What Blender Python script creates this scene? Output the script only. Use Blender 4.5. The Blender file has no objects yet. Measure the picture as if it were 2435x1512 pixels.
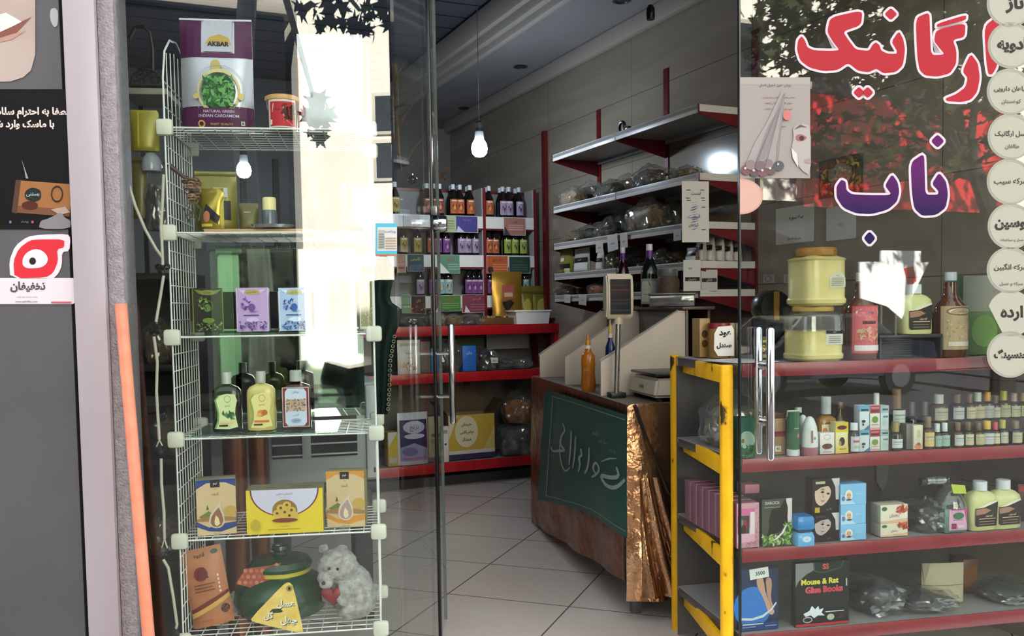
import bpy, bmesh, math, random
from mathutils import Vector, Matrix
from math import sin, cos, pi, radians as RAD
random.seed(7)
SC = bpy.context.scene
COL = SC.collection
# ---------------------------------------------------------------- camera
FOC, PCX, PCY, PITCH, ROLL, EYE = 2150.0, 1217.5, 855.0, RAD(3.2), RAD(0.9), 1.3
_fw = Vector((0, cos(PITCH), -sin(PITCH)))
_u0 = Vector((0, sin(PITCH), cos(PITCH)))
_r0 = Vector((1, 0, 0))
_rt = cos(ROLL)*_r0 - sin(ROLL)*_u0
_up = sin(ROLL)*_r0 + cos(ROLL)*_u0
EYEP = Vector((0, 0, EYE))
cam = bpy.data.cameras.new('camera')
cam.sensor_width = 36.0
cam.sensor_fit = 'HORIZONTAL'
cam.lens = FOC/2435*36.0
cam.shift_y = (PCY-756)/2435
cam.clip_start = 0.05
cam.clip_end = 200
camo = bpy.data.objects.new('camera', cam)
COL.objects.link(camo)
camo.matrix_world = Matrix(((_rt.x, _up.x, -_fw.x, 0), (_rt.y, _up.y, -_fw.y, 0), (_rt.z, _up.z, -_fw.z, EYE), (0, 0, 0, 1)))
SC.camera = camo
# ---------------------------------------------------------------- light and exposure
wd = bpy.data.worlds.new('sky')
SC.world = wd
wd.use_nodes = True
_bg = wd.node_tree.nodes['Background']
_bg.inputs[0].default_value = (0.90, 0.93, 1.0, 1)
_bg.inputs[1].default_value = 2.3
sun = bpy.data.lights.new('sun', 'SUN')
sun.energy = 40
sun.angle = RAD(0.6)
sun.color = (1.0, 0.96, 0.91)
suno = bpy.data.objects.new('sun', sun)
COL.objects.link(suno)
suno.rotation_euler = Vector((0.30, -1.0, -0.80)).to_track_quat('-Z', 'Y').to_euler()
SC.view_settings.view_transform = 'Standard'
SC.view_settings.look = 'None'
SC.view_settings.exposure = 0.3
SC.view_settings.gamma = 1.0
SC.view_settings.use_curve_mapping = False
SC.cycles.use_denoising = True
SC.cycles.max_bounces = 10
SC.cycles.diffuse_bounces = 4
SC.cycles.glossy_bounces = 4
SC.cycles.transmission_bounces = 6
SC.cycles.transparent_max_bounces = 24
SC.cycles.caustics_reflective = False
SC.cycles.caustics_refractive = False
SC.cycles.sample_clamp_indirect = 40.0
# ---------------------------------------------------------------- from a point in the photo to a point in the place
def ray(u, v):
    return (u-PCX)/FOC*_rt - (v-PCY)/FOC*_up + _fw
def hv(u, v, pl):                       # on an upright plane (x, y, angle)
    n = Vector((-sin(pl[2]), cos(pl[2]), 0)); d = ray(u, v)
    return EYEP + d*((Vector((pl[0], pl[1], 0))-Vector((0, 0, 0))).dot(n)/d.dot(n))
def hz(u, v, z):                        # on a level plane
    d = ray(u, v); return EYEP + d*((z-EYE)/d.z)
def hy(u, v, y):
    d = ray(u, v); return EYEP + d*(y/d.y)
def shift(pl, d):                       # a parallel upright plane, d further from the viewer
    return (pl[0]-sin(pl[2])*d, pl[1]+cos(pl[2])*d, pl[2])
def along(pl, s, z=0.0, d=0.0):
    return Vector((pl[0]+cos(pl[2])*s-sin(pl[2])*d, pl[1]+sin(pl[2])*s+cos(pl[2])*d, z))
FA = math.atan2(.196, .98)
FAC = (-0.323, 2.600, FA)               # shop front glass
RW = (0.25, 7.2, math.atan2(-.91, .414))  # right wall, running from the back to the front
WA = math.atan2(.91, -.414)
RWALL = (0.25, 7.2, WA)
BA = RAD(24.2)
# ---------------------------------------------------------------- materials
_mc = {}
def rgb(h):
    if isinstance(h, tuple): return h
    h = h.lstrip('#'); c = [int(h[i:i+2], 16)/255 for i in (0, 2, 4)]
    return tuple((x/12.92 if x <= .04045 else ((x+.055)/1.055)**2.4) for x in c)
def M(col, rough=.5, metal=0.0, spec=.5, alpha=None, emit=None, coat=0.0):
    k = (col, rough, metal, spec, alpha, emit, coat)
    if k in _mc: return _mc[k]
    m = bpy.data.materials.new('paint'); m.use_nodes = True
    b = m.node_tree.nodes['Principled BSDF']; c = rgb(col)
    b.inputs['Base Color'].default_value = (*c, 1)
    b.inputs['Roughness'].default_value = rough
    b.inputs['Metallic'].default_value = metal
    b.inputs['Specular IOR Level'].default_value = spec
    b.inputs['Coat Weight'].default_value = coat
    if emit: 
        b.inputs['Emission Color'].default_value = (*rgb(emit[0]), 1); b.inputs['Emission Strength'].default_value = emit[1]
    _mc[k] = m
    return m
def _nt(name):
    m = bpy.data.materials.new(name); m.use_nodes = True
    nt = m.node_tree; return m, nt, nt.nodes['Principled BSDF'], nt.nodes['Material Output']
def N(nt, t, **kw):
    n = nt.nodes.new(t)
    for k, v in kw.items():
        if k.startswith('i'): n.inputs[int(k[1:])].default_value = v
        else: setattr(n, k, v)
    return n
def mat_noise(name, cols, scale=(5, 5, 5), rough=.5, metal=0, bump=0, detail=4, dist=0, stops=None, bscale=None, spec=.5, rot=(0, 0, 0)):
    """surface with its own mottled, veined or grained colour"""
    m, nt, b, o = _nt(name)
    tc = N(nt, 'ShaderNodeTexCoord'); mp = N(nt, 'ShaderNodeMapping')
    mp.inputs['Scale'].default_value = scale; mp.inputs['Rotation'].default_value = rot
    nz = N(nt, 'ShaderNodeTexNoise'); nz.inputs['Scale'].default_value = 1; nz.inputs['Detail'].default_value = detail; nz.inputs['Distortion'].default_value = dist
    cr = N(nt, 'ShaderNodeValToRGB')
    st = stops or [.3+.4*i/(max(1, len(cols)-1)) for i in range(len(cols))]
    while len(cr.color_ramp.elements) < len(cols): cr.color_ramp.elements.new(.5)
    for e, p, c in zip(cr.color_ramp.elements, st, cols): e.position = p; e.color = (*rgb(c), 1)
    L = nt.links.new
    L(tc.outputs['Object'], mp.inputs[0]); L(mp.outputs[0], nz.inputs['Vector']); L(nz.outputs['Fac'], cr.inputs[0]); L(cr.outputs[0], b.inputs['Base Color'])
    b.inputs['Roughness'].default_value = rough; b.inputs['Metallic'].default_value = metal; b.inputs['Specular IOR Level'].default_value = spec
    if bump:
        bp = N(nt, 'ShaderNodeBump'); bp.inputs['Strength'].default_value = bump; bp.inputs['Distance'].default_value = .01
        if bscale:
            n2 = N(nt, 'ShaderNodeTexNoise'); n2.inputs['Scale'].default_value = bscale; n2.inputs['Detail'].default_value = 3
            L(tc.outputs['Object'], n2.inputs['Vector']); L(n2.outputs['Fac'], bp.inputs['Height'])
        else: L(nz.outputs['Fac'], bp.inputs['Height'])
        L(bp.outputs[0], b.inputs['Normal'])
    return m
def mat_glass(name, tint=(.94, .97, .95), f0=.045, rough=.0, haze=0.0, hazecol=(.7, .75, .72), gain=1.0):
    """clear pane or film: lets light straight through and mirrors by the angle (Schlick)"""
    m, nt, b, o = _nt(name); L = nt.links.new
    nt.nodes.remove(b)
    g = N(nt, 'ShaderNodeNewGeometry'); vm = N(nt, 'ShaderNodeVectorMath', operation='DOT_PRODUCT')
    L(g.outputs['Incoming'], vm.inputs[0]); L(g.outputs['Normal'], vm.inputs[1])
    ab = N(nt, 'ShaderNodeMath', operation='ABSOLUTE'); L(vm.outputs['Value'], ab.inputs[0])
    om = N(nt, 'ShaderNodeMath', operation='SUBTRACT'); om.inputs[0].default_value = 1; L(ab.outputs[0], om.inputs[1])
    pw = N(nt, 'ShaderNodeMath', operation='POWER'); pw.inputs[1].default_value = 5; L(om.outputs[0], pw.inputs[0])
    ma = N(nt, 'ShaderNodeMath', operation='MULTIPLY_ADD'); ma.inputs[1].default_value = gain*(1-f0); ma.inputs[2].default_value = f0; L(pw.outputs[0], ma.inputs[0])
    tr = N(nt, 'ShaderNodeBsdfTransparent'); tr.inputs[0].default_value = (*tint, 1)
    gl = N(nt, 'ShaderNodeBsdfGlossy'); gl.inputs['Roughness'].default_value = rough; gl.inputs[0].default_value = (1, 1, 1, 1)
    mx = N(nt, 'ShaderNodeMixShader'); L(ma.outputs[0], mx.inputs[0]); L(gl.outputs[0], mx.inputs[2])
    if haze:
        df = N(nt, 'ShaderNodeBsdfDiffuse'); df.inputs[0].default_value = (*hazecol, 1)
        m2 = N(nt, 'ShaderNodeMixShader'); m2.inputs[0].default_value = haze
        L(tr.outputs[0], m2.inputs[1]); L(df.outputs[0], m2.inputs[2]); L(m2.outputs[0], mx.inputs[1])
    else: L(tr.outputs[0], mx.inputs[1])
    L(mx.outputs[0], o.inputs[0])
    return m
def mat_tiles(name, c1, c2, grout, size, ang, off, gw=.006, rough=.25, vein=None, axes='xy', bump=0):
    """stone tiles: joints on a grid turned by ang, cloudy stone between"""
    m, nt, b, o = _nt(name); L = nt.links.new
    tc = N(nt, 'ShaderNodeTexCoord'); mp = N(nt, 'ShaderNodeMapping'); L(tc.outputs['Object'], mp.inputs[0])
    mp.inputs['Rotation'].default_value = (0, 0, ang)
    sx = N(nt, 'ShaderNodeSeparateXYZ'); L(mp.outputs[0], sx.inputs[0])
    masks = []
    for ax, s, of in ((axes[0], size[0], off[0]), (axes[1], size[1], off[1])):
        a = N(nt, 'ShaderNodeMath', operation='ADD'); a.inputs[1].default_value = of; L(sx.outputs['XYZ'.index(ax.upper())], a.inputs[0])
        q = N(nt, 'ShaderNodeMath', operation='PINGPONG'); q.inputs[1].default_value = s/2; L(a.outputs[0], q.inputs[0])
        lt = N(nt, 'ShaderNodeMath', operation='LESS_THAN'); lt.inputs[1].default_value = gw/2; L(q.outputs[0], lt.inputs[0])
        masks.append(lt)
    mxm = N(nt, 'ShaderNodeMath', operation='MAXIMUM'); L(masks[0].outputs[0], mxm.inputs[0]); L(masks[1].outputs[0], mxm.inputs[1])
    nz = N(nt, 'ShaderNodeTexNoise'); nz.inputs['Scale'].default_value = 1; nz.inputs['Detail'].default_value = 6; nz.inputs['Distortion'].default_value = .6
    mp2 = N(nt, 'ShaderNodeMapping'); L(tc.outputs['Object'], mp2.inputs[0]); mp2.inputs['Scale'].default_value = vein or (2, 2, 2); L(mp2.outputs[0], nz.inputs['Vector'])
    cr = N(nt, 'ShaderNodeValToRGB'); cr.color_ramp.elements[0].position = .3; cr.color_ramp.elements[1].position = .7
    cr.color_ramp.elements[0].color = (*rgb(c1), 1); cr.color_ramp.elements[1].color = (*rgb(c2), 1); L(nz.outputs['Fac'], cr.inputs[0])
    mx = N(nt, 'ShaderNodeMix', data_type='RGBA'); L(mxm.outputs[0], mx.inputs[0]); L(cr.outputs[0], mx.inputs[6]); mx.inputs[7].default_value = (*rgb(grout), 1)
    L(mx.outputs[2], b.inputs['Base Color']); b.inputs['Roughness'].default_value = rough
    return m
# ---------------------------------------------------------------- mesh builder
class G:
    def __init__(s): s.bm = bmesh.new(); s.ms = []
    def mi(s, m):
        if m not in s.ms: s.ms.append(m)
        return s.ms.index(m)
    def face(s, pts, m):
        try: f = s.bm.faces.new([s.bm.verts.new(p) for p in pts])
        except ValueError: return
        f.material_index = s.mi(m); return f
    def box(s, c, d, m, rz=0.0, bev=0.0, mat=None, taper=None):
        i = s.mi(m); t = bmesh.new(); bmesh.ops.create_cube(t, size=1)
        for v in t.verts:
            k = taper if (taper and v.co.z > 0) else 1
            v.co = Vector((v.co.x*d[0]*k, v.co.y*d[1]*k, v.co.z*d[2]))
        if bev: bmesh.ops.bevel(t, geom=t.edges[:], offset=bev, segments=2, affect='EDGES', profile=.5)
        R = mat or (Matrix.Translation(c) @ Matrix.Rotation(rz, 4, 'Z'))
        s.add(t, R, i); return s
    def add(s, t, R, i=None, keep=False):
        mp = {}
        for v in t.verts: mp[v] = s.bm.verts.new(R @ v.co)
        for f in t.faces:
            try: nf = s.bm.faces.new([mp[v] for v in f.verts]); nf.material_index = i if i is not None else f.material_index
            except ValueError: pass
        t.free()
    def lathe(s, prof, m, seg=20, c=(0, 0, 0), sx=1.0, sy=1.0, R=None, sq=0):
        """turned shape from (radius, height) pairs; sq>0 squares the section"""
        i = s.mi(m); rings = []; c = Vector(c)
        for r, z in prof:
            if r < 1e-5: rings.append([s.bm.verts.new(s._t(Vector((0, 0, z)), c, R))]); continue
            rg = []
            for k in range(seg):
                a = 2*pi*(k+.5)/seg; x, y = cos(a), sin(a)
                if sq:
                    q = (abs(x)**sq+abs(y)**sq)**(-1/sq); x *= q; y *= q
                rg.append(s.bm.verts.new(s._t(Vector((r*x*sx, r*y*sy, z)), c, R)))
            rings.append(rg)
        for a, b in zip(rings, rings[1:]):
            for k in range(seg):
                k2 = (k+1) % seg
                if len(a) == 1 and len(b) == 1: continue
                if len(a) == 1: q = [a[0], b[k2], b[k]][::-1] if False else [a[0], b[k2], b[k]]
                elif len(b) == 1: q = [a[k], a[k2], b[0]]
                else: q = [a[k], a[k2], b[k2], b[k]]
                try: f = s.bm.faces.new(q); f.material_index = i
                except ValueError: pass
        for rg, top in ((rings[0], False), (rings[-1], True)):
            if len(rg) > 2:
                f = s.bm.faces.new(rg if top else rg[::-1]); f.material_index = i
        return s
    def _t(s, p, c, R): return (R @ p if R else p) + c
    def tube(s, pts, r, m, seg=6, closed=False, r2=None):
        pts = [Vector(p) for p in pts]; i = s.mi(m); n = len(pts); rings = []; up = None
        for k, p in enumerate(pts):
            a = pts[k-1] if (k > 0 or closed) else p; b = pts[(k+1) % n] if (k < n-1 or closed) else p
            d = (b-a).normalized()
            if up is None: up = d.orthogonal().normalized()
            x = (up - d*up.dot(d)); x = x.normalized() if x.length > 1e-6 else d.orthogonal().normalized(); up = x; y = d.cross(x)
            rr = r if r2 is None else r+(r2-r)*k/max(1, n-1)
            rings.append([s.bm.verts.new(p+(x*cos(2*pi*j/seg)+y*sin(2*pi*j/seg))*rr) for j in range(seg)])
        for k in range(n if closed else n-1):
            A, B = rings[k], rings[(k+1) % n]
            for j in range(seg):
                f = s.bm.faces.new([A[j], A[(j+1) % seg], B[(j+1) % seg], B[j]]); f.material_index = i
        if not closed:
            for rg in (rings[0][::-1], rings[-1]):
                f = s.bm.faces.new(rg); f.material_index = i
        return s
    def prism(s, poly, y0, y1, m, f=None):
        """outline in x,z pushed from y0 (front) to y1; f maps (x, y, z) to a point"""
        f = f or (lambda x, y, z: Vector((x, y, z))); i = s.mi(m)
        if sum(a[0]*b[1]-b[0]*a[1] for a, b in zip(poly, poly[1:]+poly[:1])) < 0: poly = poly[::-1]
        A = [s.bm.verts.new(f(x, y0, z)) for x, z in poly]; B = [s.bm.verts.new(f(x, y1, z)) for x, z in poly]
        n = len(poly); fs = [A, B[::-1]]+[[A[(k+1) % n], A[k], B[k], B[(k+1) % n]] for k in range(n)]
        for q in fs:
            try: ff = s.bm.faces.new(q); ff.material_index = i
            except ValueError: pass
        return s
    def flat(s, poly, m, f):
        """outline in x,z laid as a face by f(x, z)"""
        if sum(a[0]*b[1]-b[0]*a[1] for a, b in zip(poly, poly[1:]+poly[:1])) < 0: poly = poly[::-1]
        return s.face([f(x, z) for x, z in poly], m)
    def ball(s, c, r, m, sub=2, sc=(1, 1, 1), noise=0.0, R=None):
        t = bmesh.new(); bmesh.ops.create_icosphere(t, subdivisions=sub, radius=r)
        for v in t.verts:
            k = 1+random.uniform(-noise, noise); v.co = Vector((v.co.x*sc[0]*k, v.co.y*sc[1]*k, v.co.z*sc[2]*k))
        s.add(t, Matrix.Translation(c) @ (R.to_4x4() if R else Matrix()), s.mi(m)); return s
    def link(s, name, parent=None, loc=None, rz=0.0, smooth=.6, mat=None, world=None):
        me = bpy.data.meshes.new(name)
        if world is not None:       # built in place: keep it there, with its origin at the given point
            if world == 'base':
                b = [v.co for v in s.bm.verts]
                world = Vector(((min(p.x for p in b)+max(p.x for p in b))/2, (min(p.y for p in b)+max(p.y for p in b))/2, min(p.z for p in b)))
            R = (Matrix.Translation(world) @ Matrix.Rotation(rz, 4, 'Z')).inverted()
            for v in s.bm.verts: v.co = R @ v.co
            loc = world
        s.bm.normal_update()
        s.bm.to_mesh(me); s.bm.free()
        for m in s.ms: me.materials.append(m)
        if smooth:
            me.polygons.foreach_set('use_smooth', [True]*len(me.polygons)); me.set_sharp_from_angle(angle=smooth)
        o = bpy.data.objects.new(name, me); COL.objects.link(o)
        if parent is not None: o.parent = parent
        if mat is not None: o.matrix_world = mat
        else:
            if loc is not None: o.location = loc
            o.rotation_euler = (0, 0, rz)
        return o
def tag(o, label=None, cat=None, group=None, kind=None):
    if label: o['label'] = label
    if cat: o['category'] = cat
    if group: o['group'] = group
    if kind: o['kind'] = kind
    return o
def thing(name, label, cat, loc=(0, 0, 0), rz=0.0, group=None, mat=None):
    o = bpy.data.objects.new(name, None); COL.objects.link(o); o.empty_display_size = .05
    if mat is not None: o.matrix_world = mat
    else: o.location = loc; o.rotation_euler = (0, 0, rz)
    return tag(o, label, cat, group)
def struct(o, label=None):
    o['kind'] = 'structure'
    if label: o['label'] = label
    return o
def dup(o, loc=None, rz=None, label=None, group=None, parent=None):
    """a copy of a thing with copies of its parts and their parts"""
    c = o.copy(); COL.objects.link(c)
    if parent is not None: c.parent = parent
    if loc is not None: c.location = loc
    if rz is not None: c.rotation_euler = (0, 0, rz)
    if label: c['label'] = label
    if group: c['group'] = group
    for ch in list(o.children): dup(ch, parent=c)
    return c
ORD = ['first', 'second', 'third', 'fourth', 'fifth', 'sixth', 'seventh', 'eighth', 'ninth', 'tenth', 'eleventh', 'twelfth', 'thirteenth', 'fourteenth', 'fifteenth']
# ---------------------------------------------------------------- writing
_F = {'ا':'FE8D FE8E','آ':'FE81 FE82','ب':'FE8F FE90 FE91 FE92','پ':'FB56 FB57 FB58 FB59','ت':'FE95 FE96 FE97 FE98','ج':'FE9D FE9E FE9F FEA0','چ':'FB7A FB7B FB7C FB7D','ح':'FEA1 FEA2 FEA3 FEA4','خ':'FEA5 FEA6 FEA7 FEA8','د':'FEA9 FEAA','ر':'FEAD FEAE','ز':'FEAF FEB0','س':'FEB1 FEB2 FEB3 FEB4','ش':'FEB5 FEB6 FEB7 FEB8','ص':'FEB9 FEBA FEBB FEBC','ط':'FEC1 FEC2 FEC3 FEC4','ع':'FEC9 FECA FECB FECC','غ':'FECD FECE FECF FED0','ف':'FED1 FED2 FED3 FED4','ق':'FED5 FED6 FED7 FED8','ک':'FB8E FB8F FB90 FB91','گ':'FB92 FB93 FB94 FB95','ل':'FEDD FEDE FEDF FEE0','م':'FEE1 FEE2 FEE3 FEE4','ن':'FEE5 FEE6 FEE7 FEE8','و':'FEED FEEE','ه':'FEE9 FEEA FEEB FEEC','ی':'FBFC FBFD FBFE FBFF'}
_F = {k: [chr(int(x, 16)) for x in v.split()] for k, v in _F.items()}
def shape_text(s):
    """joins the letters of a right-to-left word"""
    if not any(c in _F for c in s): return s
    out = []
    for i, c in enumerate(s):
        f = _F.get(c)
        if not f: out.append(c); continue
        p = i > 0 and len(_F.get(s[i-1], ())) == 4; n = len(f) == 4 and i+1 < len(s) and s[i+1] in _F
        out.append(f[3] if p and n else f[1] if p else f[2] if n else f[0])
    return ''.join(reversed(out))
_tc = {}
def text_polys(s, bold=0.0):
    """faces of the written word in a unit box (0..1, 0..1), with width/height ratio"""
    k = (s, bold)
    if k in _tc: return _tc[k]
    c = bpy.data.curves.new('writing', 'FONT'); c.body = shape_text(s); c.size = 1; c.offset = bold; c.resolution_u = 3
    o = bpy.data.objects.new('writing', c); COL.objects.link(o)
    dg = bpy.context.evaluated_depsgraph_get(); me = bpy.data.meshes.new_from_object(o.evaluated_get(dg))
    vs = [(v.co.x, v.co.y) for v in me.vertices]; fs = [tuple(p.vertices) for p in me.polygons]
    bpy.data.objects.remove(o); bpy.data.curves.remove(c); bpy.data.meshes.remove(me)
    if not vs: _tc[k] = ([], [], 1); return _tc[k]
    x0 = min(v[0] for v in vs); x1 = max(v[0] for v in vs); y0 = min(v[1] for v in vs); y1 = max(v[1] for v in vs)
    w, h = max(1e-6, x1-x0), max(1e-6, y1-y0)
    par = list(range(len(vs)))
    def fd(a):
        while par[a] != a: par[a] = par[par[a]]; a = par[a]
        return a
    for f in fs:
        for a in f[1:]: par[fd(a)] = fd(f[0])
    ids = {}
    lay = [ids.setdefault(fd(i), len(ids)) for i in range(len(vs))]
    _tc[k] = ([((x-x0)/w, (y-y0)/h, l) for (x, y), l in zip(vs, lay)], fs, w/h)
    return _tc[k]
def ell(cx, cy, rx, ry, n=20, a0=0.0, a1=2*pi):
    full = abs(a1-a0-2*pi) < 1e-6
    return [(cx+rx*cos(a0+(a1-a0)*k/(n if full else n-1)), cy+ry*sin(a0+(a1-a0)*k/(n if full else n-1))) for k in range(n)]
def grow(poly, d):
    """outline pushed outwards by d"""
    if sum(a[0]*b[1]-b[0]*a[1] for a, b in zip(poly, poly[1:]+poly[:1])) < 0: poly = poly[::-1]
    out = []; n = len(poly)
    for i in range(n):
        p, q, r = Vector(poly[i-1]), Vector(poly[i]), Vector(poly[(i+1) % n])
        a = (q-p); b = (r-q)
        if a.length < 1e-9 or b.length < 1e-9: continue
        a.normalize(); b.normalize(); n1 = Vector((a.y, -a.x)); n2 = Vector((b.y, -b.x)); m = n1+n2
        if m.length < 1e-6: m = n1
        m.normalize(); k = d/max(.45, m.dot(n1)); out.append((q.x+m.x*k, q.y+m.y*k))
    return out
def soft(poly, it=1, t=.22):
    for _ in range(it):
        o = []
        for a, b in zip(poly, poly[1:]+poly[:1]):
            o += [(a[0]+(b[0]-a[0])*t, a[1]+(b[1]-a[1])*t), (a[0]+(b[0]-a[0])*(1-t), a[1]+(b[1]-a[1])*(1-t))]
        poly = o
    return poly
def art(g, items, f, w, h, eps=.0003, rough=.5, k0=1, spec=.2, zdiv=1):
    """printed shapes, each in fractions of a w x h panel; f(x, z, lift) gives the point. Later shapes lie on earlier ones."""
    k = k0
    for it in items:
        t = it[0]; c = it[-1]; e = eps*k
        F = lambda x, y, e=e: f(x*w, y*h, e)
        if t == 't' or t == 'tb':
            vs, fs, ar = text_polys(it[1], .012 if t == 't' else .04); cx, cy, tw, th = it[2:6]
            m = M(c, rough, 0, spec)
            if th*h*ar > tw*w: th = tw*w/ar/h
            else: tw = th*h*ar/w
            i = g.mi(m)
            vv = [g.bm.verts.new(f((cx+(x-.5)*tw)*w, (cy+(y-.5)*th)*h, e+l*eps*.02)) for x, y, l in vs]
            for q in fs:
                try: ff = g.bm.faces.new([vv[a] for a in q]); ff.material_index = i
                except ValueError: pass
        elif t == 'r':
            x0, y0, x1, y1 = it[1:5]; n = max(1, int(abs(x1-x0)*12)); nz = max(1, int(abs(y1-y0)*zdiv))
            for j in range(n):
                a = x0+(x1-x0)*j/n; b = x0+(x1-x0)*(j+1)/n
                for l in range(nz):
                    y_, Y_ = y0+(y1-y0)*l/nz, y0+(y1-y0)*(l+1)/nz
                    g.face([F(a, y_), F(b, y_), F(b, Y_), F(a, Y_)], M(c, rough, 0, spec))
        elif t in 'ep':
            q = ell(*it[1:5]) if t == 'e' else list(it[1])
            if zdiv > 1 and max(p[0] for p in q)-min(p[0] for p in q) > .2:     # on a bulging face: cut fine enough to follow it
                if sum(a[0]*b[1]-b[0]*a[1] for a, b in zip(q, q[1:]+q[:1])) < 0: q = q[::-1]
                tb = bmesh.new(); tb.faces.new([tb.verts.new((x, y, 0)) for x, y in q]); bmesh.ops.triangulate(tb, faces=tb.faces[:])
                for _ in range(4):
                    le = [e_ for e_ in tb.edges if e_.calc_length() > .1]
                    if not le: break
                    bmesh.ops.subdivide_edges(tb, edges=le, cuts=1); bmesh.ops.triangulate(tb, faces=tb.faces[:])
                mp = {v: g.bm.verts.new(F(v.co.x, v.co.y)) for v in tb.verts}; mi = g.mi(M(c, rough, 0, spec))
                for ff in tb.faces: g.bm.faces.new([mp[v] for v in ff.verts]).material_index = mi
                tb.free()
            else: g.flat(q, M(c, rough, 0, spec), F)
        elif t == 'ring':
            cx, cy, rx, ry, th = it[1:6]; A = ell(cx, cy, rx, ry, 24); B = ell(cx, cy, rx-th, ry-th*w/h if False else ry-th, 24)
            for j in range(24): g.face([F(*A[j]), F(*A[(j+1) % 24]), F(*B[(j+1) % 24]), F(*B[j])][::-1], M(c, rough, 0, spec))
        elif t == 's':      # scattered leaf or seed shapes: n, x0, y0, x1, y1, size, colours
            n, x0, y0, x1, y1, sz = it[1:7]
            for j in range(n):
                cx, cy = random.uniform(x0, x1), random.uniform(y0, y1); a = random.uniform(0, pi); q = []
                for l, ww in ((-1, 0), (-.2, .42), (1, 0), (-.2, -.42)):
                    q.append((cx+(cos(a)*l-sin(a)*ww)*sz, cy+(sin(a)*l+cos(a)*ww)*sz*w/h))
                g.flat(q, M(random.choice(c), rough, 0, spec), lambda x, y, e=e, j=j: f(x*w, y*h, e+eps*.02*j))
            k += .02*n
        k += 1
    return g
def front(w, y):  # panel facing -y, centred, standing on the base
    return lambda x, z, e: Vector((x-w/2, y-e, z))
def carton(name, label, cat, P, rz, w, d, h, col, items, group=None, rough=.45, lid=None, tilt=0.0, top=None):
    """a printed cardboard box standing on P, its front half way along the base edge"""
    g = G(); g.box((0, d/2, h/2), (w, d, h), M(col, rough), bev=min(.0016, w*.02))
    o = g.link(name, loc=P, rz=rz)
    if tilt: o.rotation_euler = (-tilt, 0, rz)
    tag(o, label, cat, group)
    if items: art(G_ := G(), items, front(w, 0), w, h, rough=rough); G_.link('printed_front', o)
    if top: g2 = G(); art(g2, top, lambda x, y, e: Vector((x-w/2, y, h+e)), w, d); g2.link('printed_top', o)
    return o

def onplane(pl, u0, v0, u1, v1):
    """an upright panel seen between two photo corners: point map, size and photo-to-panel fractions"""
    n = Vector((-sin(pl[2]), cos(pl[2]), 0)); w, h = u1-u0, v1-v0
    return (lambda x, z, e: hv(u0+x, v1-z, pl)-n*e), w, h, (lambda u, v: ((u-u0)/w, (v1-v)/h))
def wallbox(p, q, z0, z1, t, m, name, side=1):
    """a straight wall from p to q, thickness t to its left (side 1) or right (-1)"""
    p, q = Vector((p[0], p[1], 0)), Vector((q[0], q[1], 0)); d = (q-p); L = d.length; a = math.atan2(d.y, d.x)
    g = G(); g.box((L/2, side*t/2, (z1-z0)/2), (L, t, z1-z0), m)
    return struct(g.link(name, loc=(p.x, p.y, z0), rz=a, smooth=0))
# ================================================================ the shop's shell
m_floor = mat_tiles('floor_stone', '#cabfb6', '#dcd3cb', '#6a5f57', (.508, .58), RAD(90)-RAD(69.2)-RAD(90), (0, 0), .007, .22, (1.3, 1.3, 1.3))
m_wall = mat_tiles('wall_marble', '#837768', '#9a8d7d', '#5a5047', (1.2, .42), 0, (.2, .12), .004, .13, (.8, 3.0, 5.5), axes='xz')
m_wallb = mat_noise('back_wall_paint', ['#565a60', '#686b70'], (2, 2, 2), .6)
m_wallL = mat_noise('side_wall_paint', ['#4a4038', '#5f5448'], (2, 2, 2), .6)
m_ceil = mat_tiles('ceiling_panels', '#4c4d55', '#5a5b63', '#1b1b20', (90, .275), 0, (3, .05), .02, .45, (1, 1, 1))
m_soff = mat_noise('soffit_plaster', ['#8d8c8d', '#979596'], (2, 2, 2), .7)
m_corn = M('#b4aca3', .6)
K = (-.60, 9.07)                       # back right corner
Lc = (-3.745, 7.656)                   # back left corner
FR = (2.117, 3.088)                    # front right corner
FL = (-1.352, 2.394)                   # front left corner
poly = [(FL[0]-.2, FL[1]-.04), (FR[0]+.2, FR[1]+.04), (K[0]+.2, K[1]+.2), (Lc[0]-.3, Lc[1]+.05)]
g = G(); o0 = Vector((-.31, 4.086, 0))
A = [g.bm.verts.new(Vector((x, y, 0))-o0) for x, y in poly]; B = [g.bm.verts.new(Vector((x, y, -.15))-o0) for x, y in poly]
for q in (A, B[::-1], *[[A[i], B[i], B[(i+1) % 4], A[(i+1) % 4]] for i in range(4)]):
    g.bm.faces.new(q).material_index = g.mi(m_floor)
struct(g.link('floor', loc=o0, smooth=0))
wallbox(K, FR, -.15, 3.6, .2, m_wall, 'wall_right', 1)
wallbox(K, Lc, -.15, 3.6, .2, m_wallb, 'wall_back', -1)
wallbox(Lc, FL, -.15, 3.6, .2, m_wallL, 'wall_left', -1)
# ceiling: panels over the room, a lower plaster band along the right wall
def slab(poly, z0, z1, m, name, origin, rz):
    g = G(); i = g.mi(m)
    A = [g.bm.verts.new((x, y, z0)) for x, y in poly]; B = [g.bm.verts.new((x, y, z1)) for x, y in poly]
    n = len(poly)
    for q in (A[::-1], B, *[[A[k], A[(k+1) % n], B[(k+1) % n], B[k]] for k in range(n)]): g.bm.faces.new(q).material_index = i
    return struct(g.link(name, world=Vector(origin), rz=rz, smooth=0))
slab([FL, FR, K, Lc], 3.42, 3.55, m_ceil, 'ceiling', (-.543, 6.656, 3.42), BA)
wn = Vector((-.91, -.414, 0))          # from the right wall into the room
def off(p, d): return (p[0]+wn.x*d, p[1]+wn.y*d)
SO = .57
slab([FR, K, off(K, SO), off(FR, SO)], 3.15, 3.42, m_soff, 'ceiling_soffit', (*K, 3.15), 0)
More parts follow.
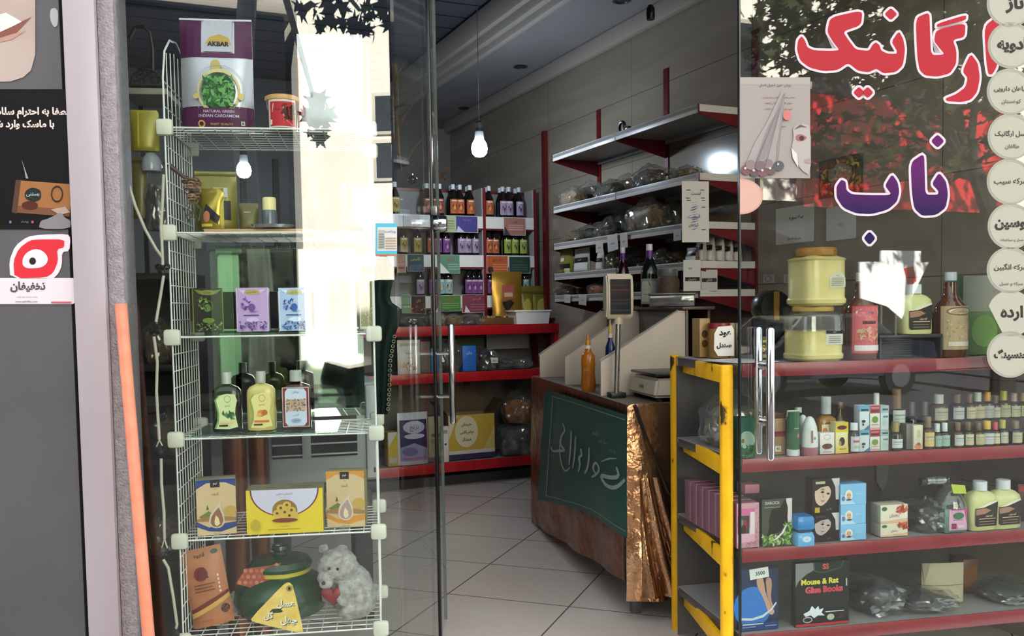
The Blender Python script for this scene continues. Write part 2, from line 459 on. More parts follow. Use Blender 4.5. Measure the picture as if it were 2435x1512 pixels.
# stepped cornice along the inner edge of the band, and a cove where band and wall meet
g = G()
for dx, z0, z1 in ((0, 3.135, 3.20), (.045, 3.18, 3.26), (.085, 3.24, 3.40)):
    p, q = Vector((*off(K, SO+dx), 0)), Vector((*off(FR, SO+dx), 0)); d = q-p
    g.box((p+q)/2+wn*.025+Vector((0, 0, (z0+z1)/2)), (d.length, .05, z1-z0), m_corn, rz=math.atan2(d.y, d.x), bev=.008)
struct(g.link('trim_1', world=Vector((*off(K, SO), 3.135))))
g = G(); p, q = Vector((*off(K, .03), 0)), Vector((*off(FR, .03), 0)); d = q-p
g.box((p+q)/2+Vector((0, 0, 3.09)), (d.length, .06, .12), M('#a39a8e', .6), rz=math.atan2(d.y, d.x), bev=.02)
struct(g.link('trim_2', world=Vector((*off(K, .03), 3.03))))
# recessed spotlights in the band, unlit
for k, (u, v) in enumerate(((1103, 257), (1238, 158), (1478, 1))):
    p = hz(u, v, 3.15)
    t = thing('ceiling_spotlight', 'unlit recessed spotlight in the plaster ceiling band, ' + ('farthest from the street', 'between the other two', 'nearest the street')[k], 'spotlight', p, 0, 'recessed spotlights in the ceiling band')
    G().lathe([(.052, 0), (.055, -.006), (.04, -.008), (.036, -.002)], M('#55565a', .35, .8), 24).link('rim', t)
    G().lathe([(.0, -.001), (.03, -.004), (.034, 0)], M('#15161a', .2), 16).link('lamp_face', t)
# ---------------------------------------------------------------- front: pilaster, window, two door leaves
m_grey = mat_noise('grey_panel', ['#444449', '#4e4e53'], (3, 3, 3), .55)
m_white = mat_noise('column_paint', ['#989097', '#a29aa0'], (6, 6, 2), .45)
m_tex = mat_noise('column_texture', ['#7d767b', '#968f94'], (60, 60, 60), .5, bump=.6, bscale=160)
def sF(u, d=0.0):                      # distance along the front plane for a photo column
    p = hv(u, 756, shift(FAC, d)); return (p.x-FAC[0])*cos(FA)+(p.y-FAC[1])*sin(FA)
def front_box(s0, s1, z0, z1, d0, d1, m, name, bev=0.0):
    g = G(); g.box(((s0+s1)/2, (d0+d1)/2, (z0+z1)/2), (s1-s0, abs(d1-d0), z1-z0), m, bev=bev)
    return struct(g.link(name, loc=(FAC[0], FAC[1], 0), rz=FA, smooth=.5 if bev else 0))
front_box(-3.2, sF(176), -.3, 3.6, -.02, .2, m_grey, 'wall_front')
front_box(sF(178, -.05), sF(254, -.05), -.3, 3.6, -.05, .15, m_white, 'trim_3', .004)
front_box(sF(258, -.03), sF(299, -.03), -.3, 3.6, -.03, .13, m_tex, 'trim_4', .008)
front_box(sF(253, -.02), sF(260, -.02), -.3, 3.6, -.02, .1, M('#0e0d0e', .9), 'trim_5')
S_HINGE, S_MEET, S_END = sF(945), sF(1757), 2.49
front_box(sF(300), S_END+.3, 2.95, 3.6, -.1, .15, M('#4a4542', .7), 'wall_lintel')
front_box(S_END-.05, S_END+3, -.3, 3.6, -.05, .2, M('#4a4542', .7), 'wall_front_right')
front_box(-5, 6, 3.6, 11.6, -.1, 7.5, mat_noise('sun_block_render', ['#8f887c', '#a29a8d'], (1, 1, 1), .8), 'wall_sun_block')  # unseen upper block, added and sized to keep sun off shop and street
m_pane = mat_glass('shop_glass', (.93, .965, .95), .05)
front_box(sF(299), S_HINGE-.006, .02, 2.95, -.005, .005, m_pane, 'window_1')
# left leaf stands open into the shop
hp = along(FAC, S_HINGE); fe = hy(1046, 756, 3.66); dl = fe-hp; LA = math.atan2(dl.y, dl.x); LL = math.hypot(dl.x, dl.y)
d1 = thing('door_1', None, None, (hp.x, hp.y, 0), LA); struct(d1, 'left glass door leaf standing open into the shop')
G().box((LL/2+.01, 0, 1.46), (LL-.03, .01, 2.86), mat_glass('door_glass', (.93, .965, .95), .04, gain=.3)).link('glass_pane', d1, smooth=0)
SX = .765*LL                            # where the dark strip and the pull stand
G().box((SX, -.007, 1.46), (.03, .012, 2.86), M('#08080a', .25), bev=.003).link('dark_strip', d1)
G().box((LL-.003, 0, 1.46), (.005, .012, 2.86), M('#5a6460', .2)).link('edge_strip', d1, smooth=0)
G().box((.06, 0, .06), (.1, .03, .05), M('#9a9a9c', .3, .9), bev=.003).link('bottom_hinge', d1)
m_chrome = M('#c9cbd0', .12, 1.0)
def pull(parent, x, y0, sgn, z0, z1, r=.0115, so=.07):
    g = G(); g.lathe([(0, z0), (r*.7, z0+.002), (r, z0+.008), (r, z1-.008), (r*.7, z1-.002), (0, z1)], m_chrome, 16, (x, y0+sgn*so, 0))
    h = g.link('pull_handle', parent)
    G2 = G()
    for z in (z0+(z1-z0)*.28, z0+(z1-z0)*.71):
        G2.tube([(x, y0, z), (x, y0+sgn*so, z)], .007, m_chrome, 10); G2.lathe([(0, 0), (.015, 0), (.015, .006), (0, .006)], m_chrome, 14, (x, y0+sgn*.003, z), R=Matrix.Rotation(-sgn*pi/2, 3, 'X'))
    G2.link('standoff', h)
hyY = hp.y+SX*sin(LA)
zt, zb = hy(1072, 770, hyY).z, hy(1075, 1008, hyY).z
hso = (hy(1075, 890, hyY).x-(hp.x+SX*cos(LA)))
pull(d1, SX, 0, -1, zb, zt, .0125, hso)
lk = hy(1040, 532, hyY)
g = G(); R90 = Matrix.Rotation(pi/2, 3, 'X')
g.lathe([(0, 0), (.03, 0), (.032, .004), (.032, .04), (.028, .05), (0, .052)], m_chrome, 24, (SX, -.012, lk.z), R=R90)
g.box((SX-.02, -.02, lk.z+.045), (.05, .025, .035), M('#6f7274', .3, .8), bev=.004); g.link('lock', d1)
# right leaf closed
d2 = thing('door_2', None, None, (FAC[0], FAC[1], 0), FA); struct(d2, 'right glass door leaf, closed, with stickers and lettering on it')
G().box(((S_MEET+S_END-.06)/2, 0, 1.46), (S_END-.06-S_MEET, .01, 2.86), m_pane).link('glass_pane', d2, smooth=0)
G().box((S_MEET+.002, 0, 1.46), (.005, .012, 2.86), M('#1c2422', .15)).link('edge_strip', d2, smooth=0)
zt, zb = hv(1831, 778, shift(FAC, -.06)).z, hv(1834, 1095, shift(FAC, -.06)).z
pull(d2, sF(1832, -.06), 0, -1, zb, zt, .0125, .06)
pull(d2, sF(1804, .06), 0, 1, zb, zt, .0125, .06)
# ================================================================ the street the panes mirror
m_pave = mat_tiles('pavement_stone', '#5f5a55', '#716c66', '#33302d', (.4, .4), RAD(45), (0, 0), .012, .7, (2, 2, 2))
g = G(); g.box((0, 0, -.05), (14, 5.4, .1), m_pave); struct(g.link('ground_pavement', loc=(1, -.35, -.15), smooth=0))
g = G(); g.box((0, 0, -.05), (60, 14, .1), mat_noise('asphalt', ['#2c2b2f', '#3a393d'], (8, 8, 8), .85)); struct(g.link('ground_road', loc=(6, -9.6, -.25), smooth=0))
g = G(); g.box((0, 0, -.05), (60, 3, .1), M('#55514c', .8)); struct(g.link('ground_pavement_far', loc=(6, -11.6, -.13), smooth=0))
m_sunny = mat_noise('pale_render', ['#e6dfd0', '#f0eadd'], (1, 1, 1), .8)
m_dim = mat_noise('shade_dark_walls', ['#0e0c0b', '#171412'], (1, 1, 1), .8, spec=.04)  # near-black colour stands in for the shade on this house
def window_on(parent, x, z, w, h, y=0.0, m='#23272c', fr='#b9b2a4'):
    G().box((x, y+.02, z+h/2), (w+.16, .1, h+.16), M(fr, .6), bev=.01).link('window_frame', parent)
    c = parent.children[-1]; G().box((x, y-.04, z+h/2), (w, .02, h), M(m, .15)).link('window_pane', c)
def building(name, label, x0, x1, y, z1, m, depth=6, wins=(), rz=0.0):
    t = thing(name, label, 'building', (x0, y, -.15), rz)
    G().box(((x1-x0)/2, -depth/2, (z1+.15)/2), (x1-x0, depth, z1+.15), m).link('walls', t, smooth=0)
    G().box(((x1-x0)/2, -depth/2, z1+.25), (x1-x0+.3, depth+.3, .2), M('#9a9386', .8), bev=.02).link('parapet', t)
    return t
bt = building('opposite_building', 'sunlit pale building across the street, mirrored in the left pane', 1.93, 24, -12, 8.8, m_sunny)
for x in (4.6, 7.2, 9.8, 12.4, 15.0):
    for z in (3.7, 6.3):
        G().box((x, .02, z+.75), (1.3, .1, 1.65), M('#a79e8d', .7), bev=.01).link('window_frame', bt)
        G().box((x, .08, z+.75), (1.1, .02, 1.45), M('#23282e', .12)).link('window_pane', bt)
g = G(); g.box((15.5, .05, 1.9), (12.5, .12, 3.9), M('#141315', .6, 0, .1)); g.link('shaded_shopfront', bt)  # shade on the lower front is put into its dark colour
bay = thing('side_building', 'sunlit pale side wall with slanting windows, mirrored near the pane edge', 'building', (3.05, -10.6, -.15), RAD(-62))
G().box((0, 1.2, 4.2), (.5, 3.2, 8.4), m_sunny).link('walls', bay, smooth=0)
for k, z in enumerate((4.05, 4.85)):
    G().box((-.26, .28, z), (.06, .62, .72), M('#cfc8b8', .7), bev=.01).link('window_frame', bay)
    G().box((-.30, .28, z), (.02, .5, .58), M('#2a2f35', .3)).link('window_pane', bay)
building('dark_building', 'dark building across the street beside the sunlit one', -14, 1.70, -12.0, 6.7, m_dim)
# red banner and white sign on the shopfronts over the road
bn = thing('shop_banner', 'large red banner across the street mirrored in the right pane', 'banner', (16.6, -11.62, 3.55))
G().box((0, 0, 1.3), (6.6, .06, 2.6), M('#c4202a', .5)).link('banner_sheet', bn); G().box((0, 0, 2.63), (6.7, .1, .08), M('#3a3a3c', .4)).link('banner_rail', bn)
sg = thing('street_sign', 'white sign cut to its sunlit patch, with red writing, mirrored in the right pane', 'sign', (15.6, -11.2, -.08))
G().prism([(-1.05, 2.35), (-.4, 2.35), (-.4, 2.62), (.85, 2.62), (.85, 2.35), (1.1, 2.35), (.25, 1.0), (-.2, 1.3), (-1.0, 1.5)], .0, -.05, M('#f2f2f0', .5)).link('sunlit_sign_part', sg)  # outline follows the sunlit patch; its slanted cut is a shadow edge
G().prism([(.3, 2.2), (.6, 2.25), (.7, 1.9), (.45, 1.75)], .01, .0, M('#d01f2c', .5)).link('sign_writing', sg)
for x in (-.35, .1): G().tube([(x, -.04, 0), (x, -.04, 1.5)], .03, M('#6a6a6a', .4, .6), 8).link('sign_post', sg)
# pale green block added so a strip mirrors behind the tea boxes
ub = thing('reflection_block', 'dark block added across the street, hiding the bright building near the pane edge', 'cabinet', (1.75, -5.0, -.25))  # dark block added to keep the bright building out of the pane
G().box((0, 0, .95), (.50, .4, 1.9), M('#10211b', .5), bev=.02).link('block_body', ub); G().box((0, .205, .95), (.42, .01, 1.7), M('#162c24', .45), bev=.004).link('block_face', ub)
ks = thing('mirror_strip_block', 'pale green block added in the shade across the street to mirror as a strip', 'kiosk', (.10, -7.6, -.15))
G().box((0, -.3, 1.15), (.26, .4, 2.3), M('#a9c795', .6), bev=.02).link('strip_body', ks); G().box((0, -.3, 2.36), (.34, .46, .1), M('#6d7f62', .6), bev=.02).link('strip_top', ks)
# ---------------------------------------------------------------- trees
m_leafs = [mat_noise('leaf_green', ['#161c0c', '#242c15'], (3, 3, 3), .7, spec=.15), M('#2c3314', .7, 0, .15)]
m_bark = mat_noise('bark', ['#5a5348', '#8b8577'], (6, 6, 1.5), .85, bump=.4)
LEAF = [(0, -.5), (.12, -.18), (.5, -.3), (.3, 0), (.62, .22), (.25, .25), (0, .75), (-.25, .25), (-.62, .22), (-.3, 0), (-.5, -.3), (-.12, -.18)]
m_bark2 = mat_noise('dark_bark', ['#1d1b18', '#2c2925'], (6, 6, 1.5), .85, bump=.4)
def tree(label, base, trunk, crowns, size, r=.16, m_bark=m_bark):
    t = thing('street_tree', label, 'tree', base, 0, None)
    b0 = Vector(base); g = G(); g.tube([Vector(p)-b0 for p in trunk], r, m_bark, 10, r2=r*.55)
    top = Vector(trunk[-1])
    for c, rad, n in crowns:
        c = Vector(c); g.tube([top-b0-Vector((0, 0, .4)), (top+c)/2-b0+Vector((0, 0, .15)), c-b0], r*.4, m_bark, 6, r2=.02)
    g.link('trunk', t)
    g = G()
    for c, rad, n in crowns:
        c = Vector(c)
        for k in range(n):
            while True:
                p = Vector((random.uniform(-1, 1), random.uniform(-1, 1), random.uniform(-1, 1)))
                if p.length < 1: break
            p = Vector((p.x*rad[0], p.y*rad[1], p.z*rad[2])); s = size*random.uniform(.6, 1.2)
            R = Matrix.Rotation(random.uniform(0, 2*pi), 3, 'Z') @ Matrix.Rotation(random.uniform(.2, 1.5), 3, 'X') @ Matrix.Rotation(random.uniform(0, 2*pi), 3, 'Z')
            g.face([c-b0+p+R @ Vector((x*s, y*s, .15*s*abs(x))) for x, y in LEAF], m_leafs[k % 2])
    g.link('foliage', t, smooth=0)
    return t
tree('plane tree with a pale trunk on the pavement opposite the left window', (.15, -5, -.25), [(.15, -5, -.25), (.2, -5, 1.5), (.12, -5.1, 3.6), (.3, -5, 5.6)],
     [((1.25, -4.3, 4.42), (.62, .5, .26), 80), ((.86, -4.6, 3.35), (.16, .2, .24), 26), ((-1.6, -5.2, 7.4), (1.2, 1, .8), 160)], .2)
tree('leafy street tree shading the red banner', (12.3, -5.6, -.25), [(12.3, -5.6, -.25), (12.2, -5.5, 2), (11.2, -5.4, 3.7)],
     [((9.4, -5.2, 5.35), (2.4, 1.3, .95), 1000), ((9.9, -5.2, 3.9), (2.0, 1.0, .8), 260), ((11.5, -5.4, 5.0), (1.2, 1.1, .9), 380), ((7.6, -5.2, 5.0), (1.0, 1.0, .7), 130), ((10.4, -5.4, 6.4), (2.4, 1.4, 1.2), 800), ((8.6, -5.1, 3.3), (.9, .8, .3), 90)], .22, .2, m_bark2)
tree('tall unseen tree added farther along to dapple the red banner with shade', (14.6, -6.4, -.25), [(14.6, -6.4, -.25), (14.5, -6.4, 3), (14.7, -6.4, 6.5)],
     [((14.4, -6.2, 8.6), (3.0, 1.6, 2.4), 900), ((12.4, -6.0, 9.4), (2.0, 1.4, 1.6), 420)], .3, .2, m_bark2)  # crowns out of view, added to throw dappled shade on the banner
# ---------------------------------------------------------------- parked cars
def car(label, loc, rz, body, base=None):
    t = thing('parked_car', label, 'car', loc, rz)
    side = [(-2.1, .35), (-2.12, .62), (-2.0, .78), (-1.15, .88), (-.55, 1.36), (.75, 1.40), (1.45, .95), (2.05, .88), (2.12, .6), (2.08, .33)]
    g = G(); i = g.mi(M(body, .25, .3, coat=.6)); n = len(side); rows = []
    for y, k in ((-.82, 0), (-.86, 0), (-.70, 1), (.70, 1), (.86, 0), (.82, 0)):
        pass
    L = [g.bm.verts.new((x, -.84 if z < .9 else -.66, z)) for x, z in side]; Rr = [g.bm.verts.new((x, .84 if z < .9 else .66, z)) for x, z in side]
    g.bm.faces.new(L).material_index = i; g.bm.faces.new(Rr[::-1]).material_index = i
    for k in range(n): g.bm.faces.new([L[k], Rr[k], Rr[(k+1) % n], L[(k+1) % n]][::-1]).material_index = i
    b = g.link('body', t, smooth=.4)
    mg = M('#20262c', .05)
    for s in (-1, 1):
        f = lambda x, y, z, s=s: Vector((x, s*(.845-.18*max(0, (z-.9)/.46)+.006), z))
        G().prism([(-.95, .93), (-.5, 1.3), (.08, 1.32), (.08, .93)], 0, .002, mg, f).link('side_window', t)
        G().prism([(.14, .93), (.14, 1.32), (.7, 1.33), (1.25, .96)], 0, .002, mg, f).link('side_window', t)
        for x in (-1.35, 1.3):
            g = G(); Rx = Matrix.Rotation(-s*pi/2, 3, 'X'); g.lathe([(0, 0), (.2, 0), (.31, .02), (.33, .1), (.33, .2), (0, .2)], M('#101012', .8), 24, (x, s*.66, .33), R=Rx)
            w = g.link('wheel', t); g = G(); g.lathe([(0, 0), (.19, 0), (.2, .012), (0, .014)], M('#9c9ea2', .3, .9), 20, (x, s*.862, .33), R=Rx); g.link('hub_cap', w)
    for sx, m in ((-1, mg), (1, mg)):
        g = G()
        if sx < 0: g.face([(-1.13, -.64, .905), (-1.13, .64, .905), (-.58, .58, 1.35), (-.58, -.58, 1.35)], m)
        else: g.face([(1.43, .64, .965), (1.43, -.64, .965), (.78, -.58, 1.39), (.78, .58, 1.39)], m)
        for v in g.bm.verts: v.co += Vector((sx*.01, 0, .008))
        g.link('windscreen', t)
    return t
car('dark grey car parked across from the right window', (9.6, -7.3, -.25), 0.03, '#2b2f36')
car('black car parked opposite the left window', (3.35, -6.2, -.25), pi+.02, '#15171a')
# ================================================================ builders for goods
from mathutils import noise as NZ
def place(pl, u0, u1, vt, z):
    """base point, width and height of a thing that stands at height z on an upright plane and shows between photo columns u0..u1, top row vt"""
    um = (u0+u1)/2; v = 735.0
    for _ in range(5): p = hv(um, v, pl); v += (p.z-z)*FOC/p.y
    p = hv(um, v, pl); p.z = z
    return p, (hv(u1, v, pl)-hv(u0, v, pl)).length, hv(um, vt, pl).z-z
def fuse(g, name, voxel, parent=None, loc=(0, 0, 0), rz=0.0, smooth_it=4, fur=0.0, fs=60, world=None, m=None):
    """melts overlapping solids of g into one skin"""
    o = g.link('tmp', smooth=0)
    md = o.modifiers.new('r', 'REMESH'); md.mode = 'VOXEL'; md.voxel_size = voxel
    ms = o.modifiers.new('s', 'SMOOTH'); ms.iterations = smooth_it; ms.factor = .5
    dg = bpy.context.evaluated_depsgraph_get(); me = bpy.data.meshes.new_from_object(o.evaluated_get(dg))
    mats = list(o.data.materials); bpy.data.objects.remove(o)
    if fur:
        for v in me.vertices: v.co += v.normal*fur*(NZ.noise(v.co*fs)+.6*random.uniform(-1, 1))
    me.materials.clear(); me.materials.append(m or mats[0])
    for p in me.polygons: p.material_index = 0
    me.polygons.foreach_set('use_smooth', [True]*len(me.polygons)); me.name = name
    r = bpy.data.objects.new(name, me); COL.objects.link(r); r.location = loc; r.rotation_euler = (0, 0, rz)
    if parent is not None: r.parent = parent
    return r
def pouch_shape(w, d, h, seal, wr, seed):
    def f(x, z, e=0.0, side=-1):
        a = max(0.0, 1-abs(2*x/w)**2.6)**.7; b = (1-max(0.0, min(1.0, z/(h*(1-seal))))**2.2)**.8 if z < h*(1-seal) else 0.0
        b = b*.85+.15*(1 if z < h*(1-seal) else 0)*(1-z/h)
        y = d/2*a*b*(.55+.45*min(1, z/(h*.12)+.35))+.0012+wr*NZ.noise(Vector((x*14+seed, z*11, side*3.1)))*a
        return Vector((x, side*(y+e), z))
    return f
def pouch(name, label, cat, P, rz, w, d, h, m, items=(), group=None, seal=.1, wr=.003, lean=0.0, parts=('printed_front',), zip=None):
    g = G(); f = pouch_shape(w, d, h, seal, wr, random.random()*9); nx, nz = 12, 16; i = g.mi(m); grid = {}
    for sd in (-1, 1):
        for a in range(nx+1):
            for b in range(nz+1):
                p = f((a/nx-.5)*w, b/nz*h, 0, sd)
                if sd == 1 and (a in (0, nx) or b == nz): grid[sd, a, b] = grid[-1, a, b]; continue
                grid[sd, a, b] = g.bm.verts.new(p)
        for a in range(nx):
            for b in range(nz):
                q = [grid[sd, a, b], grid[sd, a+1, b], grid[sd, a+1, b+1], grid[sd, a, b+1]]
                try: g.bm.faces.new(q if sd < 0 else q[::-1]).material_index = i
                except ValueError: pass
    lo = [grid[-1, a, 0] for a in range(nx+1)]+[grid[1, a, 0] for a in range(nx-1, 0, -1)]
    try: g.bm.faces.new(lo[::-1]).material_index = i
    except ValueError: pass
    o = g.link(name, loc=P, rz=rz, smooth=1.0); tag(o, label, cat, group); o.rotation_euler = (-lean, 0, rz)
    if items:
        G2 = G(); art(G2, items, lambda x, z, e: f(x-w/2, z, e+.0022), w, h, eps=.0007, rough=.4, zdiv=16); G2.link(parts[0], o, smooth=0)
    return o
def bottle(name, label, cat, P, rz, w, h, prof, m, cap=None, lab=None, sy=1.0, sq=0, group=None, seg=20, capname='cap'):
    """prof: (radius as part of half width, height as part of h); cap: (radius, z0, z1, material); lab: (z0, z1, half angle, items, base colour)"""
    R = w/2; g = G(); g.lathe([(r*R, z*h) for r, z in prof], m, seg, sy=sy, sq=sq)
    o = g.link(name, loc=P, rz=rz, smooth=.9); tag(o, label, cat, group)
    if cap:
        r, z0, z1, mm = cap[:4]; g = G(); g.lathe([(0, z0*h), (r*R, z0*h), (r*R, z1*h-.002), (r*R*.9, z1*h), (0, z1*h)], mm, 16); g.link(capname, o)
    if lab:
        z0, z1, ha, items, base = lab; g = G(); wd = 2*ha*R if not sy < 1 else 2*ha*R
        def f(x, z, e):
            if sy < 1 or sq: return Vector((x-wd/2, -R*sy*(1 if sq else math.sqrt(max(0, 1-((x-wd/2)/R)**2)))-e-.0006, z0*h+z))
            a = (x-wd/2)/R; rr = R+e+.0006; return Vector((sin(a)*rr, -cos(a)*rr, z0*h+z))
        art(g, ([('r', 0, 0, 1, 1, base)] if base else [])+list(items), f, wd, (z1-z0)*h, eps=.0003); g.link('label', o, smooth=0)
    return o
m_wire = M('#dcded8', .35, .0); m_conn = M('#cfcfc0', .5); m_sheet = mat_glass('shelf_glass', (.80, .92, .86), .06)
m_mirror = M('#c3d6c9', .02, 1.0)
# ================================================================ the white wire rack behind the left pane
RK = (-.40, 2.66, RAD(8)); RKA = RAD(8)
RP = hv(410, 803, RK); RW_ = (hv(889, 803, RK)-RP).length; RD = .35
LZ = [1.826, 1.531, 1.234, .941, .646, .353]
rack = thing('wire_rack', 'white wire grid rack with five tiers behind the left window pane', 'rack', (RP.x, RP.y, 0), RKA)
def wire_grid(name, f, nx, nz, r=.0017, rf=.0028):
    g = G()
    for a in range(nx+1): g.tube([f(a/nx, 0), f(a/nx, 1)], rf if a in (0, nx) else r, m_wire, 5)
    for b in range(nz+1): g.tube([f(0, b/nz), f(1, b/nz)], rf if b in (0, nz) else r, m_wire, 5)
    return g.link(name, rack)
for z0, z1 in zip(LZ[1:], LZ): 
    for x in (0, RW_): wire_grid('side_panel', lambda a, b, x=x, z0=z0, z1=z1: Vector((x, a*RD, z0+b*(z1-z0))), 10, 6)
for z in LZ: wire_grid('wire_shelf', lambda a, b, z=z: Vector((a*RW_, b*RD, z)), 13, 9)
for x in (0, RW_):
    g = G(); arch = [(0, 0), (0, .14), (.03, .22), (.10, .27), (.18, .285), (.26, .27), (.32, .22), (.35, .14), (.35, 0)]
    g.tube([(x, a, LZ[0]+b) for a, b in arch], .003, m_wire, 6)
    for a in (.05, .1, .15, .2, .25, .3): g.tube([(x, a, LZ[0]), (x, a, LZ[0]+.25-.4*abs(a-.175)*.6)], .0017, m_wire, 5)
    for b in (.06, .13): g.tube([(x, 0, LZ[0]+b), (x, .35, LZ[0]+b)], .0017, m_wire, 5)
    g.link('arch_panel', rack)
for z in LZ[:-1]+[LZ[-1]]:
    for x in (0, RW_):
        for y in (0, RD):
            g = G(); g.box((x, y-(.004 if y == 0 else -.004), z), (.047, .02, .047), m_conn, bev=.009); g.link('corner_clip', rack)
            if y == 0: G().box((x, .012, z), (.03, .024, .03), M('#b9b9aa', .5), bev=.005).link('clip_back', rack.children[-1])
G().box((.20+.06, .10, LZ[1]+.008), (.34, .13, .011), mat_noise('pine_board', ['#a98358', '#c39c70'], (3, 40, 40), .6), bev=.001).link('wooden_board', rack)
G().box((.275, .17, LZ[2]+.006), (.50, .30, .006), m_sheet).link('glass_shelf', rack, smooth=0)
G().box((.245, .15, LZ[3]+.006), (.42, .26, .006), m_sheet).link('glass_shelf', rack, smooth=0)
G().box((.30, .335, (LZ[3]+LZ[1])/2+.0), (.46, .005, LZ[1]-LZ[3]-.03), m_mirror, rz=RAD(3.3)).link('mirror_back', rack, smooth=0)
def rk(u0, u1, vt, lv, d=.05, dz=.004): return place(shift(RK, d), u0, u1, vt, LZ[lv]+dz)
# --- top tier
P, w, h = rk(437, 607, 47, 0, .10)
pouch('spice_pouch', 'purple and silver foil pouch of green cardamom on the rack top', 'pouch', P, RKA, w, .07, h, M('#b9bac6', .33, .35), [
    ('r', .0, .655, .3, .985, '#4a1743'), ('r', .76, .655, 1.0, .985, '#4a1743'), ('r', .3, .655, .76, .69, '#5a2050'), ('r', 0, .02, 1, .215, '#4d1a46'), ('r', 0, .985, 1, 1, '#cfd0d8'),
    ('p', [(.33, .70), (.73, .70), (.73, .985), (.33, .985)], '#b5b5c2'), ('p', [(.36, .77), (.42, .83), (.5, .8), (.55, .86), (.6, .8), (.68, .83), (.72, .77)], '#b79b4e'), ('tb', 'AKBAR', .54, .77, .3, .05, '#26242a'),
    ('e', .5, .57, .07, .06, '#b9a566'), ('ring', .54, .345, .30, .20, .03, '#c9bd83'), ('ring', .54, .345, .36, .235, .006, '#a8a6ae'), ('e', .54, .345, .235, .16, '#1f4a27'),
    ('s', 120, .34, .22, .74, .47, .05, ('#4f8a4b', '#2f6a38', '#6aa35e', '#205028')), ('e', .23, .3, .045, .022, '#c9b56a'), ('e', .84, .3, .04, .03, '#c9b56a'),
    ('r', 0, .02, 1, .195, '#4d1a46'), ('t', 'NATURAL GREEN', .54, .165, .42, .03, '#b9a9c0'), ('t', 'INDIAN CARDAMOM', .54, .125, .55, .03, '#b9a9c0'), ('e', .3, .055, .05, .03, '#d6a84a'), ('e', .3, .055, .03, .018, '#4d1a46'), ('t', 'FINEST QUALITY', .58, .05, .4, .022, '#c7a85a'), ('r', .84, .045, .89, .08, '#d8d3dc'), ('r', .853, .053, .877, .072, '#2f6a38')], seal=.04, wr=.004)
P, w, h = rk(632, 714, 228, 0, .06)
t = thing('date_tub', 'clear plastic tub of dates with orange lid and red label', 'tub', P, RKA+.08)
G().lathe([(0, 0), (w*.42, 0), (w*.48, h*.84), (0, h*.84)], M('#5b5148', .2), 24).link('tub_body', t)
G().lathe([(0, h*.82), (w*.50, h*.82), (w*.51, h*.86), (w*.50, h*.94), (w*.44, h*.97), (0, h*.97)], M('#c79a5e', .4), 28).link('lid', t)
g = G(); art(g, [('r', 0, 0, 1, 1, '#cfc6c0'), ('r', .08, .05, .95, .92, '#b32631'), ('p', [(.15, .55), (.55, .4), (.55, .75), (.2, .85)], '#d9d0ca'), ('t', 'خرما', .35, .65, .3, .12, '#45332f'), ('s', 22, .5, .3, .9, .8, .13, ('#3b1a17', '#5a2420', '#23100f')), ('p', [(.1, .1), (.85, .08), (.6, .3), (.1, .28)], '#d6bdb8')], lambda x, z, e: Vector((sin((x-w*.42)/(w*.47))*(w*.485+e), -cos((x-w*.42)/(w*.47))*(w*.485+e), h*.03+z)), w*.84, h*.78, eps=.0004); g.link('label', t, smooth=0)
P, w, h = rk(712, 868, 82, 0, .06)
pouch('white_foil_bag', 'tall white foil bag with red edge stripe beside the tub', 'bag', P, RKA-.05, w, .07, h, M('#d9dadc', .3, .2), [('r', .0, .05, .05, .75, '#b33a48'), ('r', .05, .15, .1, .5, '#e3b9bf'), ('r', .1, .84, .95, .90, '#9ea3aa'), ('s', 14, .2, .3, .8, .7, .05, ('#c9ccd0', '#b4bac2'))], seal=.07, wr=.006)
# --- second tier
m_olive = M('#77722a', .34, .15); m_oliveD = M('#57531f', .4, .1)
P, w, h = rk(468, 566, 408, 1, .14, .016)
pouch('spice_pouch', 'olive gold pouch with dark window and white sticker on second tier', 'pouch', P, RKA+.1, w, .05, h, m_olive, [('r', .3, .18, .85, .5, '#23232b'), ('r', .45, .56, .78, .72, '#b9bdb9'), ('r', .5, .6, .7, .66, '#8f9592'), ('r', 0, .93, 1, .96, '#5e5a20')])
P, w, h = rk(478, 536, 448, 1, .07, .016)
pouch('spice_pouch', 'small shiny gold pouch in front of the olive pouch', 'pouch', P, RKA-.2, w, .04, h, M('#a8953a', .2, .55), [('p', [(.2, .4), (.8, .1), (.9, .3), (.3, .62)], '#22202a'), ('e', .35, .3, .15, .14, '#b8735a'), ('r', .1, .05, .6, .12, '#d2bf55')], wr=.007)
P, w, h = rk(570, 616, 483, 1, .12, .016)
pouch('spice_pouch', 'low brown olive pouch beside the large olive pouch', 'pouch', P, RKA+.05, w, .035, h, m_oliveD, [('r', .25, .62, .6, .68, '#8a8a80')])
P, w, h = rk(624, 660, 470, 1, .10, .016)
t = thing('jam_jar', 'small glass jar with pale yellow lid on the second tier', 'jar', P, RKA)
G().lathe([(0, 0), (w*.46, 0), (w*.5, .01), (w*.5, h*.55), (w*.44, h*.62), (0, h*.62)], M('#59646c', .1), 20).link('jar_body', t)
G().lathe([(0, h*.58), (w*.45, h*.58), (w*.45, h*.96), (w*.4, h), (0, h)], M('#e6d9a0', .4), 20).link('lid', t)
P, w, h = rk(585, 700, 529, 1, .05, .016)
g = G(); g.lathe([(0, .001), (w*.42, .001), (w*.5, .009), (w*.51, .010), (w*.43, .003), (0, .003)], M('#b9bcbc', .2, .8), 32, sy=.6); tag(g.link('metal_tray', loc=P, rz=RKA), 'shallow silver tray on the wooden board', 'tray')
pm = hv(747, 378, shift(RK, .03)); 
P, w, h = place(shift(RK, .03), 726, 770, 380, hv(747, 514, shift(RK, .03)).z)
